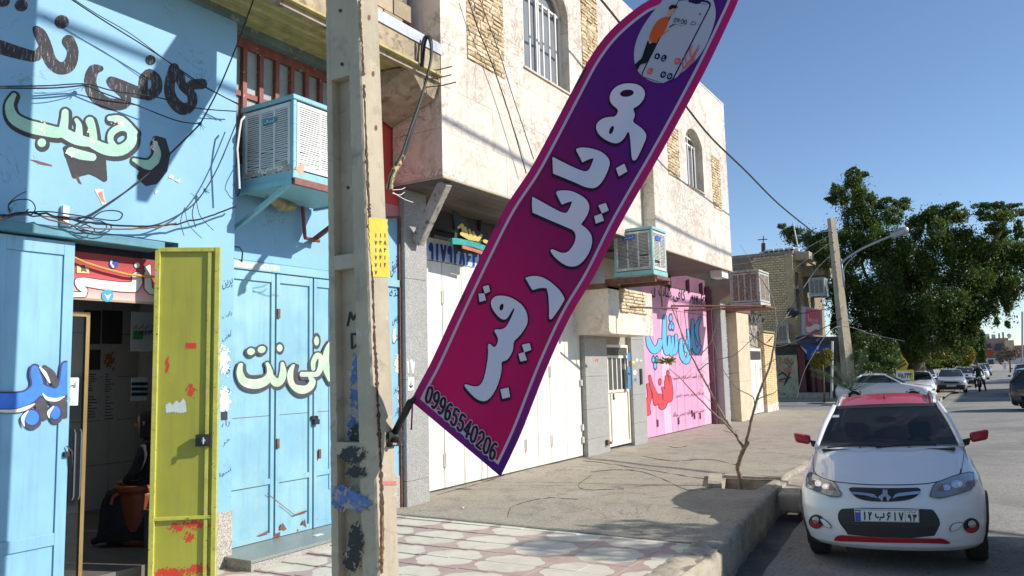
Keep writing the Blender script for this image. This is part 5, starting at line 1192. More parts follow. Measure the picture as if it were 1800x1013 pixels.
g1 = crop(940, 140, 5.064); g2 = crop(900, 240, 4.223); g3 = crop(780, 460, 3.896)
A1 = smooth_poly(g1([(830, 33), (900, 38), (955, 65), (982, 110), (978, 160), (950, 205), (912, 240), (872, 258), (888, 295), (892, 325), (868, 378), (930, 415), (975, 455), (1000, 505), (960, 600), (910, 705), (895, 720), (870, 718), (862, 690), (858, 640), (850, 520), (835, 450), (800, 520), (765, 555), (730, 570), (680, 562), (620, 532), (570, 490), (545, 440), (548, 400), (575, 365), (620, 340), (670, 332), (715, 333), (742, 290), (737, 260), (700, 235), (672, 200), (665, 160), (680, 110), (720, 65), (775, 40)]), 2)
A2 = smooth_poly(g1([(362, 620), (395, 608), (430, 604), (500, 612), (570, 632), (625, 665), (660, 705), (670, 745), (655, 800), (620, 880), (580, 935), (540, 965), (500, 968), (440, 955), (380, 925), (270, 880), (165, 838), (163, 836), (160, 770), (157, 690), (160, 688), (230, 725), (330, 775), (400, 805), (450, 820), (480, 808), (500, 770), (525, 705), (520, 700), (480, 710), (425, 738), (422, 735), (400, 690)]), 1)
A3 = smooth_poly(g2([(322, 408), (370, 400), (430, 402), (490, 425), (545, 460), (572, 500), (574, 545), (552, 600), (512, 652), (515, 655), (560, 690), (590, 730), (597, 780), (580, 850), (540, 915), (490, 960), (440, 968), (390, 955), (330, 910), (295, 870), (283, 845), (300, 835), (330, 850), (370, 866), (410, 862), (440, 830), (465, 790), (475, 740), (460, 700), (420, 680), (300, 630), (155, 567), (152, 564), (148, 510), (150, 450), (153, 448), (230, 490), (310, 535), (370, 565), (405, 570), (425, 540), (447, 485), (444, 482), (410, 490), (372, 507), (368, 503), (345, 460)]), 1)
A4 = smooth_poly(g3([(558, 112), (562, 110), (600, 98), (660, 100), (720, 130), (780, 180), (815, 225), (828, 258), (826, 264), (800, 310), (745, 390), (730, 398), (720, 385), (722, 330), (718, 240), (706, 184), (702, 181), (660, 180), (610, 195), (606, 193), (580, 150)]), 1)
A5 = smooth_poly(g3([(365, 232), (430, 235), (490, 260), (540, 300), (570, 350), (577, 410), (562, 450), (520, 510), (477, 548), (477, 600), (455, 650), (430, 678), (394, 685), (398, 740), (380, 820), (350, 890), (310, 945), (270, 960), (220, 940), (170, 890), (140, 850), (148, 838), (200, 855), (240, 855), (270, 820), (290, 740), (305, 640), (302, 565), (318, 562), (347, 592), (370, 560), (372, 520), (345, 475), (350, 464), (400, 465), (430, 445), (462, 385), (486, 325), (478, 318), (462, 345), (432, 395), (400, 398), (365, 370), (330, 320), (320, 280), (335, 250)]), 1)
dots_ = [g1([(722, 790), (797, 748), (825, 818), (748, 862)]), g2([(640, 512), (697, 493), (718, 550), (668, 572)]), g2([(610, 592), (665, 572), (683, 625), (622, 648)]), g3([(267, 172), (308, 160), (318, 205), (282, 220)]), g3([(238, 220), (278, 217), (290, 265), (245, 277)]),
         g3([(535, 570), (588, 558), (600, 605), (552, 622)]), g3([(510, 632), (552, 620), (570, 675), (525, 685)]), g3([(387, 875), (443, 862), (455, 928), (402, 940)])]
holes_ = [(940+820/5.064, 140+122/5.064, 12.2, 6.2, -8), (940+683/5.064, 140+450/5.064, 3.4, 7.8, 22), (780+396/3.896, 460+312/3.896, 3.4, 6.2, 15)]
def groupf(polys):
    def f(X, Y):
        D = np.full(X.shape, 1e9)
        for p in polys: D = np.minimum(D, sd_poly(X, Y, p))
        return D
    return f
for nm, polys in [('letters', [q]) for q in (A1, A2, A3, A4, A5)]+[('letter_dot', [q]) for q in dots_]:
    pts = [tuple(q) for p in polys for q in p]; b_ = bbox(pts, pad=9); F_ = groupf(polys)
    def hol(X, Y, F_=F_):
        D = F_(X, Y)
        for h in holes_: D = np.maximum(D, -sd_ell(X, Y, *h))
        return D
    part('letter_shadow', stamp(lambda X, Y: np.minimum(F_(X, Y)-2.1, F_(X+1.4, Y-4.0)-1.6), *b_, 1.0, flagmap(.006)), M_['f_black'], flag)
    part(nm, stamp(hol, *b_, .9, flagmap(.009)), M_['f_white'], flag)
DG = {'0': [[(.5, .95), (.82, .8), (.86, .5), (.82, .2), (.5, .05), (.18, .2), (.14, .5), (.18, .8), (.5, .95)]], '2': [[(.16, .76), (.28, .92), (.6, .95), (.82, .78), (.78, .58), (.45, .3), (.14, .06), (.5, .06), (.88, .06)]],
      '4': [[(.66, .04), (.66, .96), (.12, .32), (.12, .3), (.92, .3)]], '5': [[(.84, .94), (.26, .94), (.2, .56), (.5, .62), (.78, .52), (.84, .3), (.7, .1), (.4, .04), (.14, .14)]],
      '6': [[(.76, .92), (.45, .94), (.2, .7), (.14, .36), (.3, .08), (.6, .05), (.84, .22), (.8, .46), (.5, .56), (.2, .42)]], '9': [[(.24, .08), (.55, .06), (.8, .3), (.86, .64), (.7, .92), (.4, .95), (.16, .78), (.2, .54), (.5, .44), (.8, .58)]]}
num = '09965540206'; o0 = np.array([744, 706.]); o1 = np.array([868, 815.]); upv = np.array([9.5, -33.]); adv = (o1-o0)/11
sts = []
for i, ch in enumerate(num):
    base = o0+adv*i
    for s_ in DG[ch]:
        pts = [(base+adv*(.06+.86*u)*1.0+upv*(.06+.9*v)) for u, v in s_]; sts.append([np.array([p[0], p[1], 2.15]) for p in (cat(pts, n=3) if ch in '02569' else pts)])
b_ = bbox([p for s_ in sts for p in s_], pad=7)
part('number_outline', stamp(lambda X, Y: sd_caps(X, Y, sts)-1.5, *b_, .6, flagmap(.006)), M_['f_line'], flag)
part('phone_number', stamp(lambda X, Y: sd_caps(X, Y, sts), *b_, .55, flagmap(.009)), clothcol('print_dark', (.03, .02, .03), .1), flag)
c0 = crop(1090, 0, 6.333)
oval = smooth_poly(c0([(480, 0), (560, -120), (700, -190), (860, -190), (980, -120), (1040, 0), (1065, 110), (1062, 220), (1010, 380), (930, 560), (820, 700), (700, 800), (600, 885), (480, 935), (360, 915), (240, 850), (175, 760), (152, 650), (160, 520), (210, 370), (320, 190)]), 2)
f_oval = lambda X, Y: sd_poly(X, Y, oval)
def fp(name, poly, m_, off, sm_=0, stp=.8):
    P = smooth_poly(poly, sm_) if sm_ else poly; b_ = bbox([tuple(q) for q in P], pad=2)
    return part(name, stamp(lambda X, Y: np.maximum(sd_poly(X, Y, P), f_oval(X, Y)), *b_, stp, flagmap(off)), m_, flag)
def fstroke(name, sts_, m_, off, stp=.6):
    b_ = bbox([p for s_ in sts_ for p in s_], pad=4)
    return part(name, stamp(lambda X, Y: np.maximum(sd_caps(X, Y, sts_), f_oval(X, Y)), *b_, stp, flagmap(off)), m_, flag)
part('oval', stamp(f_oval, *bbox([tuple(q) for q in oval], pad=3), 1.2, flagmap(.006)), clothcol('print_pale', (.50, .50, .58)), flag)
F_navy = clothcol('print_navy', (.012, .012, .06), .1); F_or = clothcol('print_orange', (.72, .11, .03)); F_skin = clothcol('print_skin', (.62, .34, .2)); F_blk = clothcol('print_ink', (.01, .012, .02), .1); F_red = clothcol('print_red', (.75, .12, .12)); F_scr = clothcol('print_screen', (.47, .47, .56))
phone = c0([(650, 0), (700, -60), (980, 10), (1012, 40), (1005, 80), (590, 895), (480, 935), (240, 855), (238, 820), (300, 690)])
fp('phone_outline', phone, F_navy, .008, 0)
inner = c0([(655, 10), (770, 0), (960, 30), (992, 50), (985, 90), (580, 880), (478, 928), (250, 850), (252, 822), (310, 700)])
fp('phone_screen', inner, F_scr, .010, 0)
fp('camera_notch', c0([(765, -20), (905, 12), (895, 40), (850, 48), (760, 22)]), F_navy, .012)
fp('trousers', c0([(305, 455), (345, 470), (410, 485), (350, 620), (290, 700), (225, 720), (190, 790), (155, 760), (160, 720), (240, 650)]), F_blk, .012)
fp('shirt', c0([(450, 205), (520, 180), (550, 195), (520, 300), (495, 340), (510, 355), (470, 395), (440, 420), (400, 480), (350, 470), (315, 450), (345, 340), (400, 250)]), F_or, .013, 1)
fp('hand', c0([(320, 465), (345, 448), (355, 480), (325, 490)]), F_skin, .014)
fp('hand', c0([(490, 345), (520, 322), (540, 335), (500, 365)]), F_skin, .015)
fp('head', c0([(545, 95), (600, 85), (608, 120), (580, 165), (545, 195), (520, 185), (530, 130)]), F_skin, .014, 1)
fp('hair', c0([(545, 110), (540, 80), (575, 52), (620, 55), (640, 75), (625, 98), (590, 90), (560, 110)]), F_blk, .015, 1)
fstroke('handset', [[c0([(550, 300, 6)])[0], c0([(600, 272, 6)])[0]]], F_navy, .015)
fp('icon', c0([(395, 590), (450, 600), (435, 665), (375, 655)]), F_navy, .012, 1); fp('icon', c0([(475, 608), (525, 615), (505, 690), (445, 680)]), F_navy, .012, 1)
fp('icon', c0([(615, 643), (682, 650), (655, 725), (595, 715)]), F_red, .012, 1); fp('icon', c0([(315, 755), (375, 760), (350, 832), (292, 825)]), F_red, .012, 1)
fp('icon', c0([(462, 792), (520, 802), (495, 872), (440, 862)]), F_navy, .012, 1); fp('icon', c0([(535, 812), (590, 822), (570, 890), (512, 880)]), F_navy, .012, 1)
wl = [[c0([p])[0] for p in s_] for s_ in ([(412, 618, 5), (420, 630, 5), (410, 640, 5), (402, 628, 5), (412, 618, 5)], [(486, 635, 6), (484, 645, 5)], [(472, 664, 5), (498, 668, 5)], [(622, 675, 3), (650, 678, 3)], [(620, 690, 3), (646, 693, 3)], [(325, 780, 4), (322, 800, 4), (338, 808, 4)], [(480, 815, 4), (495, 830, 4), (480, 845, 4), (468, 832, 4), (480, 815, 4)], [(550, 835, 4), (565, 850, 4), (548, 866, 4), (538, 850, 4), (550, 835, 4)])]
fstroke('icon_marks', wl, F_scr, .014, .4)
lv = [[c0([p])[0] for p in s_] for s_ in ([(655, 830, 4), (720, 740, 5), (800, 640, 5), (880, 500, 4)], [(700, 770, 3), (690, 690, 8), (700, 700, 3)], [(740, 720, 4), (720, 640, 8), (735, 610, 3)], [(790, 650, 4), (770, 560, 9), (805, 500, 3)], [(700, 770, 4), (790, 710, 9), (830, 660, 3)], [(740, 715, 4), (810, 650, 9), (850, 570, 3)], [(790, 640, 4), (840, 580, 8), (872, 540, 3)], [(665, 820, 4), (720, 800, 8), (760, 760, 3)])]
fstroke('leaf_spray', lv, F_red, .012, .5)
k = text_on('09:00', c0([(603, 195, 0)])[0][:2], c0([(748, 222, 0)])[0][:2], c0([(590, 250, 0)])[0][:2], flagmap(.013)); part('clock_digits', k, F_navy, flag)
fstroke('weather_marks', [[c0([p])[0] for p in s_] for s_ in ([(785, 275, 2.5), (795, 250, 2.5), (820, 240, 2.5), (842, 262, 2.5), (830, 280, 2.5), (785, 275, 2.5)], [(600, 272, 1.5), (650, 278, 1.5), (710, 290, 1.5)], [(880, 155, 2.5), (895, 150, 2.5), (890, 168, 2.5), (880, 155, 2.5)], [(910, 42, 2.5), (965, 50, 2.5)])], F_navy, .013, .4)
br = np.array([at(1.35)[1], 4.28, onX(690, 772, at(1.35)[1])[2]])
m = MB(); p0 = onY(692, 765, 4.27); p1 = onY(722, 706, YFL+.01); m.tube([p0, p1], .026, 10); part('pole_base', m, M_['black_rubber'], flag, smooth=True)
m = MB(); pts = [p1]+[onY(q[0]+5, q[1]+1, YFL+wave(*(lambda p: (p[0], p[2]))(onY(q[0]+5, q[1]+1, YFL)))+.012) for q in fl_l[2::3]]; m.tube(pts, [.017]*3+[.013]*(len(pts)-3), 8); part('pole', m, M_['black_rubber'], flag, smooth=True)
m = MB(); m.box(br[0]-.005, br[0]+.03, 4.20, 4.36, br[2]-.05, br[2]+.05); m.tube([br+np.array([.02, -.02, 0]), p0], .036, 10); m.tube([br+np.array([.0, -.05, .0]), br+np.array([.1, -.05, -.005])], .02, 8); part('bracket', m, M_['tar'], flag, bevel=.005)
m = MB(); q = onY(725, 712, YFL); m.beam(q, q+np.array([-.012, 0, -.17]), .012, .003, up=(0, 1, 0)); part('tie_strap', m, M_['f_hem'], flag)
M_['ac_teal'] = painted_metal('faded_teal_cooler_paint', (.25, .50, .50), amount=.67, rough=.5, chip=(.55, .5, .4))
M_['ac_blue'] = painted_metal('pale_blue_cooler_paint', (.25, .50, .55), amount=.70, rough=.5, chip=(.6, .5, .4))
M_['ac_white'] = painted_metal('off_white_louvre_paint', (.74, .74, .72), amount=.715, rough=.5)
M_['ac_old'] = mat('stained_louvre_paint', (.56, .57, .53), .6, var=.2, vscale=5, streak=.5, stains=[((.26, .15, .09), (5, .56, .68)), ((.70, .70, .67), (9, .55, .6))])
M_['ac_grey'] = mat('weathered_grey_frame', (.46, .47, .44), .7, var=.2, vscale=9, stains=[((.2, .17, .13), (10, .55, .65))])
M_['pad'] = mat('brown_wood_wool_pad', (.24, .17, .115), .95, var=.35, vscale=16, stains=[((.42, .38, .33), (22, .55, .62))], bump=.9, bscale=70, bdist=.02)
M_['dark_in'] = mat('dark_cooler_inside', (.10, .085, .07), .9, var=.4, vscale=14)
def cooler(lab, x0, x1, y0, y1, z0, z1, frame_m, grill_m, ncol, nsl, sl_th=.004, badge=None, cols2=2, gap=.40):
    t = thing('evaporative_cooler', lab, 'air cooler', ((x0+x1)/2, (y0+y1)/2, z0), 'evaporative coolers bracketed to the shop fronts')
    m = MB(); m.box(x0+.03, x1-.03, y0+.03, y1-.03, z0+.06, z1-.06); part('pad', m, M_['dark_in'] if sl_th else M_['pad'], t)
    m = MB(); m.box(x0-.012, x1+.012, y0-.012, y1+.012, z1-.055, z1); m.box(x0+.06, x1-.06, y0+.06, y1-.06, z1, z1+.02); part('top_cover', m, frame_m, t, bevel=.014)
    m = MB(); m.box(x0-.01, x1+.01, y0-.01, y1+.01, z0, z0+.10); part('water_tray', m, frame_m, t, bevel=.01)
    r_ = .05
    for px, py in ((x1, y0), (x0, y0), (x1, y1)):
        m = MB(); sx = -1 if px == x1 else 1; sy = -1 if py == y1 else 1
        m.box(px, px+sx*r_, py, py+sy*r_, z0+.1, z1-.055); part('corner_post', m, frame_m, t, bevel=.012)
        if sl_th:
            for z in np.linspace(z0+.2, z1-.12, 4):
                m = MB(); m.box(px-sx*.003, px+sx*(r_+.002), py-sy*.003, py+sy*(r_+.002), z, z+.012); part('post_band', m, frame_m, t, bevel=.003)
    def face(axis, a0, a1, pos, sgn, nc):
        zb_, zt_ = z0+.115, z1-.075; mg = .035; holes = []
        cw = (a1-a0-2*mg-(nc-1)*.03)/nc
        m = MB(); bar = MB()
        def bx(mb, u0, u1, v0, v1, d0, d1):
            if axis == 'y': mb.box(u0, u1, pos+sgn*d0, pos+sgn*d1, v0, v1)
            else: mb.box(pos+sgn*d0, pos+sgn*d1, u0, u1, v0, v1)
        bx(m, a0, a1, zb_, zb_+.05, -.012, .004); bx(m, a0, a1, zt_-.045, zt_, -.012, .004)
        us = [a0]
        for k in range(nc+1):
            u = a0+(mg if k == 0 else 0)
        pos_u = a0
        bx(m, a0, a0+mg, zb_+.05, zt_-.045, -.012, .004); u = a0+mg
        cols_ = []
        for k in range(nc):
            cols_.append((u, u+cw)); u += cw
            wdt = .03 if k < nc-1 else mg
            bx(m, u, u+wdt, zb_+.05, zt_-.045, -.012, .004); u += wdt
        pnl = part('louver_panel', m, grill_m, t, bevel=.003)
        if sl_th:
            h = (zt_-.045-zb_-.05)/nsl
            sm_ = MB(); th = .6
            if axis == 'y': sm_.add([(-cw/2, 0, -h*.38), (cw/2, 0, -h*.38), (cw/2, .009*-sgn, h*gap), (-cw/2, .009*-sgn, h*gap), (-cw/2, 0, -h*.52), (cw/2, 0, -h*.52)], [(0, 1, 2, 3), (4, 5, 1, 0)])
            else: sm_.add([(0, -cw/2, -h*.38), (0, cw/2, -h*.38), (-.009*sgn, cw/2, h*gap), (-.009*sgn, -cw/2, h*gap), (0, -cw/2, -h*.52), (0, cw/2, -h*.52)], [(0, 1, 2, 3), (4, 5, 1, 0)])
            sme = sm_.mesh('slat', grill_m)
            for (c0_, c1_) in cols_:
                for k in range(nsl):
                    if random.random() < .02 and k < nsl*.4: continue
                    z = zb_+.05+h*(k+.5); c = (c0_+c1_)/2
                    loc = (c, pos+sgn*.002, z) if axis == 'y' else (pos+sgn*.002, c, z)
                    rr = random.gauss(0, .012 if k > nsl*.35 else .035)
                    inst('slat', sme, loc, pnl, rot=(0, rr, 0) if axis == 'y' else (rr, 0, 0))
        else:
            m = MB(); 
            for (c0_, c1_) in cols_: bx(m, c0_, c1_, zb_+.05, zt_-.045, -.02, -.004)
            part('pad', m, M_['pad'], pnl)
            m = MB(); k = int((a1-a0)/.06)
            for i in range(k): uu = a0+mg+(a1-a0-2*mg)*(i+.5)/k; bx(m, uu-.002, uu+.002, zb_+.05, zt_-.045, -.003, -.001)
            part('wire_mesh', m, grill_m, pnl)
        return pnl
    p1_ = face('y', x0+r_, x1-r_, y0, -1, ncol); p2_ = face('x', y0+r_, y1-r_, x1, 1, cols2)
    return t, p1_, p2_
ac1, pa, pb = cooler('pale blue and white evaporative cooler with peeling louvres, above the blue double door', -6.93, -6.12, 5.62, 6.70, 3.84, 4.76, M_['ac_blue'], M_['ac_white'], 3, 27, cols2=3)
mb_ = lambda off: mapY(5.62, off)
badge = [(461, 213), (464, 209), (484, 205), (486, 208), (483, 215), (463, 221)]
q = part('badge', stamp(lambda X, Y: sd_poly(X, Y, badge), 458, 202, 489, 224, .6, mb_(.012)), flat('badge_blue', (.04, .28, .36)), ac1)
part('badge_letters', text_on('آبسال', (465, 211.5), (482, 207.5), (465, 218.5), mb_(.015), bold=.03), flat('badge_white', (.7, .75, .75)), ac1)
scab = lambda X, Y: np.minimum.reduce([blot(X, Y, 448, 307, 13, 4, .3, 1), blot(X, Y, 478, 304, 14, 5, .3, 2), blot(X, Y, 503, 295, 9, 9, .3, 4), blot(X, Y, 436, 312, 5, 5, .2, 6)])
part('peeled_patch', stamp(scab, 428, 282, 517, 322, .8, mb_(.007)), mat('bare_scabby_metal', (.47, .43, .34), .9, var=.4, vscale=40, stains=[((.12, .1, .08), (40, .6, .68))]), ac1)
part('peeled_patch', stamp(lambda X, Y: np.minimum(blot(X, Y, 529, 297, 7, 9, .2, 2), 1e9), 516, 284, 542, 312, .8, mapX(-6.12, .012)), mat('peach_primer', (.62, .40, .26), .8), ac1)
m = MB(); m.box(-6.95, -6.08, 5.58, 5.62, 3.78, 3.84); m.box(-6.95, -6.08, 6.70, 6.74, 3.78, 3.84); part('support_arm', m, M_['ac_blue'], ac1)
m = MB(); m.box(-6.10, -6.05, 5.58, 6.74, 3.77, 3.84); part('front_angle', m, mat('oxide_red_steel', (.24, .085, .07), .6, var=.2, vscale=14, stains=[((.42, .52, .5), (9, .66, .7))]), ac1)
m = MB(); m.box(-6.93, -6.10, 5.62, 6.70, 3.80, 3.835); part('pan', m, M_['ac_teal'], ac1)
m = MB(); m.beam((-6.98, 5.60, 3.42), (-6.10, 5.60, 3.81), .045, .045, up=(0, 1, 0)); part('diagonal_strut', m, M_['ac_blue'], ac1)
m = MB(); m.beam((-6.98, 6.72, 3.42), (-6.10, 6.72, 3.81), .045, .045, up=(0, 1, 0)); part('diagonal_strut', m, M_['rusty'], ac1)
m = MB(); m.tube([(-6.8, 5.9, 3.79), (-6.85, 6.1, 3.74), (-6.9, 6.35, 3.76)], [.05, .075, .04], 7); part('insulation_wad', m, mat('old_foam', (.42, .36, .2), .95, var=.4, vscale=12, bump=1, bscale=30, bdist=.02), ac1)
m = MB(); m.tube([(-6.94, 6.52, 3.80), (-6.9, 6.52, 3.45), (-6.9, 6.52, 3.42), (-6.9, 6.75, 3.41)], .022, 8); solo('gas_pipe', m, M_['red_frame'], 'short red elbow pipe hanging below the pale blue cooler', 'pipe')
m = MB(); m.tube([onX(*p, -6.5) for p in ((430, 205), (424, 212), (421, 230), (417, 262), (419, 290), (421, 332))], .011, 6); solo('water_hose', m, M_['lime'], 'thin white water hose beside the pale blue cooler', 'hose')
m = MB(); m.tube([(-6.96, 5.66, 3.05), (-6.9, 5.62, 3.15), (-6.93, 5.6, 3.2), (-6.98, 5.52, 3.2)], .008, 6); solo('wall_hook', m, M_['black_rubber'], 'small black hook on the shaded wall over the blue double door', 'hook')
def fitY(px, X): return onX(px[0], px[1], X)[1]
xa = -5.55; ya = fitY((1147, 440), xa); za = onX(1147, 482, xa)[2]; zb2 = onX(1147, 398, xa)[2]; yb2 = fitY((1171, 440), xa); xr = onY(1079, 440, ya)[0]
ac2, pa2, pb2 = cooler('teal and white evaporative cooler with rust-stained louvres, over the small travertine box', xr, xa, ya, yb2, za, zb2, M_['ac_teal'], M_['ac_old'], 3, 24, badge=1, cols2=2, gap=.12)
part('badge', stamp(lambda X, Y: sd_poly(X, Y, [(1094, 415), (1115, 411), (1115, 420), (1094, 424)]), 1090, 408, 1118, 427, .6, mapY(ya, .012)), flat('royal_badge', (.02, .12, .5)), ac2)
part('badge_letters', text_on('آبسال البرز', (1097, 417.5), (1113, 414.5), (1097, 421.5), mapY(ya, .015), bold=.02), flat('badge_white2', (.75, .75, .8)), ac2)
part('badge', stamp(lambda X, Y: sd_poly(X, Y, [(1153, 414), (1162, 417), (1161, 425), (1153, 422)]), 1150, 411, 1165, 428, .6, mapX(xa, .012)), flat('royal_badge2', (.02, .12, .5)), ac2)
m = MB(); m.box(xr-.2, xa+.04, ya-.04, ya+.04, za-.14, za-.02); m.box(xr-.2, xa+.04, yb2-.05, yb2+.03, za-.14, za-.02); m.box(xa-.06, xa+.06, ya, yb2, za-.08, za-.015); part('support_frame', m, M_['rusty'], ac2)
m = MB(); m.box(-7.0, -6.52, ya-.1, yb2+.15, za-.20, za-.10); m.tube([(xa-.1, yb2-.1, za-.1), (xa-.1, yb2-.1, za-.62), (xa+.12, yb2+.2, za-.62), (xa-.45, yb2-.9, za-.62)], .02, 6); part('drain_pipe', m, M_['rusty'], ac2)
xa = -5.6; ya3 = fitY((1335, 500), xa); za3 = onX(1335, 536, xa)[2]; zb3 = onX(1335, 474, xa)[2]; yb3 = fitY((1352, 500), xa); xr3 = onY(1283, 505, ya3)[0]
ac3, _, _ = cooler('weathered grey evaporative cooler with bare brown pads, on the stone pier past the pink shop', xr3, xa, ya3, yb3, za3, zb3, M_['ac_grey'], M_['ac_grey'], 4, 0, sl_th=0, cols2=2)
m = MB(); m.box(xr3-.3, xa+.15, ya3-.04, yb3+.04, za3-.06, za3-.005); m.tube([(xr3-1.5, ya3-1.2, za3-.1), (xa+.1, ya3-.02, za3-.06)], .03, 6); m.tube([(xr3-2.2, ya3-3.2, za3-.0), (xr3+.9, ya3, za3-.04)], .03, 6); part('support_frame', m, M_['rusty'], ac3)
rag = MB()
P = [onX(795, 374, -6.9), onX(795, 432, -6.85), onX(860, 440, -6.9), onX(866, 425, -6.9)]
n_ = 14; V = []
for i in range(n_+1):
    for j in range(7):
        t, u = i/n_, j/6
        top = P[0]*(1-t)+P[3]*t; bot = P[1]*(1-t)+P[2]*t+np.array([.0, 0, -.10*math.sin(t*3.14)]); p = top*(1-u)+bot*u
        V.append(p+np.array([.05*math.sin(t*9+u*3), 0, .0]))
rag.add(V, [(i*7+j, i*7+j+1, (i+1)*7+j+1, (i+1)*7+j) for i in range(n_) for j in range(6)])
rg = solo('cloth_banner', rag, mat('black_banner_cloth', (.035, .05, .05), .8, var=.2), 'torn black and gold cloth banner drooping under the overhang of the white garage', 'banner', smooth=True)
mpr = mapX(-6.9, .09)
part('banner_letters', stamp(lambda X, Y: sd_caps(X, Y, [[(806, 400, 2.4), (812, 396, 3), (815, 405, 3)], [(818, 400, 1.6), (820, 410, 3)], [(825, 404, 1.6), (828, 414, 3)], [(832, 408, 1.6), (836, 418, 3)], [(812, 411, 3.4), (825, 418, 4), (840, 421, 3.6), (846, 414, 2.4)], [(852, 424, 3), (862, 428, 3)]]), 800, 390, 868, 434, .7, mpr), flat('gold_letters', (.52, .40, .10)), rg)
m = MB(); q = [onX(*p, -6.82) for p in ((793, 424), (806, 425), (830, 430), (850, 437), (862, 441))]
for a, b_ in zip(q[:-1], q[1:]): m.beam(a, b_, .05, .09)
part('folded_edge', m, mat('teal_cloth', (.04, .30, .28), .8, var=.3, vscale=12), rg)
m = MB(); q = [onX(*p, -6.80) for p in ((812, 434), (830, 439), (848, 445), (860, 449))]
for a, b_ in zip(q[:-1], q[1:]): m.beam(a, b_, .02, .05)
part('orange_trim', m, mat('orange_cloth', (.5, .14, .08), .8, var=.3, vscale=20), rg)
m = MB(); m.tube([onX(796, 372, -6.92), onX(866, 426, -6.92)], .012, 6); part('cord', m, M_['black_rubber'], rg)
m = MB(); m.tube([onX(830, 357, -6.7), onX(872, 358, -6.7), onX(910, 353, -6.4)], .012, 6); solo('electric_cord', m, mat('red_cord', (.4, .1, .1), .6), 'red cord under the dark soffit over the garage', 'cable')
def cable(pts, X, r, lab, m_=None, sag=0, n=8, cat_='cable', wob=0, group='overhead cables strung along the shop fronts'):
    P = []
    for p in pts:
        XX = p[2] if len(p) > 2 else X
        P.append(onX(p[0], p[1], XX))
    P = cat(P, n=n)
    if wob: P = [p+np.array([wob*mnoise.noise(Vector((i*.4, 1, 0))), 0, wob*mnoise.noise(Vector((i*.5, 4, 0)))]) for i, p in enumerate(P)]
    m = MB(); m.tube(P, r, 6); return solo('cable', m, m_ or M_['black_rubber'], lab, cat_, group)
W = XA+.12
cable([(-5, 152), (80, 151), (150, 148), (200, 160), (280, 172), (345, 190), (415, 196)], W, .006, 'thin dark wire crossing the top of the green lettering to the pale blue cooler')
cable([(-5, 155), (90, 155), (150, 150)], W, .007, 'paired dark wire running left from the knot above the green lettering')
cable([(60, 164), (100, 163), (135, 156), (150, 150)], W, .004, 'short loose teal wire under the knot on the blue wall', M_['bluebeam'])
cable([(118, -6), (180, 35), (260, 85), (320, 125), (365, 155), (425, 187)], W+.1, .006, 'thin wire descending diagonally across the black café lettering')
cable([(122, -6), (170, 25), (230, 60), (290, 105), (350, 148), (420, 183)], W+.12, .004, 'fine wire just above the diagonal one over the black café lettering')
cable([(150, 150), (185, 165), (240, 185), (310, 212), (352, 218)], W, .006, 'drop wire from the knot on the blue wall to the wall clip near the cooler')
cable([(447, -5, -6.3), (420, 70, -6.3), (385, 155, -6.5), (352, 218, -6.6)], W, .008, 'dark service cable falling from the eave to the wall clip left of the cooler')
cable([(352, 218), (320, 250), (250, 315), (190, 358), (145, 383), (100, 385)], W, .008, 'cable swooping from the wall clip down to the bundle over the doors')
cable([(415, 218), (385, 290), (358, 338), (330, 368), (285, 392), (240, 402)], W, .007, 'cable hanging in a long curve right of the lettering to the door bundle')
cable([(345, 350), (338, 375), (344, 400)], W, .005, 'loose tail of wire below the curved cable on the blue wall')
cable([(345, 350), (352, 380), (375, 405)], W, .004, 'second loose tail of wire below the curved cable on the blue wall')
cable([(-5, 380), (60, 374), (120, 385), (200, 396), (280, 397), (360, 383), (415, 362)], W, .009, 'thick black cable at the top of the bundle over the blue shop door', wob=.02)
cable([(-5, 386), (50, 378), (110, 392), (170, 402), (250, 402), (310, 392)], W+.02, .007, 'brownish cable of the bundle over the blue shop door', mat('brown_cable', (.16, .09, .06), .6), wob=.02)
cable([(-5, 383), (70, 372), (130, 378), (200, 388), (215, 378), (205, 371), (180, 372), (160, 385)], W+.03, .006, 'looped cable end of the bundle over the blue shop door')
cable([(20, 372), (15, 360), (30, 345), (46, 337)], W, .004, 'thin wire end sticking up from the bundle at the far left')
cable([(18, 375), (15, 362), (28, 352), (52, 352), (62, 365), (56, 377), (46, 374), (50, 368)], W, .005, 'small wire loop standing on the bundle at the far left')
cable([(60, 376), (110, 388), (150, 410), (165, 402), (120, 384)], W+.01, .005, 'slack wire loop hanging under the bundle', wob=.01)
cable([(100, 380), (160, 385), (195, 398), (180, 410), (140, 402)], W+.02, .005, 'second slack wire loop hanging under the bundle', wob=.01)
cable([(421, 333, -6.9), (418, 345, -6.75), (413, 330, -6.7), (412, 310, -6.7), (420, 262, -6.9)], W, .005, 'thin wire loop at the corner beside the pale blue cooler')
m = MB()
for (x, y) in ((150, 150), (352, 218), (361, 335)):
    p = onX(x, y, W-.02); m.sphere(p, .022, 5)
    for k in range(5): m.tube([p, p+np.array([.01, random.uniform(-.06, .06), random.uniform(-.07, .04)])], .003, 4)
solo('wire_clip', m, M_['bluebeam'], 'knotted wire clips on the blue wall where the thin wires meet', 'clip')
m = MB(); m.box(XA, XA+.05, onX(109, 400, XA)[1]-.02, onX(109, 400, XA)[1]+.03, 3.12, 3.30); solo('conduit_stub', m, M_['ac_white'], 'short pale conduit stub over the closed blue leaf', 'conduit')
cable([(1040, -20, -5.2), (1085, 35, -5.3), (1150, 120, -5.2), (1200, 180, -5.0), (1250, 242, -4.9), (1310, 300, -4.9), (1370, 360, -4.95), (1432, 410, -5.0)], -5, .022, 'thick twisted power cable sagging from the travertine house to the far lamp pole')
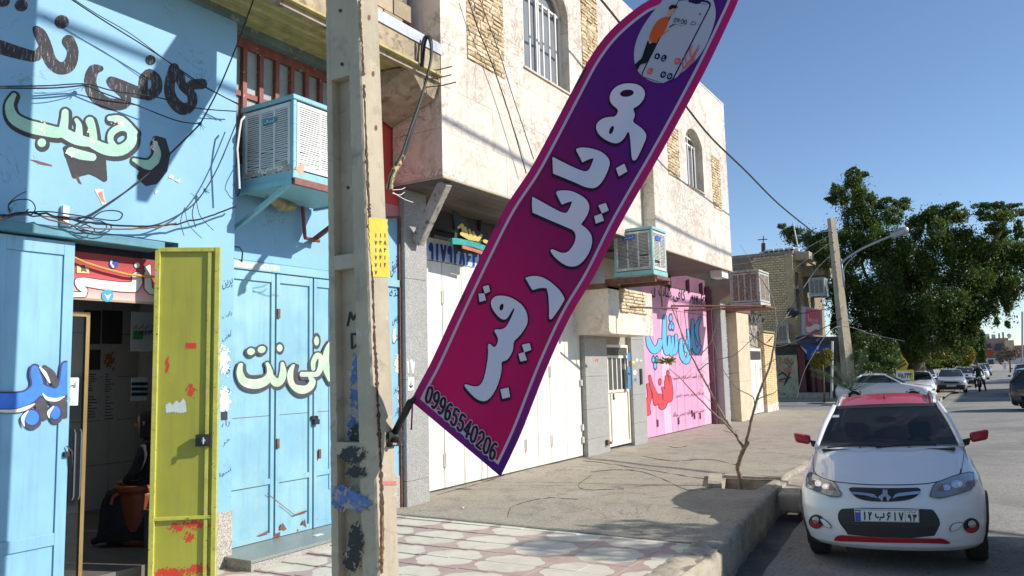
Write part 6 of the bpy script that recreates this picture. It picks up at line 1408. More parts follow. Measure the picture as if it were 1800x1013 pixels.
cable([(822, -5), (840, 50), (862, 105), (885, 170), (905, 235), (925, 305)], XT+.12, .010, 'black cable hanging in front of the split stone inset')
cable([(842, -5), (858, 40), (880, 100), (900, 165), (920, 225), (938, 280)], XT+.12, .008, 'thinner black cable beside the one over the split stone inset')
bz = [(742, 118, -6.05), (744, 80, -6.04), (750, 64, -6.0), (757, 72, -5.95), (758, 100, -5.9), (748, 145, -5.8), (735, 190, -5.7), (722, 230, -5.6), (710, 268, -5.5), (698, 292, -5.45), (688, 312, -5.4), (683, 334, -5.4)]
for k, (dx, c_) in enumerate(((0, 'black'), (2.5, 'black'), (-2.2, 'black'))):
    cable([(p[0]+dx*(.5+.5*math.sin(i)), p[1], p[2]+.015*k) for i, p in enumerate(bz)], -5.8, .017, ['black cable bundle looping off the zinc strip beside the power pole', 'second strand of the black cable bundle beside the power pole', 'third strand of the black cable bundle beside the power pole'][k], n=6)
m = MB(); pts = [onX(*p) for p in ((707, 275, -5.5), (698, 292, -5.44), (690, 308, -5.4), (684, 332, -5.4))]; m.tube(cat(pts, n=5), [.034+.008*math.sin(i*1.9) for i in range(16)], 9)
solo('tape_wrap', m, mat('dirty_yellow_tape', (.50, .40, .16), .9, var=.5, vscale=18, stains=[((.08, .05, .04), (16, .52, .58))], bump=.8, bscale=60, bdist=.02), 'dirty yellow tape wrapped round the cable bundle by the pole', 'tape')
for k, pts in enumerate(([(690, 334), (705, 333), (712, 330)], [(690, 340), (703, 343), (711, 338)], [(690, 338), (710, 350), (726, 356)])):
    cable(pts, -5.45, .004, ['short pale wire end sticking out right of the tape', 'curled pale wire end below the tape', 'long pale wire end slanting down from the tape'][k], M_['ac_white'], group='stripped wire ends at the cable tape')
m = MB(); m.beam(onX(680, 382, -6.9), onX(702, 382, -6.9), .03, .03); solo('steel_peg', m, M_['rusty'], 'dark steel peg between red wall and granite pier', 'peg')
def px_tree(base, branches, Y0):
    pass
SY = 11.9
sap = thing('sapling', 'nearly bare forked sapling growing from the pit at the pavement edge', 'tree', tuple(onY(1300, 864, SY)))
def br_(pts, Y_, r0, r1, nm='branch', n=5):
    P = cat([onY(p[0], p[1], (p[2] if len(p) > 2 else Y_)) for p in pts], n=n); k = len(P); m = MB()
    P = [p+np.array([.012*mnoise.noise(Vector((p[0]*9, p[2]*9, 1))), 0, .012*mnoise.noise(Vector((p[2]*9, p[0]*9, 5)))]) for p in P]
    m.tube(P, [.7*(r0+(r1-r0)*i/(k-1))*(1+.12*math.sin(i*2.1)) for i in range(k)], 7); return part(nm, m, M_['twig'], sap, smooth=True)
br_([(1306, 885), (1303, 860), (1299, 830), (1297, 822), (1304, 800), (1309, 786)], SY, .055, .048, 'trunk')
br_([(1298, 824), (1296, 816), (1295, 819)], SY-.02, .03, .02, 'pruned_stub'); br_([(1309, 790), (1315, 780), (1316, 776)], SY-.02, .03, .022, 'pruned_stub')
br_([(1308, 790), (1296, 770), (1278, 742), (1262, 715), (1245, 682), (1228, 650), (1210, 616), (1196, 580), (1188, 545), (1180, 518)], SY, .034, .007)
br_([(1296, 768), (1278, 748, 11.6), (1250, 722, 11.4), (1222, 694, 11.2), (1198, 668, 11.1), (1176, 648, 11.0)], SY, .024, .007)
br_([(1309, 788), (1315, 765), (1322, 735), (1330, 705), (1342, 672), (1354, 640), (1362, 600), (1364, 560), (1356, 520), (1345, 500)], SY, .036, .012)
br_([(1320, 742), (1326, 715), (1325, 700), (1318, 695), (1292, 680), (1272, 650), (1258, 615), (1252, 590)], SY+.1, .015, .005)
br_([(1330, 704), (1345, 696), (1362, 690), (1370, 680)], SY, .012, .004)
br_([(1228, 652), (1240, 642), (1262, 632), (1290, 625), (1318, 600), (1340, 585)], SY, .012, .005)
br_([(1245, 680), (1252, 668), (1270, 660), (1300, 655)], SY, .009, .003)
br_([(1234, 622), (1250, 600), (1262, 560), (1280, 520), (1300, 498)], SY+.2, .012, .004)
br_([(1345, 500), (1330, 480), (1318, 455), (1300, 430)], SY, .010, .003); br_([(1262, 715), (1242, 700), (1230, 685)], SY, .008, .003)
random.seed(5)
for k in range(17):
    x0 = random.uniform(1185, 1260); y0 = random.uniform(530, 680); a = random.uniform(-2.6, -.3); L_ = random.uniform(18, 60); c = random.uniform(-.5, .5)
    br_([(x0, y0), (x0+L_*.5*math.cos(a), y0+L_*.5*math.sin(a)+c*4), (x0+L_*math.cos(a+c), y0+L_*math.sin(a+c))], SY+random.uniform(-.2, .3), .004, .0015, 'twig', n=3)
lf_ = MB(); M_['leaf_y'] = mat('yellow_green_leaf', (.24, .28, .06), .6, var=.35, vscale=40, bump=0)
def leafq(mb, c, L_, W_, d=None, rnd=random):
    d = Vector(d) if d is not None else Vector((rnd.gauss(0, 1), rnd.gauss(0, 1), rnd.gauss(0, 1))); d.normalize()
    u = d.cross(Vector((rnd.gauss(0, 1), rnd.gauss(0, 1), rnd.gauss(0, 1)))); u.normalize(); c = Vector(c)
    mb.add([c-d*L_/2, c+u*W_/2+d*.0, c+d*L_/2, c-u*W_/2], [(0, 1, 2, 3)])
base = onY(1176, 648, 11.0)
for k in range(60):
    a = random.uniform(0, 6.28); e = random.uniform(-.5, .9); r_ = random.uniform(.02, .17); d = np.array([math.cos(a)*1.0, .5*math.sin(a), .55*e]); leafq(lf_, base+np.array([-.05, 0, .1])+d*r_, .09, .035, d)
part('leaf_tuft', lf_, M_['leaf_y'], sap)
m = MB(); p = onZ(1160, 838); 
for (x, y, lab) in ((813, 893, 'small white scrap of litter on the pavement by the garage'),):
    p = onZ(x, y, .01); m = MB(); m.box(p[0]-.02, p[0]+.02, p[1]-.015, p[1]+.015, .005, .02); solo('litter', m, M_['lime'], lab, 'litter', bevel=.004)
p = onZ(559, 941, 0.0); m = MB(); m.box(p[0]-.03, p[0]+.03, p[1]-.06, p[1]+.06, .001, .006); solo('paper_scrap', m, M_['lime'], 'small white paper scrap on the granite step', 'litter')
bc = onZ(238, 972, .05); bc = np.array([bc[0]-.45, bc[1]+.34, .045])
bn = thing('waste_bin', 'red-orange plastic bin standing just inside the dark doorway', 'bin', tuple(bc))
m = MB(); m.lathe(bc, [(0, 0), (.19, 0), (.2, .05), (.23, .5), (.235, .58), (.225, .58), (.19, .06), (0, .05)], 24); part('body', m, mat('red_orange_plastic', (.26, .05, .018), .45, var=.15), bn, smooth=True)
m = MB(); m.lathe(bc, [(.225, .56), (.255, .56), (.26, .60), (.245, .63), (.22, .63), (.22, .58)], 24); part('rim', m, mat('red_orange_rim', (.28, .055, .02), .4, var=.1), bn, smooth=True)
m = MB(); m.tube([bc+np.array([.0, -.26, .55]), bc+np.array([.0, -.32, .52]), bc+np.array([.0, -.34, .45])], .02, 6); part('handle', m, mat('red_orange_grip', (.28, .055, .02), .45), bn)
def figure(lab, loc, rotz, joints, radii, edges, skin_m, parts=(), sub=2, group=None, scale=1.0):
    t = thing('person', lab, 'person', loc, group)
    me = bpy.data.meshes.new('body'); me.from_pydata([Vector(j)*scale for j in joints], edges, [])
    o = bpy.data.objects.new('body', me); COL.objects.link(o); o.parent = t; WLOC[o.name] = tuple(loc); me.materials.append(skin_m)
    sk = o.modifiers.new('s', 'SKIN'); sk.use_smooth_shade = True
    for v, r_ in zip(me.skin_vertices[0].data, radii): v.radius = (r_[0]*scale, r_[1]*scale) if isinstance(r_, tuple) else (r_*scale, r_*scale)
    for v in me.skin_vertices[0].data: v.use_root = False
    me.skin_vertices[0].data[0].use_root = True
    ss = o.modifiers.new('ss', 'SUBSURF'); ss.levels = ss.render_levels = sub
    t.rotation_euler = (0, 0, rotz); return t
M_['blk_cloth'] = mat('black_cloth', (.022, .022, .026), .9, var=.3, vscale=8, bump=.4, bscale=20, bdist=.02)
M_['skin'] = mat('skin', (.45, .26, .17), .55, var=.08, bump=0)
def hand_into(mb, w_, d, up, s=1.0):
    """palm and five bent fingers growing from wrist w_ along d"""
    w_ = Vector(w_); d = Vector(d).normalized(); up = Vector(up).normalized(); sd = d.cross(up)
    mb.tube([w_, w_+d*.045*s, w_+d*.085*s], [.022*s, .034*s, .03*s], 8)
    for i, (L_, o_) in enumerate(((.070, -.027), (.080, -.009), (.074, .009), (.058, .026))):
        a = w_+d*.08*s+sd*o_*s; b_ = a+(d*.6-up*.25).normalized()*L_*.45*s; c_ = b_+(d*.3-up*.9).normalized()*L_*.35*s; e = c_+(-d*.1-up).normalized()*L_*.25*s
        mb.tube([a, b_, c_, e], [.0095*s, .009*s, .008*s, .006*s], 6)
    a = w_+d*.03*s-sd*.028*s; mb.tube([a, a-sd*.025*s+d*.025*s, a-sd*.02*s+d*.055*s-up*.015*s], [.012*s, .010*s, .008*s], 6)
def head_into(t, c, fwd, s, hair_m, skin_m, scarf=False):
    """head with brow, nose, mouth, ears and hair; c centre in the thing's local frame"""
    c = Vector(c); f = Vector(fwd).normalized(); up = Vector((0, 0, 1)); r_ = f.cross(up).normalized(); off = Vector(WLOC[t.name])
    def P(a, b_, d): return tuple(c+off+f*a*s+r_*b_*s+up*d*s)
    m = MB(); prof = [(-.125, .03, .05), (-.105, .05, .03), (-.07, .062, .01), (-.03, .072, .0), (.02, .077, -.008), (.06, .076, -.015), (.09, .062, -.018), (.112, .035, -.018), (.12, .008, -.018)]
    n = 18; V = []
    for z, rr, sh in prof:
        for k in range(n):
            a = 2*math.pi*k/n; fx = math.cos(a); q = rr*(1.28 if fx > 0 else 1.22)
            V.append(P(fx*q+sh*(.4 if fx > 0 else 1)*1.0, math.sin(a)*rr, z))
    m.add(V, [(i*n+k, i*n+(k+1) % n, (i+1)*n+(k+1) % n, (i+1)*n+k) for i in range(len(prof)-1) for k in range(n)]+[tuple(range(n))[::-1], tuple(range((len(prof)-1)*n, len(prof)*n))])
    m.tube([P(.088, 0, .022), P(.106, 0, -.005), P(.116, 0, -.024), P(.098, 0, -.034)], [.007*s, .01*s, .013*s, .006*s], 6)
    for sd in (-1, 1):
        m.tube([P(.0, .074*sd, .02), P(-.008, .084*sd, .01), P(-.004, .08*sd, -.03)], [.008*s, .014*s, .007*s], 6)
    hd_ = part('head', m, skin_m, t, smooth=True)
    e = MB()
    for sd in (-1, 1): e.sphere(P(.082, .032*sd, .012), .012*s, 5); e.tube([P(.092, .016*sd, .034), P(.09, .048*sd, .036)], .005*s, 5)
    part('eyes', e, M_['black_rubber'], hd_)
    e = MB(); e.tube([P(.086, -.024, -.06), P(.096, 0, -.058), P(.086, .024, -.06)], [.004*s, .007*s, .004*s], 5); part('mouth', e, mat('lips', (.35, .14, .12), .5), hd_)
    h = MB(); V = []; hp = [(-.16 if scarf else -.04, .082 if scarf else .076), (.0, .086), (.05, .087), (.09, .074), (.12, .045), (.132, .005)]
    for z, rr in hp:
        for k in range(n):
            a = 2*math.pi*k/n; fx = math.cos(a); q = rr*1.26
            xx = fx*q-.018
            if fx > .25 and z < .075: xx = min(xx, .045)
            V.append(P(xx, math.sin(a)*rr, z))
    h.add(V, [(i*n+k, i*n+(k+1) % n, (i+1)*n+(k+1) % n, (i+1)*n+k) for i in range(len(hp)-1) for k in range(n)])
    part('headscarf' if scarf else 'hair', h, hair_m, t, smooth=True)
    return hd_
sp_ = onX(252, 800, -7.95); sl = (float(sp_[0]), float(sp_[1])+.12, .04)
J = [(0, 0, .46), (0, 0, .60), (.02, 0, .80), (.04, 0, 1.0), (.05, 0, 1.10), (.06, 0, 1.16),
     (.03, .17, 1.0), (.10, .23, .78), (.26, .12, .66), (.03, -.17, 1.0), (.12, -.23, .78), (.28, -.10, .66),
     (.04, .10, .46), (.42, .12, .50), (.46, .13, .08), (.58, .13, .04), (.04, -.10, .46), (.42, -.13, .50), (.48, -.14, .08), (.60, -.14, .04)]
E_ = [(0, 1), (1, 2), (2, 3), (3, 4), (4, 5), (3, 6), (6, 7), (7, 8), (3, 9), (9, 10), (10, 11), (0, 12), (12, 13), (13, 14), (14, 15), (0, 16), (16, 17), (17, 18), (18, 19)]
Rr = [(.17, .13), (.16, .12), (.17, .12), (.15, .10), .055, .05, .075, .055, .036, .075, .055, .036, .10, .075, .05, .035, .10, .075, .05, .035]
seat_p = figure('seated person in black clothes with arms crossed, half hidden behind the green leaf', sl, R(215), J, Rr, E_, M_['blk_cloth'])
head_into(seat_p, (.085, 0, 1.28), (1, 0, -.1), 1.0, M_['blk_cloth'], M_['skin'], scarf=True)
off = WLOC[seat_p.name]
h = MB(); hand_into(h, np.array(off)+np.array([.26, .12, .66]), (.4, -.9, 0), (0, 0, 1)); part('hand', h, M_['skin'], seat_p, smooth=True)
h = MB(); hand_into(h, np.array(off)+np.array([.28, -.10, .66]), (.4, .9, 0), (0, 0, 1)); part('hand', h, M_['skin'], seat_p, smooth=True)
skirt = MB(); o3 = np.array(off)
skirt.hexa([o3+np.array(p) for p in ((-.15, -.24, .05), (.50, -.26, .05), (.50, .26, .05), (-.15, .24, .05), (-.14, -.2, .52), (.42, -.21, .60), (.42, .21, .60), (-.14, .2, .52))]); part('skirt', skirt, M_['blk_cloth'], seat_p, bevel=.05)
st_ = thing('stool', 'low stool under the seated person in the doorway', 'stool', sl)
m = MB(); m.box(sl[0]-.2, sl[0]+.2, sl[1]-.2, sl[1]+.2, .38, .42)
part('seat', m, M_['darkroom'], st_)
for a, b_ in ((-1, -1), (1, -1), (-1, 1), (1, 1)): m = MB(); m.box(sl[0]+a*.17-.02, sl[0]+a*.17+.02, sl[1]+b_*.17-.02, sl[1]+b_*.17+.02, .04, .38); part('leg', m, M_['darkroom'], st_)
def paint(name, col, coat=1.0, rough=.35):
    s = N(name); c = s.mix(s.ramp(s.noise(2, 6, .6), .45, .75, (0,)*3, (.12,)*3), col, tuple(x*.6+.08 for x in col))
    s.col(c); s.set(Roughness=rough); s.b.inputs['Coat Weight'].default_value = coat; s.b.inputs['Coat Roughness'].default_value = .04; return s.m
M_['tyre'] = mat('tyre_rubber', (.025, .024, .023), .85, var=.2, vscale=12, bump=.4, bscale=50)
M_['plastic'] = mat('black_car_plastic', (.022, .022, .024), .55, var=.1, bump=.05)
M_['alloy'] = mat('alloy_rim', (.45, .45, .46), .3, metal=.9, var=.05, bump=0)
M_['chrome'] = mat('chrome', (.75, .76, .78), .12, metal=1.0, var=.02, bump=0)
M_['lampglass'] = (lambda s: (s.set(Roughness=.05), s.col((.20, .22, .24)), s.m)[2])(N('headlamp_glass'))
M_['lampglass'].node_tree.nodes['Principled BSDF'].inputs['Coat Weight'].default_value = 1.0
M_['lampin'] = mat('lamp_reflector', (.62, .64, .68), .15, metal=.8, var=.1, bump=0)
M_['cabin'] = mat('dark_cabin_fabric', (.035, .035, .04), .9, var=.2)
M_['plate'] = flat('plate_white', (.70, .71, .70), .4)
class CarFrame:
    def __init__(s, O, yaw, roll=0.0):
        cy, sy = math.cos(yaw), math.sin(yaw); s.O = np.array(O, float)
        s.u = np.array([cy, sy, 0.]); s.v = np.array([-sy, cy, 0.]); s.w = np.array([0, 0, 1.])
        if roll: s.u, s.w = s.u*math.cos(roll)+s.w*math.sin(roll), s.w*math.cos(roll)-s.u*math.sin(roll)
    def __call__(s, u, v, h): return s.O+s.u*u+s.v*v+s.w*h
    def T(s, mb):
        mb.v = [tuple(s(*p)) for p in mb.v]; return mb
def interp(tab, z):
    xs = [t[0] for t in tab]; return [float(np.interp(z, xs, [t[i] for t in tab])) for i in range(1, len(tab[0]))]
HATCH = dict(L=4.02, wheel=(.82, 3.28, .30, .745), glass_front=(1.36, 1.12, .745, 2.20, 1.535, .585), roof=(2.20, 3.55, 1.60, .575), rear=(3.55, 1.53, .55, 3.96, 1.12, .68),
    prof=[(0.215, 0.1, 3.9, 0.787, 0.55, 2.3), (0.26, 0.04, 3.95, 0.828, 0.6, 2.4), (0.34, 0.01, 3.98, 0.859, 0.66, 2.4), (0.46, 0.0, 4.0, 0.88, 0.7, 2.4), (0.6, 0.01, 4.02, 0.882, 0.72, 2.4), (0.72, 0.05, 4.02, 0.88, 0.72, 2.3), (0.79, 0.1, 4.01, 0.871, 0.74, 2.2),
          (0.835, 0.17, 4.0, 0.864, 0.76, 2.2), (0.87, 0.27, 4.0, 0.854, 0.78, 2.2), (0.912, 0.42, 4.0, 0.838, 0.76, 2.3), (0.958, 0.58, 4.0, 0.828, 0.74, 2.4), (1.005, 0.76, 3.99, 0.812, 0.68, 2.5), (1.052, 0.96, 3.98, 0.797, 0.6, 2.6), (1.099, 1.18, 3.97, 0.776, 0.5, 2.8), (1.134, 1.36, 3.96, 0.756, 0.4, 3.0)])
SEDAN = dict(L=4.40, wheel=(.85, 3.45, .30, .74), glass_front=(1.35, 1.0, .70, 2.10, 1.40, .54), roof=(2.10, 3.10, 1.43, .54), rear=(3.10, 1.37, .53, 3.75, 1.02, .66),
    prof=[(.20, .10, 4.28, .74, .45, 2.6), (.30, .02, 4.35, .80, .5, 2.8), (.45, .0, 4.4, .84, .55, 2.8), (.60, .02, 4.4, .845, .55, 2.8), (.70, .06, 4.4, .84, .56, 2.8), (.77, .12, 4.38, .83, .56, 2.8), (.81, .2, 4.36, .82, .58, 2.8),
          (.85, .40, 4.34, .80, .55, 2.8), (.89, .66, 4.32, .785, .5, 3), (.93, .92, 4.3, .77, .42, 3), (.97, 1.16, 4.22, .75, .35, 3), (1.01, 1.36, 4.08, .73, .3, 3)])
def body_shell(S, nside=36, sub=3, cut=True):
    prof = S['prof']; zs = []
    for a, b_ in zip(prof[:-1], prof[1:]): zs += list(np.linspace(a[0], b_[0], sub, endpoint=False))
    zs.append(prof[-1][0]); nf = 14; m = MB(); V = []; ring = None
    for z in zs:
        vf, vr, W, D, n = interp(prof, z); half = []
        for k in range(nf+1):
            a = (k/nf)*math.pi/2; half.append((W*abs(math.sin(a))**(2/n), vf+D*(1-abs(math.cos(a))**(2/n))))
        v0 = vf+D; Dr = .28; v1 = vr-Dr
        for k in range(1, nside+1): half.append((W+.0*k, v0+(v1-v0)*k/nside))
        for k in range(1, 9):
            a = (k/8)*math.pi/2; half.append((W*abs(math.cos(a))**(2/3.2), v1+Dr*abs(math.sin(a))**(2/3.2)))
        full = [(u, v) for u, v in half]+[(-u, v) for u, v in half[::-1][1:-1]]
        ring = len(full); V += [(u, v, z) for u, v in full]
    F = []
    wf, wr, r_, uu = S['wheel']
    for j in range(len(zs)-1):
        for i in range(ring):
            q = (j*ring+i, j*ring+(i+1) % ring, (j+1)*ring+(i+1) % ring, (j+1)*ring+i)
            c = np.mean([V[t] for t in q], 0)
            if cut and abs(c[0]) > .55 and any(math.hypot(c[1]-w_, c[2]-r_) < r_+.055 for w_ in (wf, wr)): continue
            F.append(q)
    top = len(zs)-1
    m.add(V, F+[tuple(range(top*ring, (top+1)*ring))])
    return m
def wheel(fr, u, v, r_, side, t, rim_m, wid=.19, detail=True):
    m = MB(); c = (u, v, r_); w2 = wid/2
    m.lathe(c, [(r_*.62, -w2), (r_*.93, -w2), (r_, -w2*.75), (r_, w2*.75), (r_*.93, w2), (r_*.62, w2)], 28, axis='x'); wh = part('wheel', fr.T(m), M_['tyre'], t, smooth=False)
    m = MB(); sx = side*w2*.85; m.lathe((u+sx, v, r_), [(0, .0), (r_*.12, .0), (r_*.14, -.0)], 12, axis='x')
    m.lathe((u, v, r_), [(r_*.55, side*w2*.8), (r_*.64, side*w2*.95), (r_*.64, -side*w2)], 24, axis='x')
    for k in range(5 if detail else 5):
        a = 2*math.pi*k/5; ca, sa = math.cos(a), math.sin(a)
        m.obox((u+sx*.9, v+ca*r_*.34, r_+sa*r_*.34), (1, 0, 0), (0, -sa, ca), (0, ca, sa), .012, r_*.09, r_*.28)
    m.lathe((u+sx*.3, v, r_), [(0, 0), (r_*.58, 0)], 20, axis='x'); part('rim', fr.T(m), rim_m, wh)
def arch_ring(fr, S, v, side, t, m_, wd=.06):
    wf, wr, r_, uu = S['wheel']; m = MB(); n = 22; P = []
    for k in range(n+1):
        a = math.pi*(-.10+1.20*k/n); c, s_ = math.cos(a), math.sin(a)
        for rr, off in ((r_+.02, -.10), (r_+.035, .012), (r_+.035+wd, .02), (r_+.05+wd, -.012)):
            vv = v-c*rr; hh = max(.2, r_+s_*rr); W = interp(S['prof'], min(hh, 1.0))[2]
            vf, vr, W0, D, nn = interp(S['prof'], min(hh, 1.0)); q = max(0, min(1, (vv-vf)/D)); wu = W0*(1-(1-q)**nn)**(1/nn) if q < 1 else W0
            P.append((side*(wu+off), vv, hh))
    m.add(P, [(i*4+j, i*4+j+1, (i+1)*4+j+1, (i+1)*4+j) for i in range(n) for j in range(3)]); part('wheel_arch', fr.T(m), m_, t, smooth=True)
    m = MB(); V = []
    for k in range(n+1):
        a = math.pi*(-.12+1.24*k/n); c, s_ = math.cos(a), math.sin(a)
        for uu_ in (.45, .84): V.append((side*uu_, v-c*(r_+.05), r_+s_*(r_+.05)))
    m.add(V, [(i*2, i*2+1, i*2+3, i*2+2) for i in range(n)]); m.box(side*.44, side*.46, v-.36, v+.36, .1, .7); part('wheel_well', fr.T(m), M_['plastic'], t)
def sheet(P00, P10, P01, P11, nu, nv, bow=(0, 0, 0), mid=None):
    """bilinear sheet; bow: offset of the middle of each row"""
    P00, P10, P01, P11 = (np.array(p, float) for p in (P00, P10, P01, P11)); bow = np.array(bow, float); V = []
    for j in range(nv+1):
        b_ = j/nv
        for i in range(nu+1):
            a = i/nu; p = (P00*(1-a)+P10*a)*(1-b_)+(P01*(1-a)+P11*a)*b_; V.append(p+bow*(1-(2*a-1)**2))
    return V, [(j*(nu+1)+i, j*(nu+1)+i+1, (j+1)*(nu+1)+i+1, (j+1)*(nu+1)+i) for j in range(nv) for i in range(nu)]
def greenhouse(fr, S, t, body_m, roof_m, glass_m, detail=True):
    v0, z0, w0, v1, z1, w1 = S['glass_front']; rv0, rv1, rz, rw = S['roof']; bv0, bz0, bw0, bv1, bz1, bw1 = S['rear']
    m = MB(); V, F = sheet((-w0+.03, v0, z0), (w0-.03, v0, z0), (-w1, v1, z1-.01), (w1, v1, z1-.01), 12, 4, (0, -.13, .012)); m.add(V, F); part('windscreen', fr.T(m), glass_m, t, smooth=True)
    if detail:
        m = MB()
        for a, b_ in (((-w0+.03, v0), (w0-.03, v0)),):
            V, F = sheet((-w0+.03, v0-.012, z0-.004), (w0-.03, v0-.012, z0-.004), (-w0+.045, v0+.035, z0+.022), (w0-.045, v0+.035, z0+.022), 12, 1, (0, -.13, .012)); m.add(V, F)
        V, F = sheet((-w1-.01, v1-.07, z1-.038), (w1+.01, v1-.07, z1-.038), (-w1, v1-.005, z1-.004), (w1, v1-.005, z1-.004), 12, 1, (0, -.13, .012)); m.add(V, F)
        part('windscreen_border', fr.T(m), M_['plastic'], t, smooth=True)
    m = MB(); V = []; nv, nu = 8, 10
    for j in range(nv+1):
        b_ = j/nv; v = v1+(rv1+.06-v1)*b_; w_ = w1+(rw-w1)*b_+.005; zt_ = z1+(rz-z1)*math.sin(min(1, b_*1.6)*math.pi/2)-(.03*max(0, b_-.7)/.3)
        for i in range(nu+1):
            a = 2*i/nu-1; V.append((a*w_, v-(.13*(1-a*a))*(1-b_), zt_+.012*(1-b_)*(1-a*a)+.035*(1-a*a)*min(1, b_*2)-.03*abs(a)**4))
    m.add(V, [(j*(nu+1)+i, j*(nu+1)+i+1, (j+1)*(nu+1)+i+1, (j+1)*(nu+1)+i) for j in range(nv) for i in range(nu)]); part('roof', fr.T(m), roof_m, t, smooth=True)
    m = MB(); V, F = sheet((-bw0, bv0+.05, bz0-.01), (bw0, bv0+.05, bz0-.01), (-bw1, bv1, bz1), (bw1, bv1, bz1), 8, 3, (0, .1, 0)); m.add(V, [f[::-1] for f in F]); part('rear_window', fr.T(m), glass_m, t, smooth=True)
    for s_ in (-1, 1):
        A0 = np.array((s_*w0, v0+.02, z0)); A1 = np.array((s_*w1, v1, z1-.02)); C0 = np.array((s_*(bw1+.03), bv1-.05, bz1-.03)); C1 = np.array((s_*bw0, bv0+.02, bz0-.01))
        m = MB(); V, F = sheet(A0+(0, .03, -.02), C0, A1, C1, 10, 3, (s_*.03, 0, 0)); m.add(V, F if s_ > 0 else [f[::-1] for f in F]); part('side_glass', fr.T(m), glass_m, t, smooth=True)
        m = MB(); q = [A0+np.array((s_*.005, -.02, -.03)), A0*.5+A1*.5+np.array((s_*.018, -.01, .0)), A1+np.array((s_*.0, .0, .008))]
        m.tube(cat(q, n=5), .034, 8); part('pillar', fr.T(m), body_m, t, smooth=True)
        q = [A1+np.array((0, 0, .004)), np.array((s_*(rw+.008), (v1+rv1)/2, rz-.045+(z1-rz)*.2)), C1+np.array((0, .02, .0))]
        m = MB(); m.tube(cat(q, n=5), .026, 8); part('roof_rim', fr.T(m), body_m, t, smooth=True)
        m = MB(); m.tube([C1, C1*.5+C0*.5+np.array((s_*.02, 0, 0)), C0], .05, 8); part('pillar', fr.T(m), body_m, t, smooth=True)
        for f_ in (.46,):
            a_ = A0*(1-f_)+C0*f_; b2_ = A1*(1-f_)+C1*f_; m = MB(); m.tube([a_+np.array((s_*.028, 0, 0)), b2_+np.array((s_*.02, 0, 0))], .03, 6); part('pillar', fr.T(m), M_['plastic'], t, smooth=True)
    m = MB(); m.box(-.62, .62, v0+.1, bv1-.1, .35, z0-.25); part('cabin_floor', fr.T(m), M_['cabin'], t)
    m = MB()
    for s_ in (-1, 1):
        m.box(s_*.36-.22, s_*.36+.22, 2.05, 2.2, .6, 1.12); m.box(s_*.36-.12, s_*.36+.12, 2.1, 2.2, 1.14, 1.32)
    part('front_seats', fr.T(m), M_['cabin'], t, bevel=.03 if detail else 0)
    m = MB(); m.box(-.6, .6, 3.05, 3.2, .5, 1.08)
    for s_ in (-.36, .36): m.box(s_-.11, s_+.11, 3.1, 3.18, 1.08, 1.22)
    part('rear_seat', fr.T(m), M_['cabin'], t, bevel=.02 if detail else 0)
    m = MB(); m.box(-.68, .68, v0+.06, v0+.5, z0-.22, z0-.03); part('dashboard', fr.T(m), M_['cabin'], t)
fr = CarFrame((-1.01, 8.60, -.275), R(4.9), R(1.9))
car = thing('parked_car', 'white hatchback with red roof, red mirrors and black wheel arches, parked nose-on at the kerb', 'car', tuple(fr(0, 2, 0)), 'cars standing along the street')
M_['carwhite'] = paint('white_car_paint', (.74, .75, .76)); M_['carred'] = paint('red_car_paint', (.40, .006, .018), .35, .45); M_['carglass'] = glassy('car_glass', (.010, .012, .014), .03, .86); M_['carglass'].node_tree.nodes['Principled BSDF'].inputs['IOR'].default_value = 1.33
shell = body_shell(HATCH, 44, 4); loc_shell = MB(); loc_shell.v = list(shell.v); loc_shell.f = list(shell.f)
body = part('body', fr.T(shell), M_['carwhite'], car, smooth=True)
full = body_shell(HATCH, 44, 4, cut=False); bvh = BVHTree.FromPolygons([Vector(p) for p in fr.T(full).v], full.f)
def on_car(off):
    def f(x, y):
        d = Vector(ray(x, y)).normalized(); h = bvh.ray_cast(Vector(CAM), d)
        if h[0] is None:
            n = bvh.find_nearest(Vector(onY(x, y, 9.0))); return np.array(n[0]+n[1]*off)
        nn = h[1]; nn = nn if nn.dot(d) < 0 else -nn
        return np.array(h[0]-d*off*1.0+nn*off*.4)
    return f
def cplane(v_):
    def f(x, y):
        d = ray(x, y); n = fr.v; t = np.dot(fr(0, v_, 0)-CAM, n)/np.dot(d, n); return CAM+d*t
    return f
cb = crop(1380, 820, 4.286); cc = crop(1340, 620, 2.578)
def cpoly(name, P, m_, off, sm_=1, stp=1.0, parent=None, cut=None, label=None):
    Q = smooth_poly(P, sm_) if sm_ else P; b_ = bbox([tuple(q) for q in Q], pad=3)
    f = lambda X, Y: sd_poly(X, Y, Q)
    if cut: f = lambda X, Y: cut(X, Y, sd_poly(X, Y, Q))
    return part(name, stamp(f, *b_, stp, on_car(off)), m_, parent or car, smooth=True, label=label)
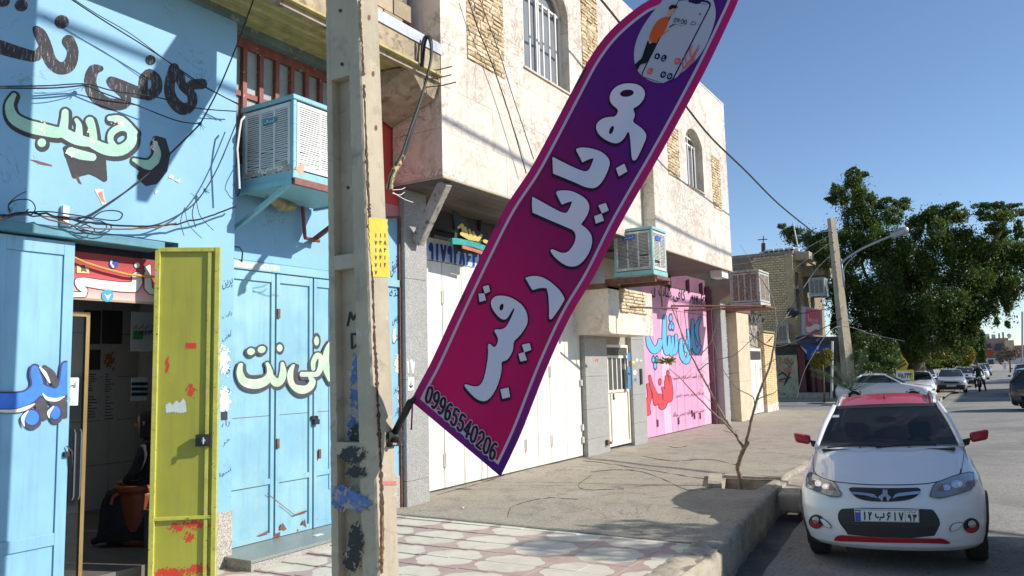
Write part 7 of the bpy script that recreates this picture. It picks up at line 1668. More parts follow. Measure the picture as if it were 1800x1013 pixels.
for s_, P in ((-1, [(160, 140), (165, 70), (188, 44), (215, 55), (300, 95), (378, 120), (402, 165), (432, 222), (370, 236), (290, 210), (210, 175), (160, 160)]), (1, [(1088, 225), (1120, 130), (1200, 100), (1300, 62), (1418, 38), (1422, 80), (1426, 168), (1300, 210), (1172, 243), (1100, 232)])):
    hl_ = cpoly('headlight', cb(P), M_['lampglass'], .010)
    Q = np.array(cb(P)); c = Q.mean(0)
    part('lamp_rim', stamp(lambda X, Y, Q=smooth_poly(Q, 1): np.abs(sd_poly(X, Y, Q))-.5, *bbox([tuple(q) for q in Q], pad=4), .7, on_car(.012)), M_['plastic'], hl_)
    fx = lambda a, b_, r_: [(c[0]+a, c[1]+b_, r_)]
    part('reflector', stamp(lambda X, Y: np.minimum(sd_ell(X, Y, c[0]+s_*9, c[1]-3, 10, 6.5, -s_*12), sd_ell(X, Y, c[0]-s_*9, c[1]+3, 7, 5)), c[0]-26, c[1]-16, c[0]+26, c[1]+16, .7, on_car(.013)), M_['lampin'], hl_)
    part('bulb', stamp(lambda X, Y: np.minimum(sd_ell(X, Y, c[0]+s_*11, c[1]-3, 3, 3), sd_ell(X, Y, c[0]-s_*10, c[1]+3, 2.5, 2.5)), c[0]-26, c[1]-16, c[0]+26, c[1]+16, .5, on_car(.016)), M_['chrome'], hl_)
    cpoly('indicator', [(c[0]-s_*26, c[1]+8), (c[0]-s_*16, c[1]-4), (c[0]-s_*13, c[1]+9)], mat('amber_smoke', (.22, .14, .14), .15, bump=0), .014, 0, .6, hl_)
gr = cpoly('upper_grille', cb([(472, 158), (600, 160), (750, 165), (900, 163), (1028, 160), (1010, 212), (960, 246), (880, 262), (750, 268), (620, 262), (540, 240), (498, 200)]), M_['plastic'], .006)
part('grille_slat', stamp(lambda X, Y: np.maximum(np.abs(np.mod(Y-.02*(X-1554), 3.1)-1.5)-.5, sd_poly(X, Y, smooth_poly(cb([(500, 168), (1000, 170), (985, 212), (750, 262), (530, 225)]), 1))), 1490, 855, 1622, 885, .6, on_car(.012)), mat('grille_grey', (.06, .06, .065), .4), gr)
for P in ([(498, 192), (620, 203), (672, 213), (700, 242), (662, 236), (600, 220), (508, 212)], [(1018, 188), (862, 202), (830, 213), (806, 244), (852, 230), (1005, 210)]): cpoly('chrome_wing', cb(P), M_['chrome'], .018, 0, .6, gr)
em = [cb(s_) for s_ in ([(744, 186, 8), (748, 214, 12)], [(764, 188, 8), (760, 214, 12)], [(750, 215, 14), (712, 236, 9)], [(752, 215, 14), (788, 238, 9)], [(722, 232, 9), (730, 252, 8)], [(772, 232, 9), (776, 254, 7)], [(736, 232, 9), (735, 222, 9)])]
part('emblem', stamp(lambda X, Y: sd_caps(X, Y, em), 1540, 858, 1570, 884, .5, on_car(.028)), mat('dull_chrome', (.5, .5, .52), .3, metal=.7), gr)
lg = smooth_poly(cb([(398, 345), (440, 311), (1090, 320), (1128, 338), (1170, 415), (1160, 460), (1112, 544), (480, 524), (452, 480), (400, 415)]), 1)
lgp = part('lower_grille', stamp(lambda X, Y: sd_poly(X, Y, lg), *bbox([tuple(q) for q in lg], pad=3), 1.2, on_car(.006)), M_['plastic'], car, smooth=True)
part('mesh_bars', stamp(lambda X, Y: np.maximum(np.minimum(np.abs(np.mod(Y-.02*(X-1554), 4.2)-2.1)-.45, 1e9), sd_poly(X, Y, lg)+3), *bbox([tuple(q) for q in lg], pad=3), .7, on_car(.012)), mat('mesh_grey', (.045, .045, .05), .5), lgp)
cpoly('lower_lip', cb([(366, 553), (385, 528), (420, 516), (480, 522), (800, 536), (1112, 543), (1180, 540), (1230, 562), (1252, 586), (1100, 578), (800, 575), (500, 566), (380, 562)]), M_['carred'], .012, 1)
for s_, c_, r_ in ((-1, (236, 416), 56), (1, (1402, 446), 60)):
    c = cb([c_])[0]; r_ /= 4.286
    fg = part('fog_lamp_bezel', stamp(lambda X, Y: sd_ell(X, Y, c[0], c[1], r_, r_*.95), c[0]-18, c[1]-18, c[0]+18, c[1]+18, .8, on_car(.008)), M_['plastic'], car, smooth=True)
    part('red_cup', stamp(lambda X, Y: np.maximum(sd_ell(X, Y, c[0]+s_*-1.0, c[1]+1, r_*.86, r_*.82), -(Y-c[1]-2.2-.35*(-s_)*(X-c[0]))), c[0]-18, c[1]-18, c[0]+18, c[1]+18, .7, on_car(.013)), M_['carred'], fg)
    part('lens', stamp(lambda X, Y: sd_ell(X, Y, c[0]+s_*.5, c[1]-2.5, r_*.48, r_*.48), c[0]-18, c[1]-18, c[0]+18, c[1]+18, .6, on_car(.018)), M_['lampin'], fg)
fin = [(262, 392), (300, 402), (330, 430), (352, 462), (322, 460), (300, 452), (280, 420)]; fin2 = [(1240, 490), (1250, 450), (1280, 428), (1342, 422), (1322, 448), (1296, 478)]
for P in (fin, fin2):
    Q = smooth_poly(cb(P), 1); part('fog_fin', stamp(lambda X, Y: sd_poly(X, Y, Q)-.9, *bbox([tuple(q) for q in Q], pad=4), .6, on_car(.010)), M_['plastic'], car)
    part('fog_fin', stamp(lambda X, Y: sd_poly(X, Y, Q), *bbox([tuple(q) for q in Q], pad=4), .6, on_car(.015)), M_['carwhite'], car)
hoodl = [[np.array([*q, .75]) for q in cat(cb([(214, 12), (222, 40), (250, 70), (330, 104), (450, 124), (600, 136), (760, 140), (950, 137), (1100, 125), (1220, 96), (1310, 60), (1322, 20)]), n=5)], [(1340+915/2.578, 620+420/2.578, .35), (1340+912/2.578, 620+480/2.578, .5), (1340+900/2.578, 620+550/2.578, .6)], [(1340+228/2.578, 620+440/2.578, .35), (1340+230/2.578, 620+500/2.578, .5), (1340+233/2.578, 620+545/2.578, .6)]]
part('hood_gap', stamp(lambda X, Y: sd_caps(X, Y, hoodl), 1424, 780, 1700, 858, .8, on_car(.003)), M_['plastic'], car)
for (x, y) in ((1512, 787), (1598, 786)): part('washer_jet', stamp(lambda X, Y: sd_ell(X, Y, x, y, 2, 1.2), x-4, y-4, x+4, y+4, .5, on_car(.008)), M_['plastic'], car)
pv_ = -.028; cbp = cb([(520, 321), (1009, 327), (1012, 423), (529, 416)])
m = MB(); c4_ = [cplane(pv_)(*p) for p in cbp]; m.prism([c4_[3], c4_[2], c4_[1], c4_[0]], fr.v*.02)
plt_ = part('number_plate', m, M_['plate'], car)
def pl_(poly, m_, nm, dv): 
    Q = cb(poly); part(nm, stamp(lambda X, Y: sd_poly(X, Y, Q), *bbox(Q, pad=2), .6, cplane(pv_-dv)), m_, plt_)
pl_([(524, 326), (568, 327), (571, 415), (531, 413)], flat('plate_blue', (.03, .10, .45)), 'plate_blue_band', .002)
pl_([(528, 332), (562, 333), (562, 338), (529, 337)], flat('flag_green', (.05, .35, .12)), 'small_flag', .004); pl_([(529, 338), (562, 339), (562, 345), (529, 344)], flat('flag_white', (.75, .75, .75)), 'small_flag', .004); pl_([(529, 345), (562, 346), (562, 351), (529, 350)], flat('flag_red', (.6, .06, .05)), 'small_flag', .004)
for P in ([(524, 326), (1005, 331), (1005, 334), (524, 329)], [(531, 412), (1008, 418), (1008, 421), (531, 415)], [(1004, 331), (1007, 331), (1010, 420), (1007, 420)], [(902, 331), (905, 331), (909, 418), (906, 418)]): pl_(P, M_['plastic'], 'plate_border', .002)
k = MB(); mp = cplane(pv_-.003)
text_on('ب', cb([(676, 348)])[0], cb([(750, 350)])[0], cb([(678, 408)])[0], mp, k, bold=.03)
text_on('ایران', cb([(920, 336)])[0], cb([(984, 338)])[0], cb([(920, 352)])[0], mp, k, bold=.02)
part('plate_letters', k, M_['plastic'], plt_)
for t_, x0, x1, y0, y1 in (('۱۲', 578, 660, 342, 402), ('۶۱۷', 758, 896, 346, 406), ('۹۳', 915, 996, 362, 410)): part('plate_number', digits(t_, cb([(x0, y0)])[0], cb([(x1, y0+3)])[0], cb([(x0+3, y1)])[0], 1.25, mp, .4, .72), M_['plastic'], plt_)
greenhouse(fr, HATCH, car, M_['carwhite'], M_['carred'], M_['carglass'])
for s_ in (-1, 1):
    for v in HATCH['wheel'][:2]: wheel(fr, s_*HATCH['wheel'][3], v, .30, s_, car, M_['alloy']); arch_ring(fr, HATCH, v, s_, car, M_['plastic'])
    m = MB(); m.hexa([(s_*.86, 1.64, 1.10), (s_*1.03, 1.68, 1.13), (s_*1.03, 1.76, 1.13), (s_*.86, 1.78, 1.10), (s_*.85, 1.66, 1.20), (s_*1.05, 1.69, 1.245), (s_*1.05, 1.76, 1.245), (s_*.85, 1.78, 1.21)]); mr = part('mirror', fr.T(m), M_['carred'], car, smooth=True, bevel=.03)
    m = MB(); m.hexa([(s_*.72, 1.66, 1.04), (s_*.84, 1.66, 1.08), (s_*.84, 1.76, 1.08), (s_*.72, 1.76, 1.04), (s_*.72, 1.68, 1.12), (s_*.86, 1.68, 1.15), (s_*.86, 1.76, 1.15), (s_*.72, 1.76, 1.12)]); part('mirror_arm', fr.T(m), M_['plastic'], mr, bevel=.01)
    m = MB(); m.box(s_*.83-.005*s_, s_*.866, 1.2, 3.0, .22, .34); part('side_sill', fr.T(m), M_['plastic'], car, bevel=.01)
    m = MB(); rz = 1.60; q = [(s_*.53, 2.25, 1.53), (s_*.535, 2.38, rz), (s_*.525, 2.9, rz+.035), (s_*.515, 3.4, rz+.01), (s_*.51, 3.56, 1.55)]; m.tube(cat(q, n=5), .017, 8); part('roof_rail', fr.T(m), M_['alloy'], car, smooth=True)
    m = MB(); q = [(s_*.545, 2.22, 1.52), (s_*.55, 2.9, 1.60), (s_*.53, 3.55, 1.55)]; m.tube(cat(q, n=4), .028, 6); part('drip_strip', fr.T(m), M_['carwhite'], car, smooth=True)
m = MB()
for a, b_, c_ in (((-.62, 1.24, 1.105), (-.25, 1.17, 1.135), (.02, 1.22, 1.10)), ((-.1, 1.14, 1.11), (.25, 1.18, 1.13), (.5, 1.24, 1.12))): m.tube(cat([a, b_, c_], n=5), .009, 5)
part('wiper', fr.T(m), M_['plastic'], car)
m = MB(); m.box(-.68, .68, 1.16, 1.34, 1.075, 1.09); part('cowl_panel', fr.T(m), M_['plastic'], car)
m = MB(); m.tube([(0, 2.45, 1.60), (0, 2.49, 1.66)], [.012, .006], 6); part('aerial', fr.T(m), M_['plastic'], car)
m = MB(); m.sphere((0, 2.02, 1.36), .06, 7, (2.0, .5, .7)); part('inside_mirror', fr.T(m), M_['cabin'], car)
m = MB(); pts = [(.34+.17*math.cos(a), 1.72+.06*math.sin(a), 1.02+.15*math.sin(a)) for a in np.linspace(0, 6.283, 22)]; m.tube(pts, .014, 6); part('steering_wheel', fr.T(m), M_['cabin'], car, smooth=True)
m = MB(); V, F = sheet((-.58, 1.82, 1.40), (-.50, 1.82, 1.40), (-.57, 1.86, 1.425), (-.5, 1.86, 1.425), 1, 1); m.add([(a, b_-.1, c+.02) for a, b_, c in V], F); part('screen_sticker', fr.T(m), flat('pale_sticker', (.5, .62, .58)), car)
def small_car(lab, O, yaw, col, S=SEDAN, lamps='front', low=True, bumper=None, hz=1.0):
    f2 = CarFrame(O, yaw); t = thing('parked_car', lab, 'car', tuple(f2(0, 2, 0)), 'cars standing along the street')
    pm = paint('car_paint', col); sh = body_shell(S, 18, 1); lb = BVHTree.FromPolygons([Vector(p) for p in sh.v], sh.f)
    part('body', f2.T(sh), pm, t, smooth=True); greenhouse(f2, S, t, pm, pm, M_['carglass2'], detail=False)
    for s_ in (-1, 1):
        for v in S['wheel'][:2]: wheel(f2, s_*S['wheel'][3], v, S['wheel'][2], s_, t, M_['alloy'], detail=False); arch_ring(f2, S, v, s_, t, pm, .02)
        m = MB(); m.sphere((s_*.90, 1.75, 1.03), .08, 5, (1.1, .6, .7)); part('mirror', f2.T(m), M_['plastic'], t, smooth=True)
    def lf(front):
        def g(off):
            def mp(x, y):
                d = Vector((0, 1, 0)) if front else Vector((0, -1, 0)); o = Vector((x, -2 if front else 8, y)); h = lb.ray_cast(o, d)
                p = h[0] if h[0] is not None else Vector((x, .3 if front else 4.2, y)); p = p-d*off; return f2(*p)
            return mp
        return g
    def st(nm, fn, bb, m_, off, front=True):
        mb = stamp(fn, *bb, .03, lf(front)(off)); 
        if mb.f: part(nm, mb, m_, t)
    lift = 0
    for s_ in (-1, 1):
        st('headlight', lambda X, Y: sd_poly(X, Y, [(s_*.42, .60), (s_*.74, .62), (s_*.76, .74), (s_*.44, .71)]), (-.8, .5, .8, .8), M_['lampin'], .012)
        st('tail_light', lambda X, Y: sd_poly(X, Y, [(s_*.5, .70), (s_*.76, .70), (s_*.76, .90), (s_*.52, .88)]), (-.8, .6, .8, .95), M_['tail'], .012, False)
    st('grille', lambda X, Y: sd_poly(X, Y, [(-.38, .60), (.38, .60), (.38, .70), (-.38, .70)]), (-.5, .55, .5, .76), M_['plastic'], .012)
    st('bumper', lambda X, Y: sd_poly(X, Y, [(-.70, .24), (.70, .24), (.74, .50), (-.74, .50)]), (-.8, .2, .8, .55), M_['plastic'] if low else pm, .02)
    st('number_plate', lambda X, Y: sd_poly(X, Y, [(-.26, .40), (.26, .40), (.26, .51), (-.26, .51)]), (-.3, .36, .3, .56), M_['plate'], .03)
    st('number_plate', lambda X, Y: sd_poly(X, Y, [(-.26, .60), (.26, .60), (.26, .71), (-.26, .71)]), (-.3, .56, .3, .76), M_['plate'], .02, False)
    return t, f2
M_['carglass2'] = (lambda s: (s.set(Roughness=.06), s.col((.03, .035, .04)), s.m)[2])(N('distant_car_glass'))
M_['tail'] = mat('tail_lamp_red', (.35, .02, .02), .2, bump=0)
def gx(x, y, z=-.27): p = onZ(x, y, z); return p
def place(x, y): p = gx(x, y); return (float(p[0]), float(p[1]), -.27)
WH, SI = (.70, .71, .72), (.36, .37, .38)
small_car('white sedan behind the red-roofed hatchback, first of the parked row beyond the alley', (-3.75, 46.5, -.27), R(3), WH)
small_car('silver-grey sedan with black bumper, second of the parked row beyond the alley', (-2.55, 54.5, -.27), R(3), SI)
small_car('white car half hidden behind the silver-grey sedan on its left', (-4.6, 63, -.27), R(3), WH)
small_car('grey sedan just behind the motorcyclist', (-2.2, 66, -.27), R(2), (.42, .43, .45))
small_car('white car right beyond the motorcyclist', (-1.9, 76, -.27), R(2), WH, low=False)
small_car('white car second beyond the motorcyclist', (-1.7, 88, -.27), R(2), WH, low=False)
small_car('dark blue car farthest along the left row', (-1.6, 108, -.27), R(2), (.10, .12, .16), low=False)
tX, fX = small_car('white saloon emerging side-on from the alley with a passenger in orange at its window', (float(onY(1643, 670, 42.3)[0]), 42.3, -.27), R(88), WH, low=False)
small_car('black hatchback side-on at the right edge of the picture', (4.28, 36.2, -.27), R(80), (.015, .015, .017), HATCH, low=True)
small_car('dark maroon car with red tail lights beyond the black one at the right edge', (1.35, 54.4, -.27), R(180), (.10, .025, .03), low=True)
small_car('blue-grey car far down the right lane', (1.9, 88.4, -.27), R(180), (.10, .16, .22), low=False)
def ypx(x, y, X): return float(onX(x, y, X)[1])
M_['creamst'] = mat('cream_stone_pier', (.60, .49, .35), .7, var=.15, vscale=3, streak=.2, bump=.2)
XQ = -7.3
m = MB(); m.box(-7.6, -7.12, 23.64, 24.15, 0, 4.25); solo('granite_post', m, M_['grey_granite'], 'narrow grey granite post beside the pink shop front', 'post', bevel=.006)
dp = thing('stone_pier', 'cream marble pier with dark joints, between the pink shop and the whitewashed bricks', 'pier', (XQ, 24.9, 0))
ye1 = ypx(1281, 700, XQ)
for a, b_ in [(24.2+(ye1-24.2)*k/3+.02, 24.2+(ye1-24.2)*(k+1)/3-.02) for k in range(3)]:
    m = MB(); m.box(-7.7, XQ+(.02 if a < 24.6 else 0), a, b_, 0, 4.1); part('marble_slab', m, M_['creamst'], dp, bevel=.004)
m = MB(); m.hexa([(-7.5, 23.6, 3.55), (-7.45, 23.6, 3.55), (-7.45, 24.9, 3.55), (-7.5, 24.9, 3.55), (-7.5, 23.6, 4.25), (-6.2, 23.6, 4.25), (-6.2, 24.9, 4.25), (-7.5, 24.9, 4.25)]); solo('corner_bracket', m, M_['core'], 'triangular mortar bracket under the end of the travertine house', 'bracket')
wb = thing('brick_wall', 'whitewashed brick wall strip with red lettering between two cream piers', 'wall', (-7.5, 26, 0))
yw0, yw1 = ye1+.03, ypx(1300, 700, XQ)
m = MB(); m.box(-7.75, -7.36, yw0, yw1, 0, 3.55); part('mortar', m, mat('grey_mortar', (.42, .42, .42), .95), wb)
M_['wbrick'] = mat('whitewashed_brick', (.66, .70, .73), .8, var=.1, vscale=10, piece=.06)
m = MB(); m.box(-.03, .03, -.105, .105, -.036, .036); wbm = m.mesh('brick', M_['wbrick'])
for r_ in range(36):
    for c in range(8):
        y = yw0+.11+c*.225+(r_ % 2)*.11
        if y > yw1-.1: continue
        inst('brick', wbm, (-7.34+random.uniform(-.006, .006), y, .12+r_*.09), wb)
part('red_letters', text_on('بزم', (1281, 590), (1296, 590), (1281, 620), mapX(-7.31, .01), bold=.04), flat('red_wall_paint', (.55, .05, .04)), wb)
pr = thing('stone_pier', 'broad beige stone pier carrying the weathered grey cooler', 'pier', (XQ, 27.6, 0))
XQ2 = -7.0; y0, y1 = ypx(1302, 700, XQ2), ypx(1323, 700, XQ2)
for a, b_ in ((0, 1.25), (1.255, 2.5), (2.505, 3.45)): m = MB(); m.box(-7.6, XQ2, y0, y1, a, b_); part('stone_slab', m, M_['creamst'], pr, bevel=.006)
m = MB(); m.box(-7.6, XQ2+.03, y0-.3, y1+.2, 3.46, 3.60); part('capping', m, M_['rusty'], pr)
lt_ = thing('lattice_grille', 'grey metal lattice grille over the small white yard door', 'grille', (XQ-.1, 29, 2.6)); ya, yb_ = y1+.02, ypx(1343, 620, XQ)
M_['lat'] = mat('grey_lattice_steel', (.30, .28, .25), .7, var=.2)
for k in range(7):
    for z0 in (2.55,): 
        a = ya+(yb_-ya)*k/6; m = MB(); m.beam((XQ-.05, a, z0), (XQ-.05, min(yb_, a+.9), z0+1.0), .02, .02, up=(1, 0, 0)); part('lattice_bar', m, M_['lat'], lt_)
        m = MB(); m.beam((XQ-.03, a, z0+1.0), (XQ-.03, min(yb_, a+.9), z0), .02, .02, up=(1, 0, 0)); part('lattice_bar', m, M_['lat'], lt_)
m = MB(); m.box(XQ-.2, XQ-.12, ya, yb_, .05, 2.35); wd = solo('yard_door', m, M_['white_metal'], 'small white yard door under the lattice grille', 'door')
m = MB(); m.box(XQ-.12, XQ-.09, ya+.15, yb_-.15, 1.95, 2.25); part('dark_light', m, M_['darkmetal'], wd)
for y in np.linspace(ya+.2, yb_-.2, 5): m = MB(); m.box(XQ-.12, XQ-.105, y-.02, y+.02, .15, 1.85); part('rib', m, M_['white_metal'], wd)
m = MB(); m.box(-9.5, XQ-.25, y1, yb_+.3, 0, 3.2); solo('yard_wall', m, M_['core'], 'dim mortar wall behind the lattice grille', 'wall')
M_['ybrick'] = mat('yellow_brick', (.70, .52, .28), .85, var=.15, vscale=9, piece=.12, stains=[((.38, .27, .14), (7, .58, .66))])
M_['ymort'] = mat('dark_joint_mortar', (.28, .22, .14), .95)
bp = thing('brick_pillar', 'yellow brick gate pillar with a lamp on top, at the corner of the alley', 'pillar', (-7.4, 30.8, 0)); y0, y1 = ypx(1345, 650, -7.35), ypx(1364, 650, -7.35)
m = MB(); m.box(-7.85, -7.38, y0+.02, y1-.02, 0, 2.95); part('core', m, M_['ymort'], bp)
m = MB(); nb = 5; bw = (y1-y0)/nb; m.box(-.03, .03, -bw/2+.01, bw/2-.01, -.03, .03); ybm = m.mesh('brick', M_['ybrick'])
m = MB(); m.box(-.09, .09, -.03, .03, -.03, .03); ybm2 = m.mesh('brick', M_['ybrick'])
for r_ in range(37):
    z = .36+r_*.07
    for c in range(nb): inst('brick', ybm, (-7.37, y0+bw*(c+.5), z), bp)
    for c in range(2): inst('brick', ybm2, (-7.48-.2*c, y0+.01, z), bp)
m = MB(); m.box(-7.88, -7.33, y0-.02, y1+.02, 0, .32); part('plinth', m, M_['marble'], bp); m = MB(); m.box(-7.9, -7.32, y0-.05, y1+.05, 2.96, 3.02); part('capping', m, M_['ymort'], bp)
m = MB(); q = np.array([-7.6, (y0+y1)/2, 3.02]); m.tube([q, q+(0, 0, .35)], .03, 8); m.sphere(q+np.array([0, 0, .5]), .14, 6, (1, 1, 1.2)); part('gate_lamp', m, M_['black_rubber'], bp)
ob = thing('ochre_brick_building', 'two storey ochre brick building with a mural at its foot, across the alley', 'building', (-9.5, 46, 0)); YO = 46.0
def PYo(x, y): return onY(x, y, YO)
a = PYo(1392, 600); b2 = PYo(1322, 470); XO = float(PYo(1394, 500)[0]); z_t = float(PYo(1390, 446)[2]); z_b = float(PYo(1390, 606)[2]); XL0 = float(PYo(1290, 560)[0])
m = MB(); m.box(XL0-14, XO, YO, YO+9, z_b, z_t); part('upper_core', m, M_['ymort'], ob)
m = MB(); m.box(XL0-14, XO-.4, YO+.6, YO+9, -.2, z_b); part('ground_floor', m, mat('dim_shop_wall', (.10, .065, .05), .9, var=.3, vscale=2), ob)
m = MB(); m.box(XL0, XO+.1, YO-.05, YO+9.1, z_t, z_t+.18); part('roof_edge', m, mat('tarred_roof_edge', (.30, .25, .19), .9, var=.3), ob)
m = MB(); m.box(-.10, .10, -.03, .03, -.052, .052); om = m.mesh('brick', M_['ybrick'])
m = MB(); m.box(-.03, .03, -.10, .10, -.052, .052); om2 = m.mesh('brick', M_['ybrick'])
cnt = 0; mbx = MB()
xw0 = float(PYo(1326, 540)[0]); nrow = int((z_t-z_b)/.135); bw_ = .25
for r_ in range(nrow):
    z = z_b+.07+r_*.135; x = xw0+(.12 if r_ % 2 else 0)
    while x < XO-.35:
        if cnt < 300: inst('brick', om, (x+.1, YO-.012+random.uniform(-.01, .01), z), ob, scale=(1.12, 1, 1)); cnt += 1
        else: mbx.box(x, x+.2, YO-.04, YO+.02, z-.05, z+.05)
        x += bw_
for r_ in range(nrow):
    z = z_b+.07+r_*.135; y = YO+.1
    while y < YO+2.4:
        mbx.box(XO-.02, XO+.03, y, y+.2, z-.05, z+.05); y += .25
if mbx.v: part('brickwork', mbx, M_['ybrick'], ob, kind='stuff')
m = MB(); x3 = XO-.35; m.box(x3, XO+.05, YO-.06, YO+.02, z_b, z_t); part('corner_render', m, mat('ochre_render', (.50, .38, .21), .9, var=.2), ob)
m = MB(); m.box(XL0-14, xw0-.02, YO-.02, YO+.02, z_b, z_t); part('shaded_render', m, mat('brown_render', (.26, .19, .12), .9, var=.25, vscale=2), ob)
m = MB(); m.box(XO+.02, XO+.06, YO+.5, YO+1.25, z_t-3.4, z_t-1.0); part('window', m, M_['darkmetal'], ob)
m = MB(); m.box(XO, XO+.9, YO+.3, YO+1.9, z_t-.35, z_t+.1); m.box(XO, XO+1.3, YO+2.5, YO+5, z_t-1.1, z_t-.5); part('window_hood', m, mat('cement_hood', (.40, .33, .23), .9, var=.2), ob)
m = MB(); m.tube([PYo(1334, 441)+np.array([0, 1, -.3]), PYo(1334, 424)+np.array([0, 1, 0])], .12, 8); m.tube([PYo(1324, 418)+np.array([0, 1, 0]), PYo(1341, 417)+np.array([0, 1, 0])], .03, 5); m.tube([PYo(1334, 426)+np.array([0, 1, 0]), PYo(1334, 411)+np.array([0, 1, 0])], .03, 5); solo('roof_vent', m, M_['rusty'], 'rusty vent pipe with a cross aerial on the ochre building roof', 'vent')
m = MB(); m.tube([PYo(1400, 441)+np.array([0, 1, -.5]), PYo(1387, 386)+np.array([0, 1, 0])], .04, 5); solo('aerial', m, M_['lime'], 'thin pale mast on the corner of the ochre building roof', 'aerial')
for k in range(7):
    p = PYo(1340+k*9, 446-2-(k % 3)); m = MB(); m.box(p[0]-.25, p[0]+.25, YO+.3, YO+.6, z_t+.15, z_t+.3+.1*(k % 2)); part('white_rubble', m, M_['lime'], ob)
def mural():
    s = N('faded_mural'); c = s.ramp(s.noise(.9, 5, .6, dist=.8), .42, .55, (.50, .44, .30), (.35, .38, .24)); c = s.mix(s.ramp(s.noise(1.6, 5, .6, s.mapping(loc=(4, 4, 4)), dist=1), .55, .6), c, (.42, .20, .12)); c = s.mix(s.ramp(s.noise(2.5, 5, .6, s.mapping(loc=(1, 4, 9)), dist=1.5), .62, .65), c, (.10, .08, .08)); s.col(c); s.set(Roughness=.8); return s.m
p0, p1 = PYo(1328, 690), PYo(1408, 690); pt = PYo(1370, 625)
m = MB(); m.box(float(p0[0]), float(p1[0]), YO-.5, YO-.1, -.3, float(pt[2])); part('mural_wall', m, mural(), ob)
part('scrawl', stamp(lambda X, Y: sd_caps(X, Y, [[(1368, 660, 1.2), (1376, 655, 1.4), (1384, 662, 1.2), (1380, 672, 1)], [(1388, 655, 1), (1384, 668, 1.6), (1378, 678, 1)], [(1370, 668, 1), (1390, 664, 1.2)]]), 1362, 648, 1396, 684, .6, mapY(YO-.5, .01)), M_['black_paint'], ob)
part('scrawl', text_on('عشق', (1385, 650), (1397, 652), (1385, 660), mapY(YO-.5, .01)), flat('pink_scrawl', (.6, .12, .2)), ob)
m = MB(); m.box(float(PYo(1408, 690)[0])+.05, float(PYo(1421, 690)[0]), YO-.45, YO+.3, -.3, float(PYo(1410, 600)[2])); part('dark_red_post', m, mat('dark_red_shop_paint', (.13, .03, .035), .6, var=.2), ob)
m = MB(); m.box(float(PYo(1430, 690)[0]), float(PYo(1436, 690)[0]), YO-.3, YO-.1, -.3, float(PYo(1430, 630)[2])); m.box(float(PYo(1440, 690)[0]), float(PYo(1448, 690)[0]), YO-.3, YO-.1, -.3, float(PYo(1430, 630)[2])); part('dark_red_post', m, mat('dark_red_shop_paint2', (.15, .03, .035), .6, var=.2), ob)
m = MB(); m.box(float(PYo(1405, 690)[0]), float(PYo(1462, 690)[0]), YO-.9, YO, -.2, .15); part('step', m, M_['kerb'], ob)
m = MB(); m.box(float(PYo(1418, 690)[0])-3, float(PYo(1475, 690)[0]), YO+.5, YO+9, -.2, 3.2); part('shop_dark', m, M_['darkroom'], ob)
cw, _, _ = cooler('small cooler with a white frame set low on the ochre brick building', float(PYo(1366, 590)[0]), float(PYo(1391, 590)[0]), YO-.8, YO-.2, float(PYo(1380, 604)[2]), float(PYo(1380, 570)[2]), M_['ac_grey'], M_['ac_grey'], 3, 0, sl_th=0)
cw2, _, _ = cooler('blue-grey cooler on the street side of the ochre brick building', float(PYo(1420, 500)[0]), float(PYo(1448, 500)[0]), YO+.2, YO+1.4, float(PYo(1440, 520)[2]), float(PYo(1440, 488)[2]), M_['ac_grey'], M_['ac_blue'], 3, 0, sl_th=0)
m = MB(); m.sphere(PYo(1396, 550)+np.array([0, -.4, 0]), .32, 7, (1, .7, .9)); solo('satellite_unit', m, M_['black_paint'], 'round black unit under the corner of the ochre brick building', 'outdoor unit', smooth=True)
YB = YO-1.6
q = [onY(*p, YB) for p in ((1409, 588), (1409, 538), (1443, 545), (1444, 590))]
lb = thing('shop_light_box', 'faded red and white shop light box projecting from the corner shop', 'shop sign', tuple(q[0]))
m = MB(); m.prism([q[0], q[3], q[2], q[1]], (0, .35, 0)); part('case', m, mat('grey_box_metal', (.35, .35, .36), .6), lb)
fq = [(1416, 586), (1416, 542), (1442, 547), (1442, 588)]
part('face', stamp(lambda X, Y: sd_poly(X, Y, fq), 1412, 538, 1446, 592, 1, mapY(YB, .01)), flat('faded_red_face', (.52, .09, .10)), lb)
part('wave_band', stamp(lambda X, Y: np.maximum(sd_poly(X, Y, fq)+1, np.abs(Y-(577+3*np.sin((X-1416)*.25)))-5), 1412, 538, 1446, 592, .7, mapY(YB, .03)), flat('dirty_white_band', (.55, .52, .45)), lb)
part('letters', text_on('سیما', (1420, 553), (1438, 556), (1420, 568), mapY(YB, .03), bold=.04), flat('pinkish_letters', (.68, .35, .33)), lb)
aw = MB(); P = [onY(1398, 590, YB+.6), onY(1445, 592, YB+.6), onY(1452, 606, YB-.6), onY(1400, 600, YB-.6), onY(1422, 628, YB-.7)]
aw.add([P[0], P[1], P[2], P[4], P[3]], [(0, 1, 2, 3, 4)]); aw.add([P[0]+np.array([0, .1, -.5]), P[1]+np.array([0, .1, -.5]), P[2]+np.array([0, 0, -.2]), P[4], P[3]+np.array([0, 0, -.2])], [(0, 1, 2, 3, 4)]); solo('awning', aw, mat('dark_grey_awning', (.07, .07, .075), .8, var=.3), 'dark collapsed awning under the red light box', 'awning')
YS_ = YO-3.0
ss = thing('street_name_sign', 'blue street name sign with a white seven, beside the awning', 'sign', tuple(onY(1437, 632, YS_)))
sq = [onY(*p, YS_) for p in ((1418, 632), (1418, 609), (1458, 607), (1458, 629))]
m = MB(); m.prism([sq[0], sq[3], sq[2], sq[1]], (0, .06, 0)); part('plate', m, flat('street_sign_blue', (.015, .05, .26)), ss)
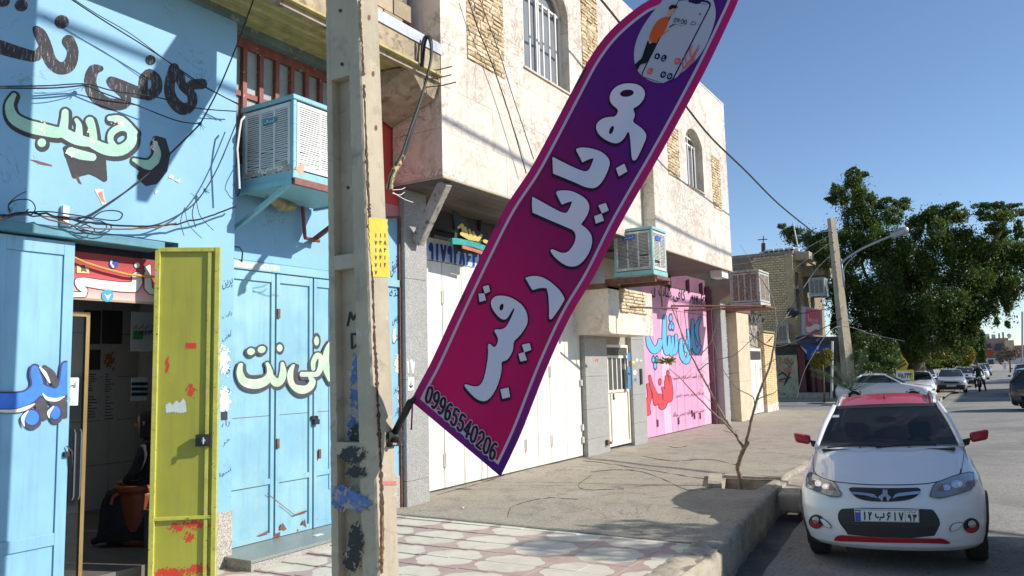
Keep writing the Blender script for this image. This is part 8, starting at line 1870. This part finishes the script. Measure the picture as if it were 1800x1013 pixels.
k = text_on('۷', (1435, 609), (1440, 609), (1435, 616), mapY(YS_, .02), bold=.03); text_on('دکتر فاضل', (1426, 618), (1450, 617), (1426, 624), mapY(YS_, .02), k); text_on('کوچه', (1430, 625), (1444, 624.5), (1430, 629), mapY(YS_, .02), k)
part('lettering', k, M_['lime'], ss)
m = MB(); m.tube([onY(1462, 700, YS_), onY(1463, 600, YS_)], .06, 8); part('post', m, M_['lime'], ss)
YP = 44.8
lp = thing('street_lamp', 'tapered concrete lamp pole with a long curved lamp arm, in front of the big tree', 'street lamp', tuple(onY(1497, 690, YP)))
m = MB(); A, B = onY(1496, 700, YP), onY(1461, 384, YP); A[2] = min(A[2], -.2); m.tube([A, B], [.36, .21], 4); part('pole', m, M_['concrete'], lp)
for k in range(14):
    c = A+(B-A)*(.2+.055*k); m = MB(); m.box(c[0]-.03, c[0]+.03, c[1]-.25, c[1]-.15, c[2]-.03, c[2]+.03); part('climbing_hole', m, M_['black_paint'], lp)
M_['lampgrey'] = mat('grey_lamp_arm', (.38, .40, .40), .45, metal=.4, var=.1)
m = MB(); m.tube(cat([onY(*p, YP-.2) for p in ((1478, 465), (1490, 453), (1520, 435), (1566, 415))], n=5), .06, 8); m.tube(cat([onY(*p, YP-.2) for p in ((1484, 495), (1483, 475), (1490, 462), (1505, 448))], n=5), .03, 6); m.tube([onY(1478, 455, YP-.2), onY(1484, 505, YP-.2)], .05, 8); part('lamp_arm', m, M_['lampgrey'], lp, smooth=True)
m = MB(); a, b_ = onY(1565, 416, YP-.2), onY(1597, 402, YP-.2); m.tube(cat([a, a*.6+b_*.4, a*.2+b_*.8, b_], n=4), [.08, .13, .17, .19, .2, .21, .21, .21, .2, .18, .15, .11, .04], 10); part('lamp_head', m, M_['lampgrey'], lp, smooth=True)
cable([(1432, 410, -5.0), (1445, 408, -4.9), (1462, 406, -4.7)], -5, .02, 'end of the thick power cable at the lamp pole')
def cableY(pts, r, lab, mm=None):
    P = cat([onY(*p) for p in pts], n=6); m = MB(); m.tube(P, r, 5); return solo('cable', m, mm or M_['black_rubber'], lab, 'cable', 'wires in front of the ochre building')
for k, (pts) in enumerate(([(1288, 466, 24), (1330, 460, 30), (1400, 444, 36), (1462, 412, 45.0)], [(1245, 520, 24), (1290, 540, 26), (1340, 520, 32), (1400, 470, 38), (1462, 425, 45.0)], [(1352, 600, 30), (1380, 560, 34), (1430, 480, 36), (1470, 440, 45.0)], [(1366, 640, 31), (1363, 600, 31.5), (1380, 560, 38), (1470, 540, 38)], [(1250, 570, 24), (1300, 575, 26), (1360, 610, 31), (1420, 590, 36), (1480, 560, 30)], [(1400, 700, 31), (1420, 640, 34), (1470, 575, 38), (1540, 590, 40), (1590, 600, 44)])):
    cableY(pts, .018, ['wire from the travertine house corner to the lamp pole', 'slack wire crossing the ochre bricks', 'wire rising from the gate pillar to the lamp pole', 'wire looping over the red light box', 'drooping wire at door height by the stone piers', 'low wire running towards the big tree'][k])
def leaf_mat(name, a, b_, tr=.35):
    s = N(name); oi = s.n('ShaderNodeObjectInfo'); c = s.mix(s.ramp(s.noise(.8, 3), .35, .65), a, b_); c = s.mix(s.ramp(s.noise(9, 2), .4, .6, (0,)*3, (.5,)*3), c, tuple(x*.6 for x in a))
    s.col(c); s.set(Roughness=.5); tl = s.n('ShaderNodeBsdfTranslucent'); s.L(c, tl.inputs[0]); mx = s.n('ShaderNodeMixShader'); mx.inputs[0].default_value = tr
    s.L(s.b.outputs[0], mx.inputs[1]); s.L(tl.outputs[0], mx.inputs[2]); s.L(mx.outputs[0], s.t.nodes['Material Output'].inputs[0]); return s.m
M_['leaf_d'] = leaf_mat('dark_green_leaf', (.055, .105, .018), (.15, .20, .035), .48); M_['leaf_m'] = leaf_mat('mid_green_leaf', (.06, .12, .02), (.11, .17, .04)); M_['leaf_c'] = leaf_mat('yellowing_leaf', (.13, .17, .02), (.40, .28, .03)); M_['leaf_p'] = leaf_mat('palm_green', (.10, .15, .07), (.18, .22, .12))
def leaves(name, centres, n, size, m_, parent, shell=.75, droop=0.0, soft=0.0):
    """many small leaf faces spread through ellipsoid clumps: centres = (x,y,z,rx,ry,rz,weight)"""
    C = np.array(centres, float); wts = C[:, 3]*C[:, 5]*C[:, 6]; wts /= wts.sum(); idx = rng.choice(len(C), n, p=wts); c = C[idx]
    d = rng.normal(size=(n, 3)); d /= np.linalg.norm(d, axis=1)[:, None]; r_ = (rng.random(n)**(.33))*(1-shell)+shell*(1-rng.random(n)**2*.5); 
    P = c[:, :3]+d*r_[:, None]*c[:, 3:6]
    if soft:
        k = rng.random(n) < soft; g = rng.normal(size=(n, 3))*.62; g[:, 2] -= np.abs(rng.normal(size=n))*.35; P[k] = (c[:, :3]+g*c[:, 3:6])[k]
    u = rng.normal(size=(n, 3)); u[:, 2] -= droop; u /= np.linalg.norm(u, axis=1)[:, None]; v = np.cross(u, rng.normal(size=(n, 3))); v /= np.linalg.norm(v, axis=1)[:, None]
    s_ = size*(.6+.8*rng.random(n)); a = u*s_[:, None]; b_ = v*(s_*.42)[:, None]
    V = np.stack([P-a, P+b_, P+a, P-b_], 1).reshape(-1, 3)-np.array(WLOC[parent.name])
    me = bpy.data.meshes.new(name); me.vertices.add(4*n); me.vertices.foreach_set('co', V.ravel().astype(np.float32)); me.loops.add(4*n); me.loops.foreach_set('vertex_index', np.arange(4*n, dtype=np.int32)); me.polygons.add(n); me.polygons.foreach_set('loop_start', np.arange(0, 4*n, 4, dtype=np.int32)); me.polygons.foreach_set('loop_total', np.full(n, 4, np.int32)); me.materials.append(m_); me.update(calc_edges=True)
    o = bpy.data.objects.new(name, me); COL.objects.link(o); o.parent = parent; WLOC[o.name] = WLOC[parent.name]; return o
def clump_px(lst, Y, depth=1.0, jit=0.0):
    """(x, y, rx_px, ry_px[, w]) in the photo at distance Y -> ellipsoids with real size and depth"""
    out = []
    for q in lst:
        p = onY(q[0], q[1], Y+(q[5] if len(q) > 5 else random.uniform(-jit, jit))); k = np.linalg.norm(p-CAM)/FPX*1.0
        out.append((p[0], p[1], p[2], q[2]*k*.92, q[2]*k*depth, q[3]*k, q[4] if len(q) > 4 else 1))
    return out
def sub_clumps(lst, k, f=.45):
    out = list(lst)
    for c in lst:
        for _ in range(k):
            d = rng.normal(size=3); d /= np.linalg.norm(d); out.append((c[0]+d[0]*c[3]*.85, c[1]+d[1]*c[4]*.85, c[2]+d[2]*c[5]*.85, c[3]*f*(.7+.6*rng.random()), c[4]*f, c[5]*f*(.7+.6*rng.random()), 1.4))
    return out
YT = 50.0
bt = thing('big_tree', 'huge dark evergreen tree with drooping lobes behind the lamp pole', 'tree', tuple(onY(1600, 668, YT)))
cl = [(1500, 318, 16, 18), (1478, 345, 20, 16), (1515, 350, 22, 22), (1505, 385, 26, 26), (1400, 415, 26, 12), (1430, 425, 26, 16), (1390, 405, 14, 7), (1540, 375, 26, 22), (1570, 380, 18, 14), (1585, 360, 16, 9), (1610, 400, 20, 20), (1640, 385, 22, 16), (1665, 378, 22, 14), (1690, 380, 16, 10), (1650, 405, 20, 18), (1745, 372, 26, 9), (1770, 380, 22, 8), (1750, 400, 20, 8), (1790, 372, 12, 5),
      (1455, 440, 26, 26), (1490, 440, 30, 34), (1530, 430, 36, 36), (1575, 440, 40, 34), (1600, 470, 44, 36), (1650, 450, 38, 34), (1690, 430, 38, 26), (1735, 440, 36, 24), (1780, 440, 32, 24), (1810, 455, 30, 30), (1460, 490, 20, 30), (1500, 510, 34, 46), (1550, 510, 40, 46), (1600, 540, 46, 40), (1650, 530, 44, 38), (1700, 490, 42, 34), (1750, 490, 34, 28), (1790, 500, 26, 24),
      (1770, 522, 12, 22), (1745, 524, 12, 24), (1720, 540, 16, 30), (1700, 555, 20, 34), (1670, 570, 24, 30), (1640, 585, 30, 30), (1590, 585, 36, 34), (1540, 570, 34, 36), (1500, 570, 26, 34), (1475, 560, 14, 40), (1560, 610, 30, 22), (1610, 615, 28, 20), (1680, 600, 14, 20)]
C = sub_clumps([c[:3]+(c[3]*.9, c[4]*.9, c[5]*.9, c[6]) for c in clump_px(cl, YT, .9, 1.8)], 12, .36)
C = [(c[0], c[1], c[2], c[3]*(.75 if i % 3 else 1.15), c[4], c[5]*(1.3 if i % 3 else .75), c[6]) for i, c in enumerate(C)]
leaves('crown', C, 210000, .078, M_['leaf_d'], bt, shell=.5, droop=.6, soft=.5)
sp_ = clump_px([(1500, 300, 10, 5), (1515, 308, 12, 4), (1470, 330, 8, 6), (1462, 350, 10, 4), (1450, 410, 12, 5), (1375, 398, 8, 4), (1558, 352, 12, 4), (1590, 352, 10, 3), (1607, 385, 8, 5), (1640, 368, 10, 4), (1675, 362, 12, 4), (1722, 362, 14, 4), (1750, 360, 14, 3), (1775, 362, 14, 3), (1795, 376, 10, 3), (1735, 385, 14, 4), (1760, 410, 12, 8), (1790, 405, 8, 12), (1770, 570, 4, 6), (1752, 565, 4, 6)], YT, 1, .5)
leaves('sprigs', sub_clumps(sp_, 5, .5), 9000, .075, M_['leaf_m'], bt, shell=.3)
b0 = onY(1612, 672, YT); b0[2] = -.3; tk = MB(); P = [b0, onY(1608, 625, YT), onY(1596, 590, YT), onY(1580, 540, YT), onY(1560, 480, YT)]; tk.tube(cat(P, n=4), [.55-.026*i for i in range(17)], 9); part('trunk', tk, M_['trunk'], bt, smooth=True)
for P in ([(1600, 600), (1640, 540), (1690, 480), (1750, 420)], [(1604, 610), (1570, 560), (1520, 480), (1500, 380), (1500, 320)], [(1596, 590), (1620, 520), (1640, 450), (1660, 390)], [(1610, 630), (1660, 600), (1690, 560)], [(1580, 540), (1520, 520), (1440, 430), (1390, 405)], [(1750, 420), (1765, 395), (1785, 370)]):
    q = cat([onY(x, y, YT) for x, y in P], n=4); m = MB(); m.tube(q, [.13*(1-i/len(q))+.02 for i in range(len(q))], 7); part('limb', m, M_['trunk'], bt, smooth=True)
def tree(lab, cl, Y, n, size, m_, trunk=None, name='tree', catg='tree', tr_r=.12, sub=4, group=None, droop=0.0):
    base = onY(trunk[0][0], trunk[0][1], Y) if trunk else onY(cl[0][0], cl[0][1]+cl[0][3], Y); base[2] = -.25
    t = thing(name, lab, catg, tuple(base), group)
    leaves('crown', sub_clumps(clump_px(cl, Y, .9, .5), sub, .45), n, size, m_, t, droop=droop)
    if trunk:
        P = [base]+[onY(x, y, Y) for x, y in trunk[1:]]; m = MB(); m.tube(P, [tr_r*(1-.5*i/len(P)) for i in range(len(P))], 7); part('trunk', m, M_['trunk'], t, smooth=True)
    return t
tree('dense leafy shrub behind the white saloon', [(1530, 610, 34, 22), (1555, 632, 30, 24), (1510, 632, 24, 20), (1540, 655, 40, 16)], 46, 14000, .075, M_['leaf_m'], [(1540, 690), (1538, 650)])
tree('yellowing bush beside the street sign post', [(1443, 634, 16, 12), (1452, 622, 12, 9), (1435, 642, 12, 8)], 41.5, 2600, .07, M_['leaf_c'], [(1448, 690), (1448, 660), (1446, 640)], tr_r=.05)
tree('citrus tree turning yellow, left one of the two past the big tree', [(1650, 618, 20, 16), (1665, 605, 16, 12), (1640, 628, 14, 12)], 75, 5000, .12, M_['leaf_c'], [(1652, 652), (1652, 630)], tr_r=.08)
tree('citrus tree turning yellow, right one of the two past the big tree', [(1690, 625, 18, 14), (1680, 612, 12, 10), (1700, 632, 10, 10)], 78, 5000, .12, M_['leaf_c'], [(1690, 655), (1690, 635)], tr_r=.08)
tree('olive green tree standing against the far end of the street', [(1715, 600, 12, 26), (1705, 585, 12, 20), (1722, 620, 8, 16)], 95, 6000, .16, M_['leaf_m'], [(1712, 650), (1712, 600)], tr_r=.15)
tree('bare brownish tree in front of the far shops', [(1775, 622, 16, 10), (1760, 628, 10, 8)], 130, 1800, .16, mat('bare_twigs', (.22, .17, .12), .9), [(1775, 642), (1775, 625)], tr_r=.12)
tree('dark shrub band behind the parked white sedan', [(1630, 640, 26, 8), (1600, 640, 18, 10), (1665, 640, 22, 5)], 60, 5000, .10, M_['leaf_d'], None, name='shrub', catg='shrub')
pm = thing('young_palm', 'young grey-green palm just left of the white saloon', 'palm', tuple(onY(1496, 700, 40.6)))
cpt = onY(1497, 688, 40.6); 
for k in range(17):
    a = random.uniform(-1.45, 1.45); Ln = random.uniform(1.5, 2.3); dr = np.array([math.sin(a)*.75, random.uniform(-.3, .3), math.cos(a)*.9+.2]); dr /= np.linalg.norm(dr); m = MB(); P = []
    for i in range(12):
        t_ = i/11; P.append(cpt+dr*Ln*t_+np.array([dr[0]*.25*t_*t_, 0, -.35*t_*t_*abs(dr[0])]))
    m.tube(P, [.02*(1-i/14) for i in range(12)], 4)
    for i in range(2, 12):
        for s_ in (-1, 1):
            for q_ in (0, .5):
                c = P[i]*(1-q_)+P[i-1]*q_; tdir = (P[i]-P[i-1]); tdir /= np.linalg.norm(tdir); sd2 = np.cross(tdir, [0, 1, .2])*s_; e = c+(sd2*.8+tdir*.8)*.26*(1-.5*i/12)
                m.add([c, (c+e)/2+np.array([0, 0, .015]), e, (c+e)/2-np.array([0, 0, .015])], [(0, 1, 2, 3)])
    part('frond', m, M_['leaf_p'], pm)
for k, (x0, y0, x1, y1, Y, r_, lab) in enumerate(((1634, 655, 1633, 588, 70, .10, 'grey post left of the citrus trees'), (1621, 652, 1620, 600, 70, .08, 'thin pale post behind the shrub'), (1687, 612, 1683, 570, 90, .35, 'twin concrete post right of the big tree crown'), (1795, 640, 1797, 548, 95, .10, 'thin mast at the right edge of the far street'))):
    A = onY(x0, y0, Y); A[2] = -.2; m = MB(); m.tube([A, onY(x1, y1, Y)], r_, 6); solo('distant_post', m, M_['concrete'] if k != 3 else M_['lampgrey'], lab, 'post', 'posts along the far street')
m = MB(); q = [onY(*p, 44.5) for p in ((1575, 652), (1606, 652), (1606, 669), (1575, 668))]; pb = solo('price_board', m.prism(q[::-1], (0, .08, 0)), flat('board_white', (.66, .68, .72)), 'small white board with dark numerals behind the white saloon', 'board')
part('board_numerals', text_on('۷۵,۴۴۴', (1578, 656), (1603, 656), (1578, 666), mapY(44.5, .03), bold=.03), M_['ink'], pb)
part('board_border', stamp(lambda X, Y: np.minimum(sd_poly(X, Y, [(1600, 650), (1606, 650), (1606, 670), (1600, 670)]), sd_poly(X, Y, [(1575, 650), (1606, 650), (1606, 653), (1575, 653)])), 1572, 648, 1608, 672, .7, mapY(44.5, .02)), flat('board_yellow', (.68, .50, .03)), pb)
m = MB(); q = [onY(*p, 46) for p in ((1583, 622), (1597, 640), (1592, 652), (1576, 652))]; wsn = solo('diamond_sign', m.prism(q[::-1], (0, .05, 0)), flat('sign_yellow', (.68, .52, .04)), 'yellow diamond warning sign leaning above the white board', 'sign')
part('sign_mark', stamp(lambda X, Y: sd_caps(X, Y, [[(1583, 640, 1), (1590, 634, 1)], [(1581, 646, 1.2), (1592, 640, 1.2)]]), 1578, 630, 1596, 650, .6, mapY(46, .02)), M_['black_paint'], wsn)
m = MB(); m.tube([onY(1587, 690, 46), onY(1587, 640, 46.1)], .05, 6); part('post', m, M_['lampgrey'], wsn)
YE = 158.0
fb = thing('far_shop_building', 'brown two storey shop building closing the end of the street, with a red sign', 'building', tuple(onY(1740, 640, YE)))
def E3(x, y, Y=YE): return onY(x, y, Y)
def ebox(x0, y0, x1, y1, Y, d, m_, nm, par):
    a, b_ = E3(x0, y1, Y), E3(x1, y0, Y); m = MB(); m.box(float(a[0]), float(b_[0]), Y, Y+d, float(a[2]), float(b_[2])); return part(nm, m, m_, par)
bw_ = mat('brown_far_wall', (.34, .25, .20), .9, var=.15, vscale=.3); tan = mat('tan_far_wall', (.58, .44, .27), .9, var=.1, vscale=.3); dkw = flat('far_dark_glass', (.06, .065, .08)); redf = flat('far_red_sign', (.48, .03, .04)); whf = flat('far_white_wall', (.60, .58, .56))
ebox(1700, 594, 1772, 640, YE, 12, bw_, 'wall', fb); ebox(1769, 598, 1782, 640, YE-.5, 10, tan, 'side_wall', fb); ebox(1782, 606, 1830, 640, YE+1, 12, mat('reddish_far_wall', (.33, .17, .14), .9, var=.1), 'side_wall', fb)
for x in (1716, 1735, 1756): ebox(x-6, 604, x+6, 616, YE-.3, .2, dkw, 'window', fb)
ebox(1733, 611, 1746, 616, YE-.8, .4, redf, 'red_sign', fb); ebox(1708, 621, 1730, 627, YE-.8, .4, redf, 'red_sign', fb); ebox(1734, 620, 1744, 626, YE-.8, .4, redf, 'red_sign', fb)
ebox(1703, 618, 1770, 620, YE-.9, 1.0, whf, 'canopy', fb); ebox(1710, 628, 1770, 640, YE-.3, .2, dkw, 'shop_opening', fb); ebox(1785, 617, 1830, 622, YE, .4, redf, 'red_sign', fb)
part('sign_letters', text_on('نان سنتی', (1735, 612), (1745, 612), (1735, 615.5), mapY(YE-.8, .1)), M_['lime'], fb)
for x, w_, h_ in ((1716, 5, 4), (1727, 3, 5), (1737, 6, 7), (1748, 5, 6), (1757, 2, 8), (1764, 2, 10), (1775, 3, 6)): ebox(x-w_, 594-h_, x+w_*.3, 595, YE+4, 2, whf if w_ > 2 else M_['lampgrey'], 'rooftop_unit', fb)
m = MB(); m.sphere(E3(1774, 590), .35, 6, (1, .4, 1)); part('rooftop_dish', m, whf, fb)
wl_ = thing('far_white_wall', 'long white wall along the far cross street', 'wall', tuple(onY(1740, 640, 150))); ebox(1700, 627.5, 1830, 641, 152.2, .4, whf, 'wall', wl_)
for x in (1716, 1729, 1742): ebox(x-4, 632, x+4, 641, 152.0, .2, dkw, 'gate', wl_)
row = [(1800, 628, 22, 140), (1845, 620, 40, 100)]
lh = thing('pale_house', 'pale house glimpsed between the big tree and the citrus trees', 'house', tuple(onY(1660, 640, 100)))
ebox(1560, 585, 1690, 645, 110, 8, mat('pale_house_wall', (.56, .46, .36), .9, var=.15, vscale=.3), 'wall', lh); ebox(1640, 598, 1652, 615, 109.9, .05, dkw, 'window', lh); ebox(1612, 606, 1622, 620, 109.9, .05, dkw, 'window', lh)
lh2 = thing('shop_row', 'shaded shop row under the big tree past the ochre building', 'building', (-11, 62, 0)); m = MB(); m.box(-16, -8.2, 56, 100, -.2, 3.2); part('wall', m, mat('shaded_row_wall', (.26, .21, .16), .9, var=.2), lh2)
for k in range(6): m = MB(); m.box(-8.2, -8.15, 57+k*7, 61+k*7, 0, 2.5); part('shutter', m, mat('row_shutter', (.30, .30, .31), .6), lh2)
YM = 57.0
def P3(x, y): return onY(x, y, YM)
mc = thing('motorcycle', 'small motorcycle stopped between the parked cars', 'motorcycle', (float(gx(1722, 676)[0]), YM, -.27)); b0 = np.array([float(P3(1720, 660)[0]), YM, -.27])
m = MB()
for v in (-.62, .62): m.lathe(b0+np.array([0, v, .3]), [(.2, -.04), (.29, -.05), (.3, 0), (.29, .05), (.2, .04)], 18, axis='x')
part('wheels', m, M_['tyre'], mc)
m = MB(); m.tube(cat([b0+np.array(p) for p in ((0, .6, .3), (0, .35, .6), (0, 0, .72), (0, -.3, .75), (0, -.5, .7))], n=4), .12, 8); m.tube([b0+np.array((0, -.62, .3)), b0+np.array((0, -.42, .95))], .035, 6); m.tube([b0+np.array((-.32, -.36, 1.02)), b0+np.array((0, -.44, .98)), b0+np.array((.32, -.36, 1.02))], .02, 6); part('frame', m, M_['plastic'], mc, smooth=True)
m = MB(); m.sphere(b0+np.array((0, -.52, .85)), .10, 6); part('headlight', m, M_['lampin'], mc)
J = [(0, .12, .82), (0, .08, 1.0), (0, .02, 1.2), (0, -.02, 1.38), (0, -.04, 1.48), (0, -.05, 1.53), (-.19, -.02, 1.36), (-.27, -.16, 1.12), (-.27, -.36, 1.05), (.19, -.02, 1.36), (.27, -.16, 1.12), (.27, -.36, 1.05), (-.12, .05, .80), (-.22, -.32, .72), (-.20, -.20, .30), (-.20, -.30, .24), (.12, .05, .80), (.24, -.28, .70), (.32, -.10, .14), (.32, -.24, .04)]
rider = figure('motorcycle rider in dark camouflage clothes astride his stopped bike', (b0[0], YM, -.27), 0, J, [(.16, .12), (.15, .11), (.17, .11), (.13, .09), .055, .05, .07, .05, .04, .07, .05, .04, .10, .075, .05, .04, .10, .075, .05, .04], E_, mat('dark_camouflage', (.05, .055, .035), .9, var=.5, vscale=14, stains=[((.02, .02, .02), (9, .5, .54))], bump=0), sub=1)
head_into(rider, (0, -.07, 1.66), (0, -1, 0), 1.0, M_['blk_cloth'], M_['skin'])
for s_ in (-1, 1): h = MB(); hand_into(h, np.array(WLOC[rider.name])+np.array((s_*.27, -.34, 1.05)), (0, -1, .1), (0, 0, 1)); part('hand', h, M_['skin'], rider, smooth=True)
YW = 118.0; w0 = onY(1766, 640, YW)
J = [(0, 0, .92), (0, 0, 1.1), (0, 0, 1.3), (0, 0, 1.45), (0, 0, 1.53), (0, 0, 1.58), (-.19, 0, 1.42), (-.24, .05, 1.15), (-.24, -.05, .92), (.19, 0, 1.42), (.24, -.05, 1.15), (.24, .05, .92), (-.10, 0, .90), (-.11, -.08, .50), (-.11, -.15, .08), (-.11, -.26, .04), (.10, 0, .90), (.11, .08, .50), (.11, .15, .08), (.11, .04, .04)]
ped = figure('pedestrian in a white shirt crossing at the far end of the street', (float(w0[0]), YW, -.25), 0, J, [(.15, .11), (.14, .10), (.17, .11), (.13, .09), .055, .05, .07, .05, .035, .07, .05, .035, .095, .07, .05, .04, .095, .07, .05, .04], E_, mat('white_shirt_cloth', (.55, .56, .58), .9), sub=1)
head_into(ped, (0, -.02, 1.70), (0, -1, 0), 1.0, M_['blk_cloth'], M_['skin'])
pc = fX; J2 = [(0, 0, .55), (0, 0, .75), (0, 0, .92), (0, 0, 1.0), (0, 0, 1.06), (0, 0, 1.1), (-.18, 0, .95), (-.30, -.05, .86), (-.46, -.12, .98), (.18, 0, .95), (.22, -.12, .75), (.18, -.3, .7)]
psg = figure('car passenger in an orange top leaning an arm on the saloon window', tuple(pc(.30, 1.9, 0)), R(88), J2, [(.15, .12), (.16, .12), (.16, .11), (.1, .09), .055, .05, .07, .05, .04, .07, .05, .04], E_[:11], mat('orange_cloth2', (.75, .22, .03), .8, bump=0), sub=1)
head_into(psg, (0, -.02, 1.20), (1, -.3, 0), .95, M_['blk_cloth'], M_['skin'])
sb_ = thing('projecting_sign', 'double sided shop sign on a bracket high above the blue shop eave', 'shop sign', (-4.3, 5.62, 5.7))
m = MB(); m.box(-5.35, -3.25, 5.56, 5.68, 5.72, 6.8); part('board', m, flat('sign_back', (.5, .08, .07)), sb_, bevel=.01); m = MB(); m.tube([(-6.2, 5.62, 6.5), (-5.3, 5.62, 6.5)], .03, 8); m.tube([(-6.2, 5.62, 6.1), (-5.3, 5.62, 6.1)], .03, 8); part('bracket', m, M_['rusty'], sb_)
t = thing('street_tree', 'street tree on the opposite kerb, just outside the picture', 'tree', (3.5, 10.2, -.2)); leaves('crown', sub_clumps([(3.4, 10.3, 4.35, .85, .9, .45, 1)], 12, .34), 2300, .06, M_['leaf_d'], t, shell=.5)
m = MB(); m.tube(cat([(3.5, 10.2, -.2), (3.55, 10.2, 1.8), (3.4, 10.1, 4.1)], n=4), .11, 8); part('trunk', m, M_['trunk'], t, smooth=True)
vn = thing('passing_van', 'white high-roofed van passing the parked hatchback, just outside the picture', 'van', (1.4, 9.3, -.25))
pf = [(7.45, .1), (7.4, .55), (7.55, .85), (8.35, 1.0), (9.25, 1.95), (9.7, 2.17), (10.5, 2.2), (10.95, 2.1), (11.08, 1.6), (11.1, .1)]
m = MB(); m.prism([(.46, a, b_) for a, b_ in pf], (1.9, 0, 0)); part('body', m, M_['carwhite'], vn, bevel=.12)
for sd_x in (.45, 2.365):
    m = MB(); m.prism([(sd_x, a, b_) for a, b_ in ((8.75, 1.1), (9.4, 1.75), (10.8, 1.75), (10.8, 1.1))], (.005, 0, 0)); part('side_window', m, M_['carglass2'], vn)
m = MB(); V, F = sheet((.6, 8.38, 1.06), (2.2, 8.38, 1.06), (.65, 9.16, 1.9), (2.15, 9.16, 1.9), 4, 2, (0, -.03, .03)); m.add(V, F); part('windscreen', m, M_['carglass2'], vn)
fv = CarFrame((1.41, 7.4, -.25), 0)
for sx_ in (.62, 1.98): m = MB(); m.box(sx_, sx_+.26, 7.36, 7.46, .42, .60); part('headlight', m, M_['lampin'], vn, bevel=.03)
m = MB(); m.box(.5, 2.32, 7.30, 7.5, .08, .34); part('bumper', m, M_['plastic'], vn, bevel=.05)
m = MB(); m.box(1.0, 1.85, 7.37, 7.44, .40, .56); part('grille', m, M_['plastic'], vn)
for s_ in (-1, 1):
    for v in (.75, 3.0): wheel(fv, s_*.86, v, .33, s_, vn, M_['alloy'])
for x0, y0, y1, h_, lab in ((12.5, 49, 66, 9.0, 'plain brick house on the opposite side, the one nearer the crossing lane'), (11.5, 78, 86, 8.0, 'plain brick house on the opposite side, farther down')):
    t = thing('house', lab, 'house', (x0, y0, -.2)); m = MB(); m.box(x0, x0+9, y0, y1, -.4, h_); part('wall', m, M_['ybrick'], t)
    for yy_ in np.arange(y0+2, y1-1, 3.5):
        for zz_ in (1.2, 5.0): m = MB(); m.box(x0-.03, x0+.01, yy_, yy_+1.3, zz_, zz_+1.5); part('window', m, M_['darkmetal'], t)
for P_, r_, lab in ((((1.6, 6, 10.3), (2, 11.3, 10.36), (2.2, 20, 9.9), (2.2, 30, 9.8)), .042, 'bundled overhead cable along the kerb line, above the picture'), (((2.9, 18.0, 6.5), (8, 15.75, 6.35), (14, 13.2, 6.5)), .05, 'overhead cable crossing from the opposite side')):
    m = MB(); m.tube(cat([np.array(q) for q in P_], n=6), r_, 6); solo('street_cable', m, M_['black_rubber'], lab, 'cable')
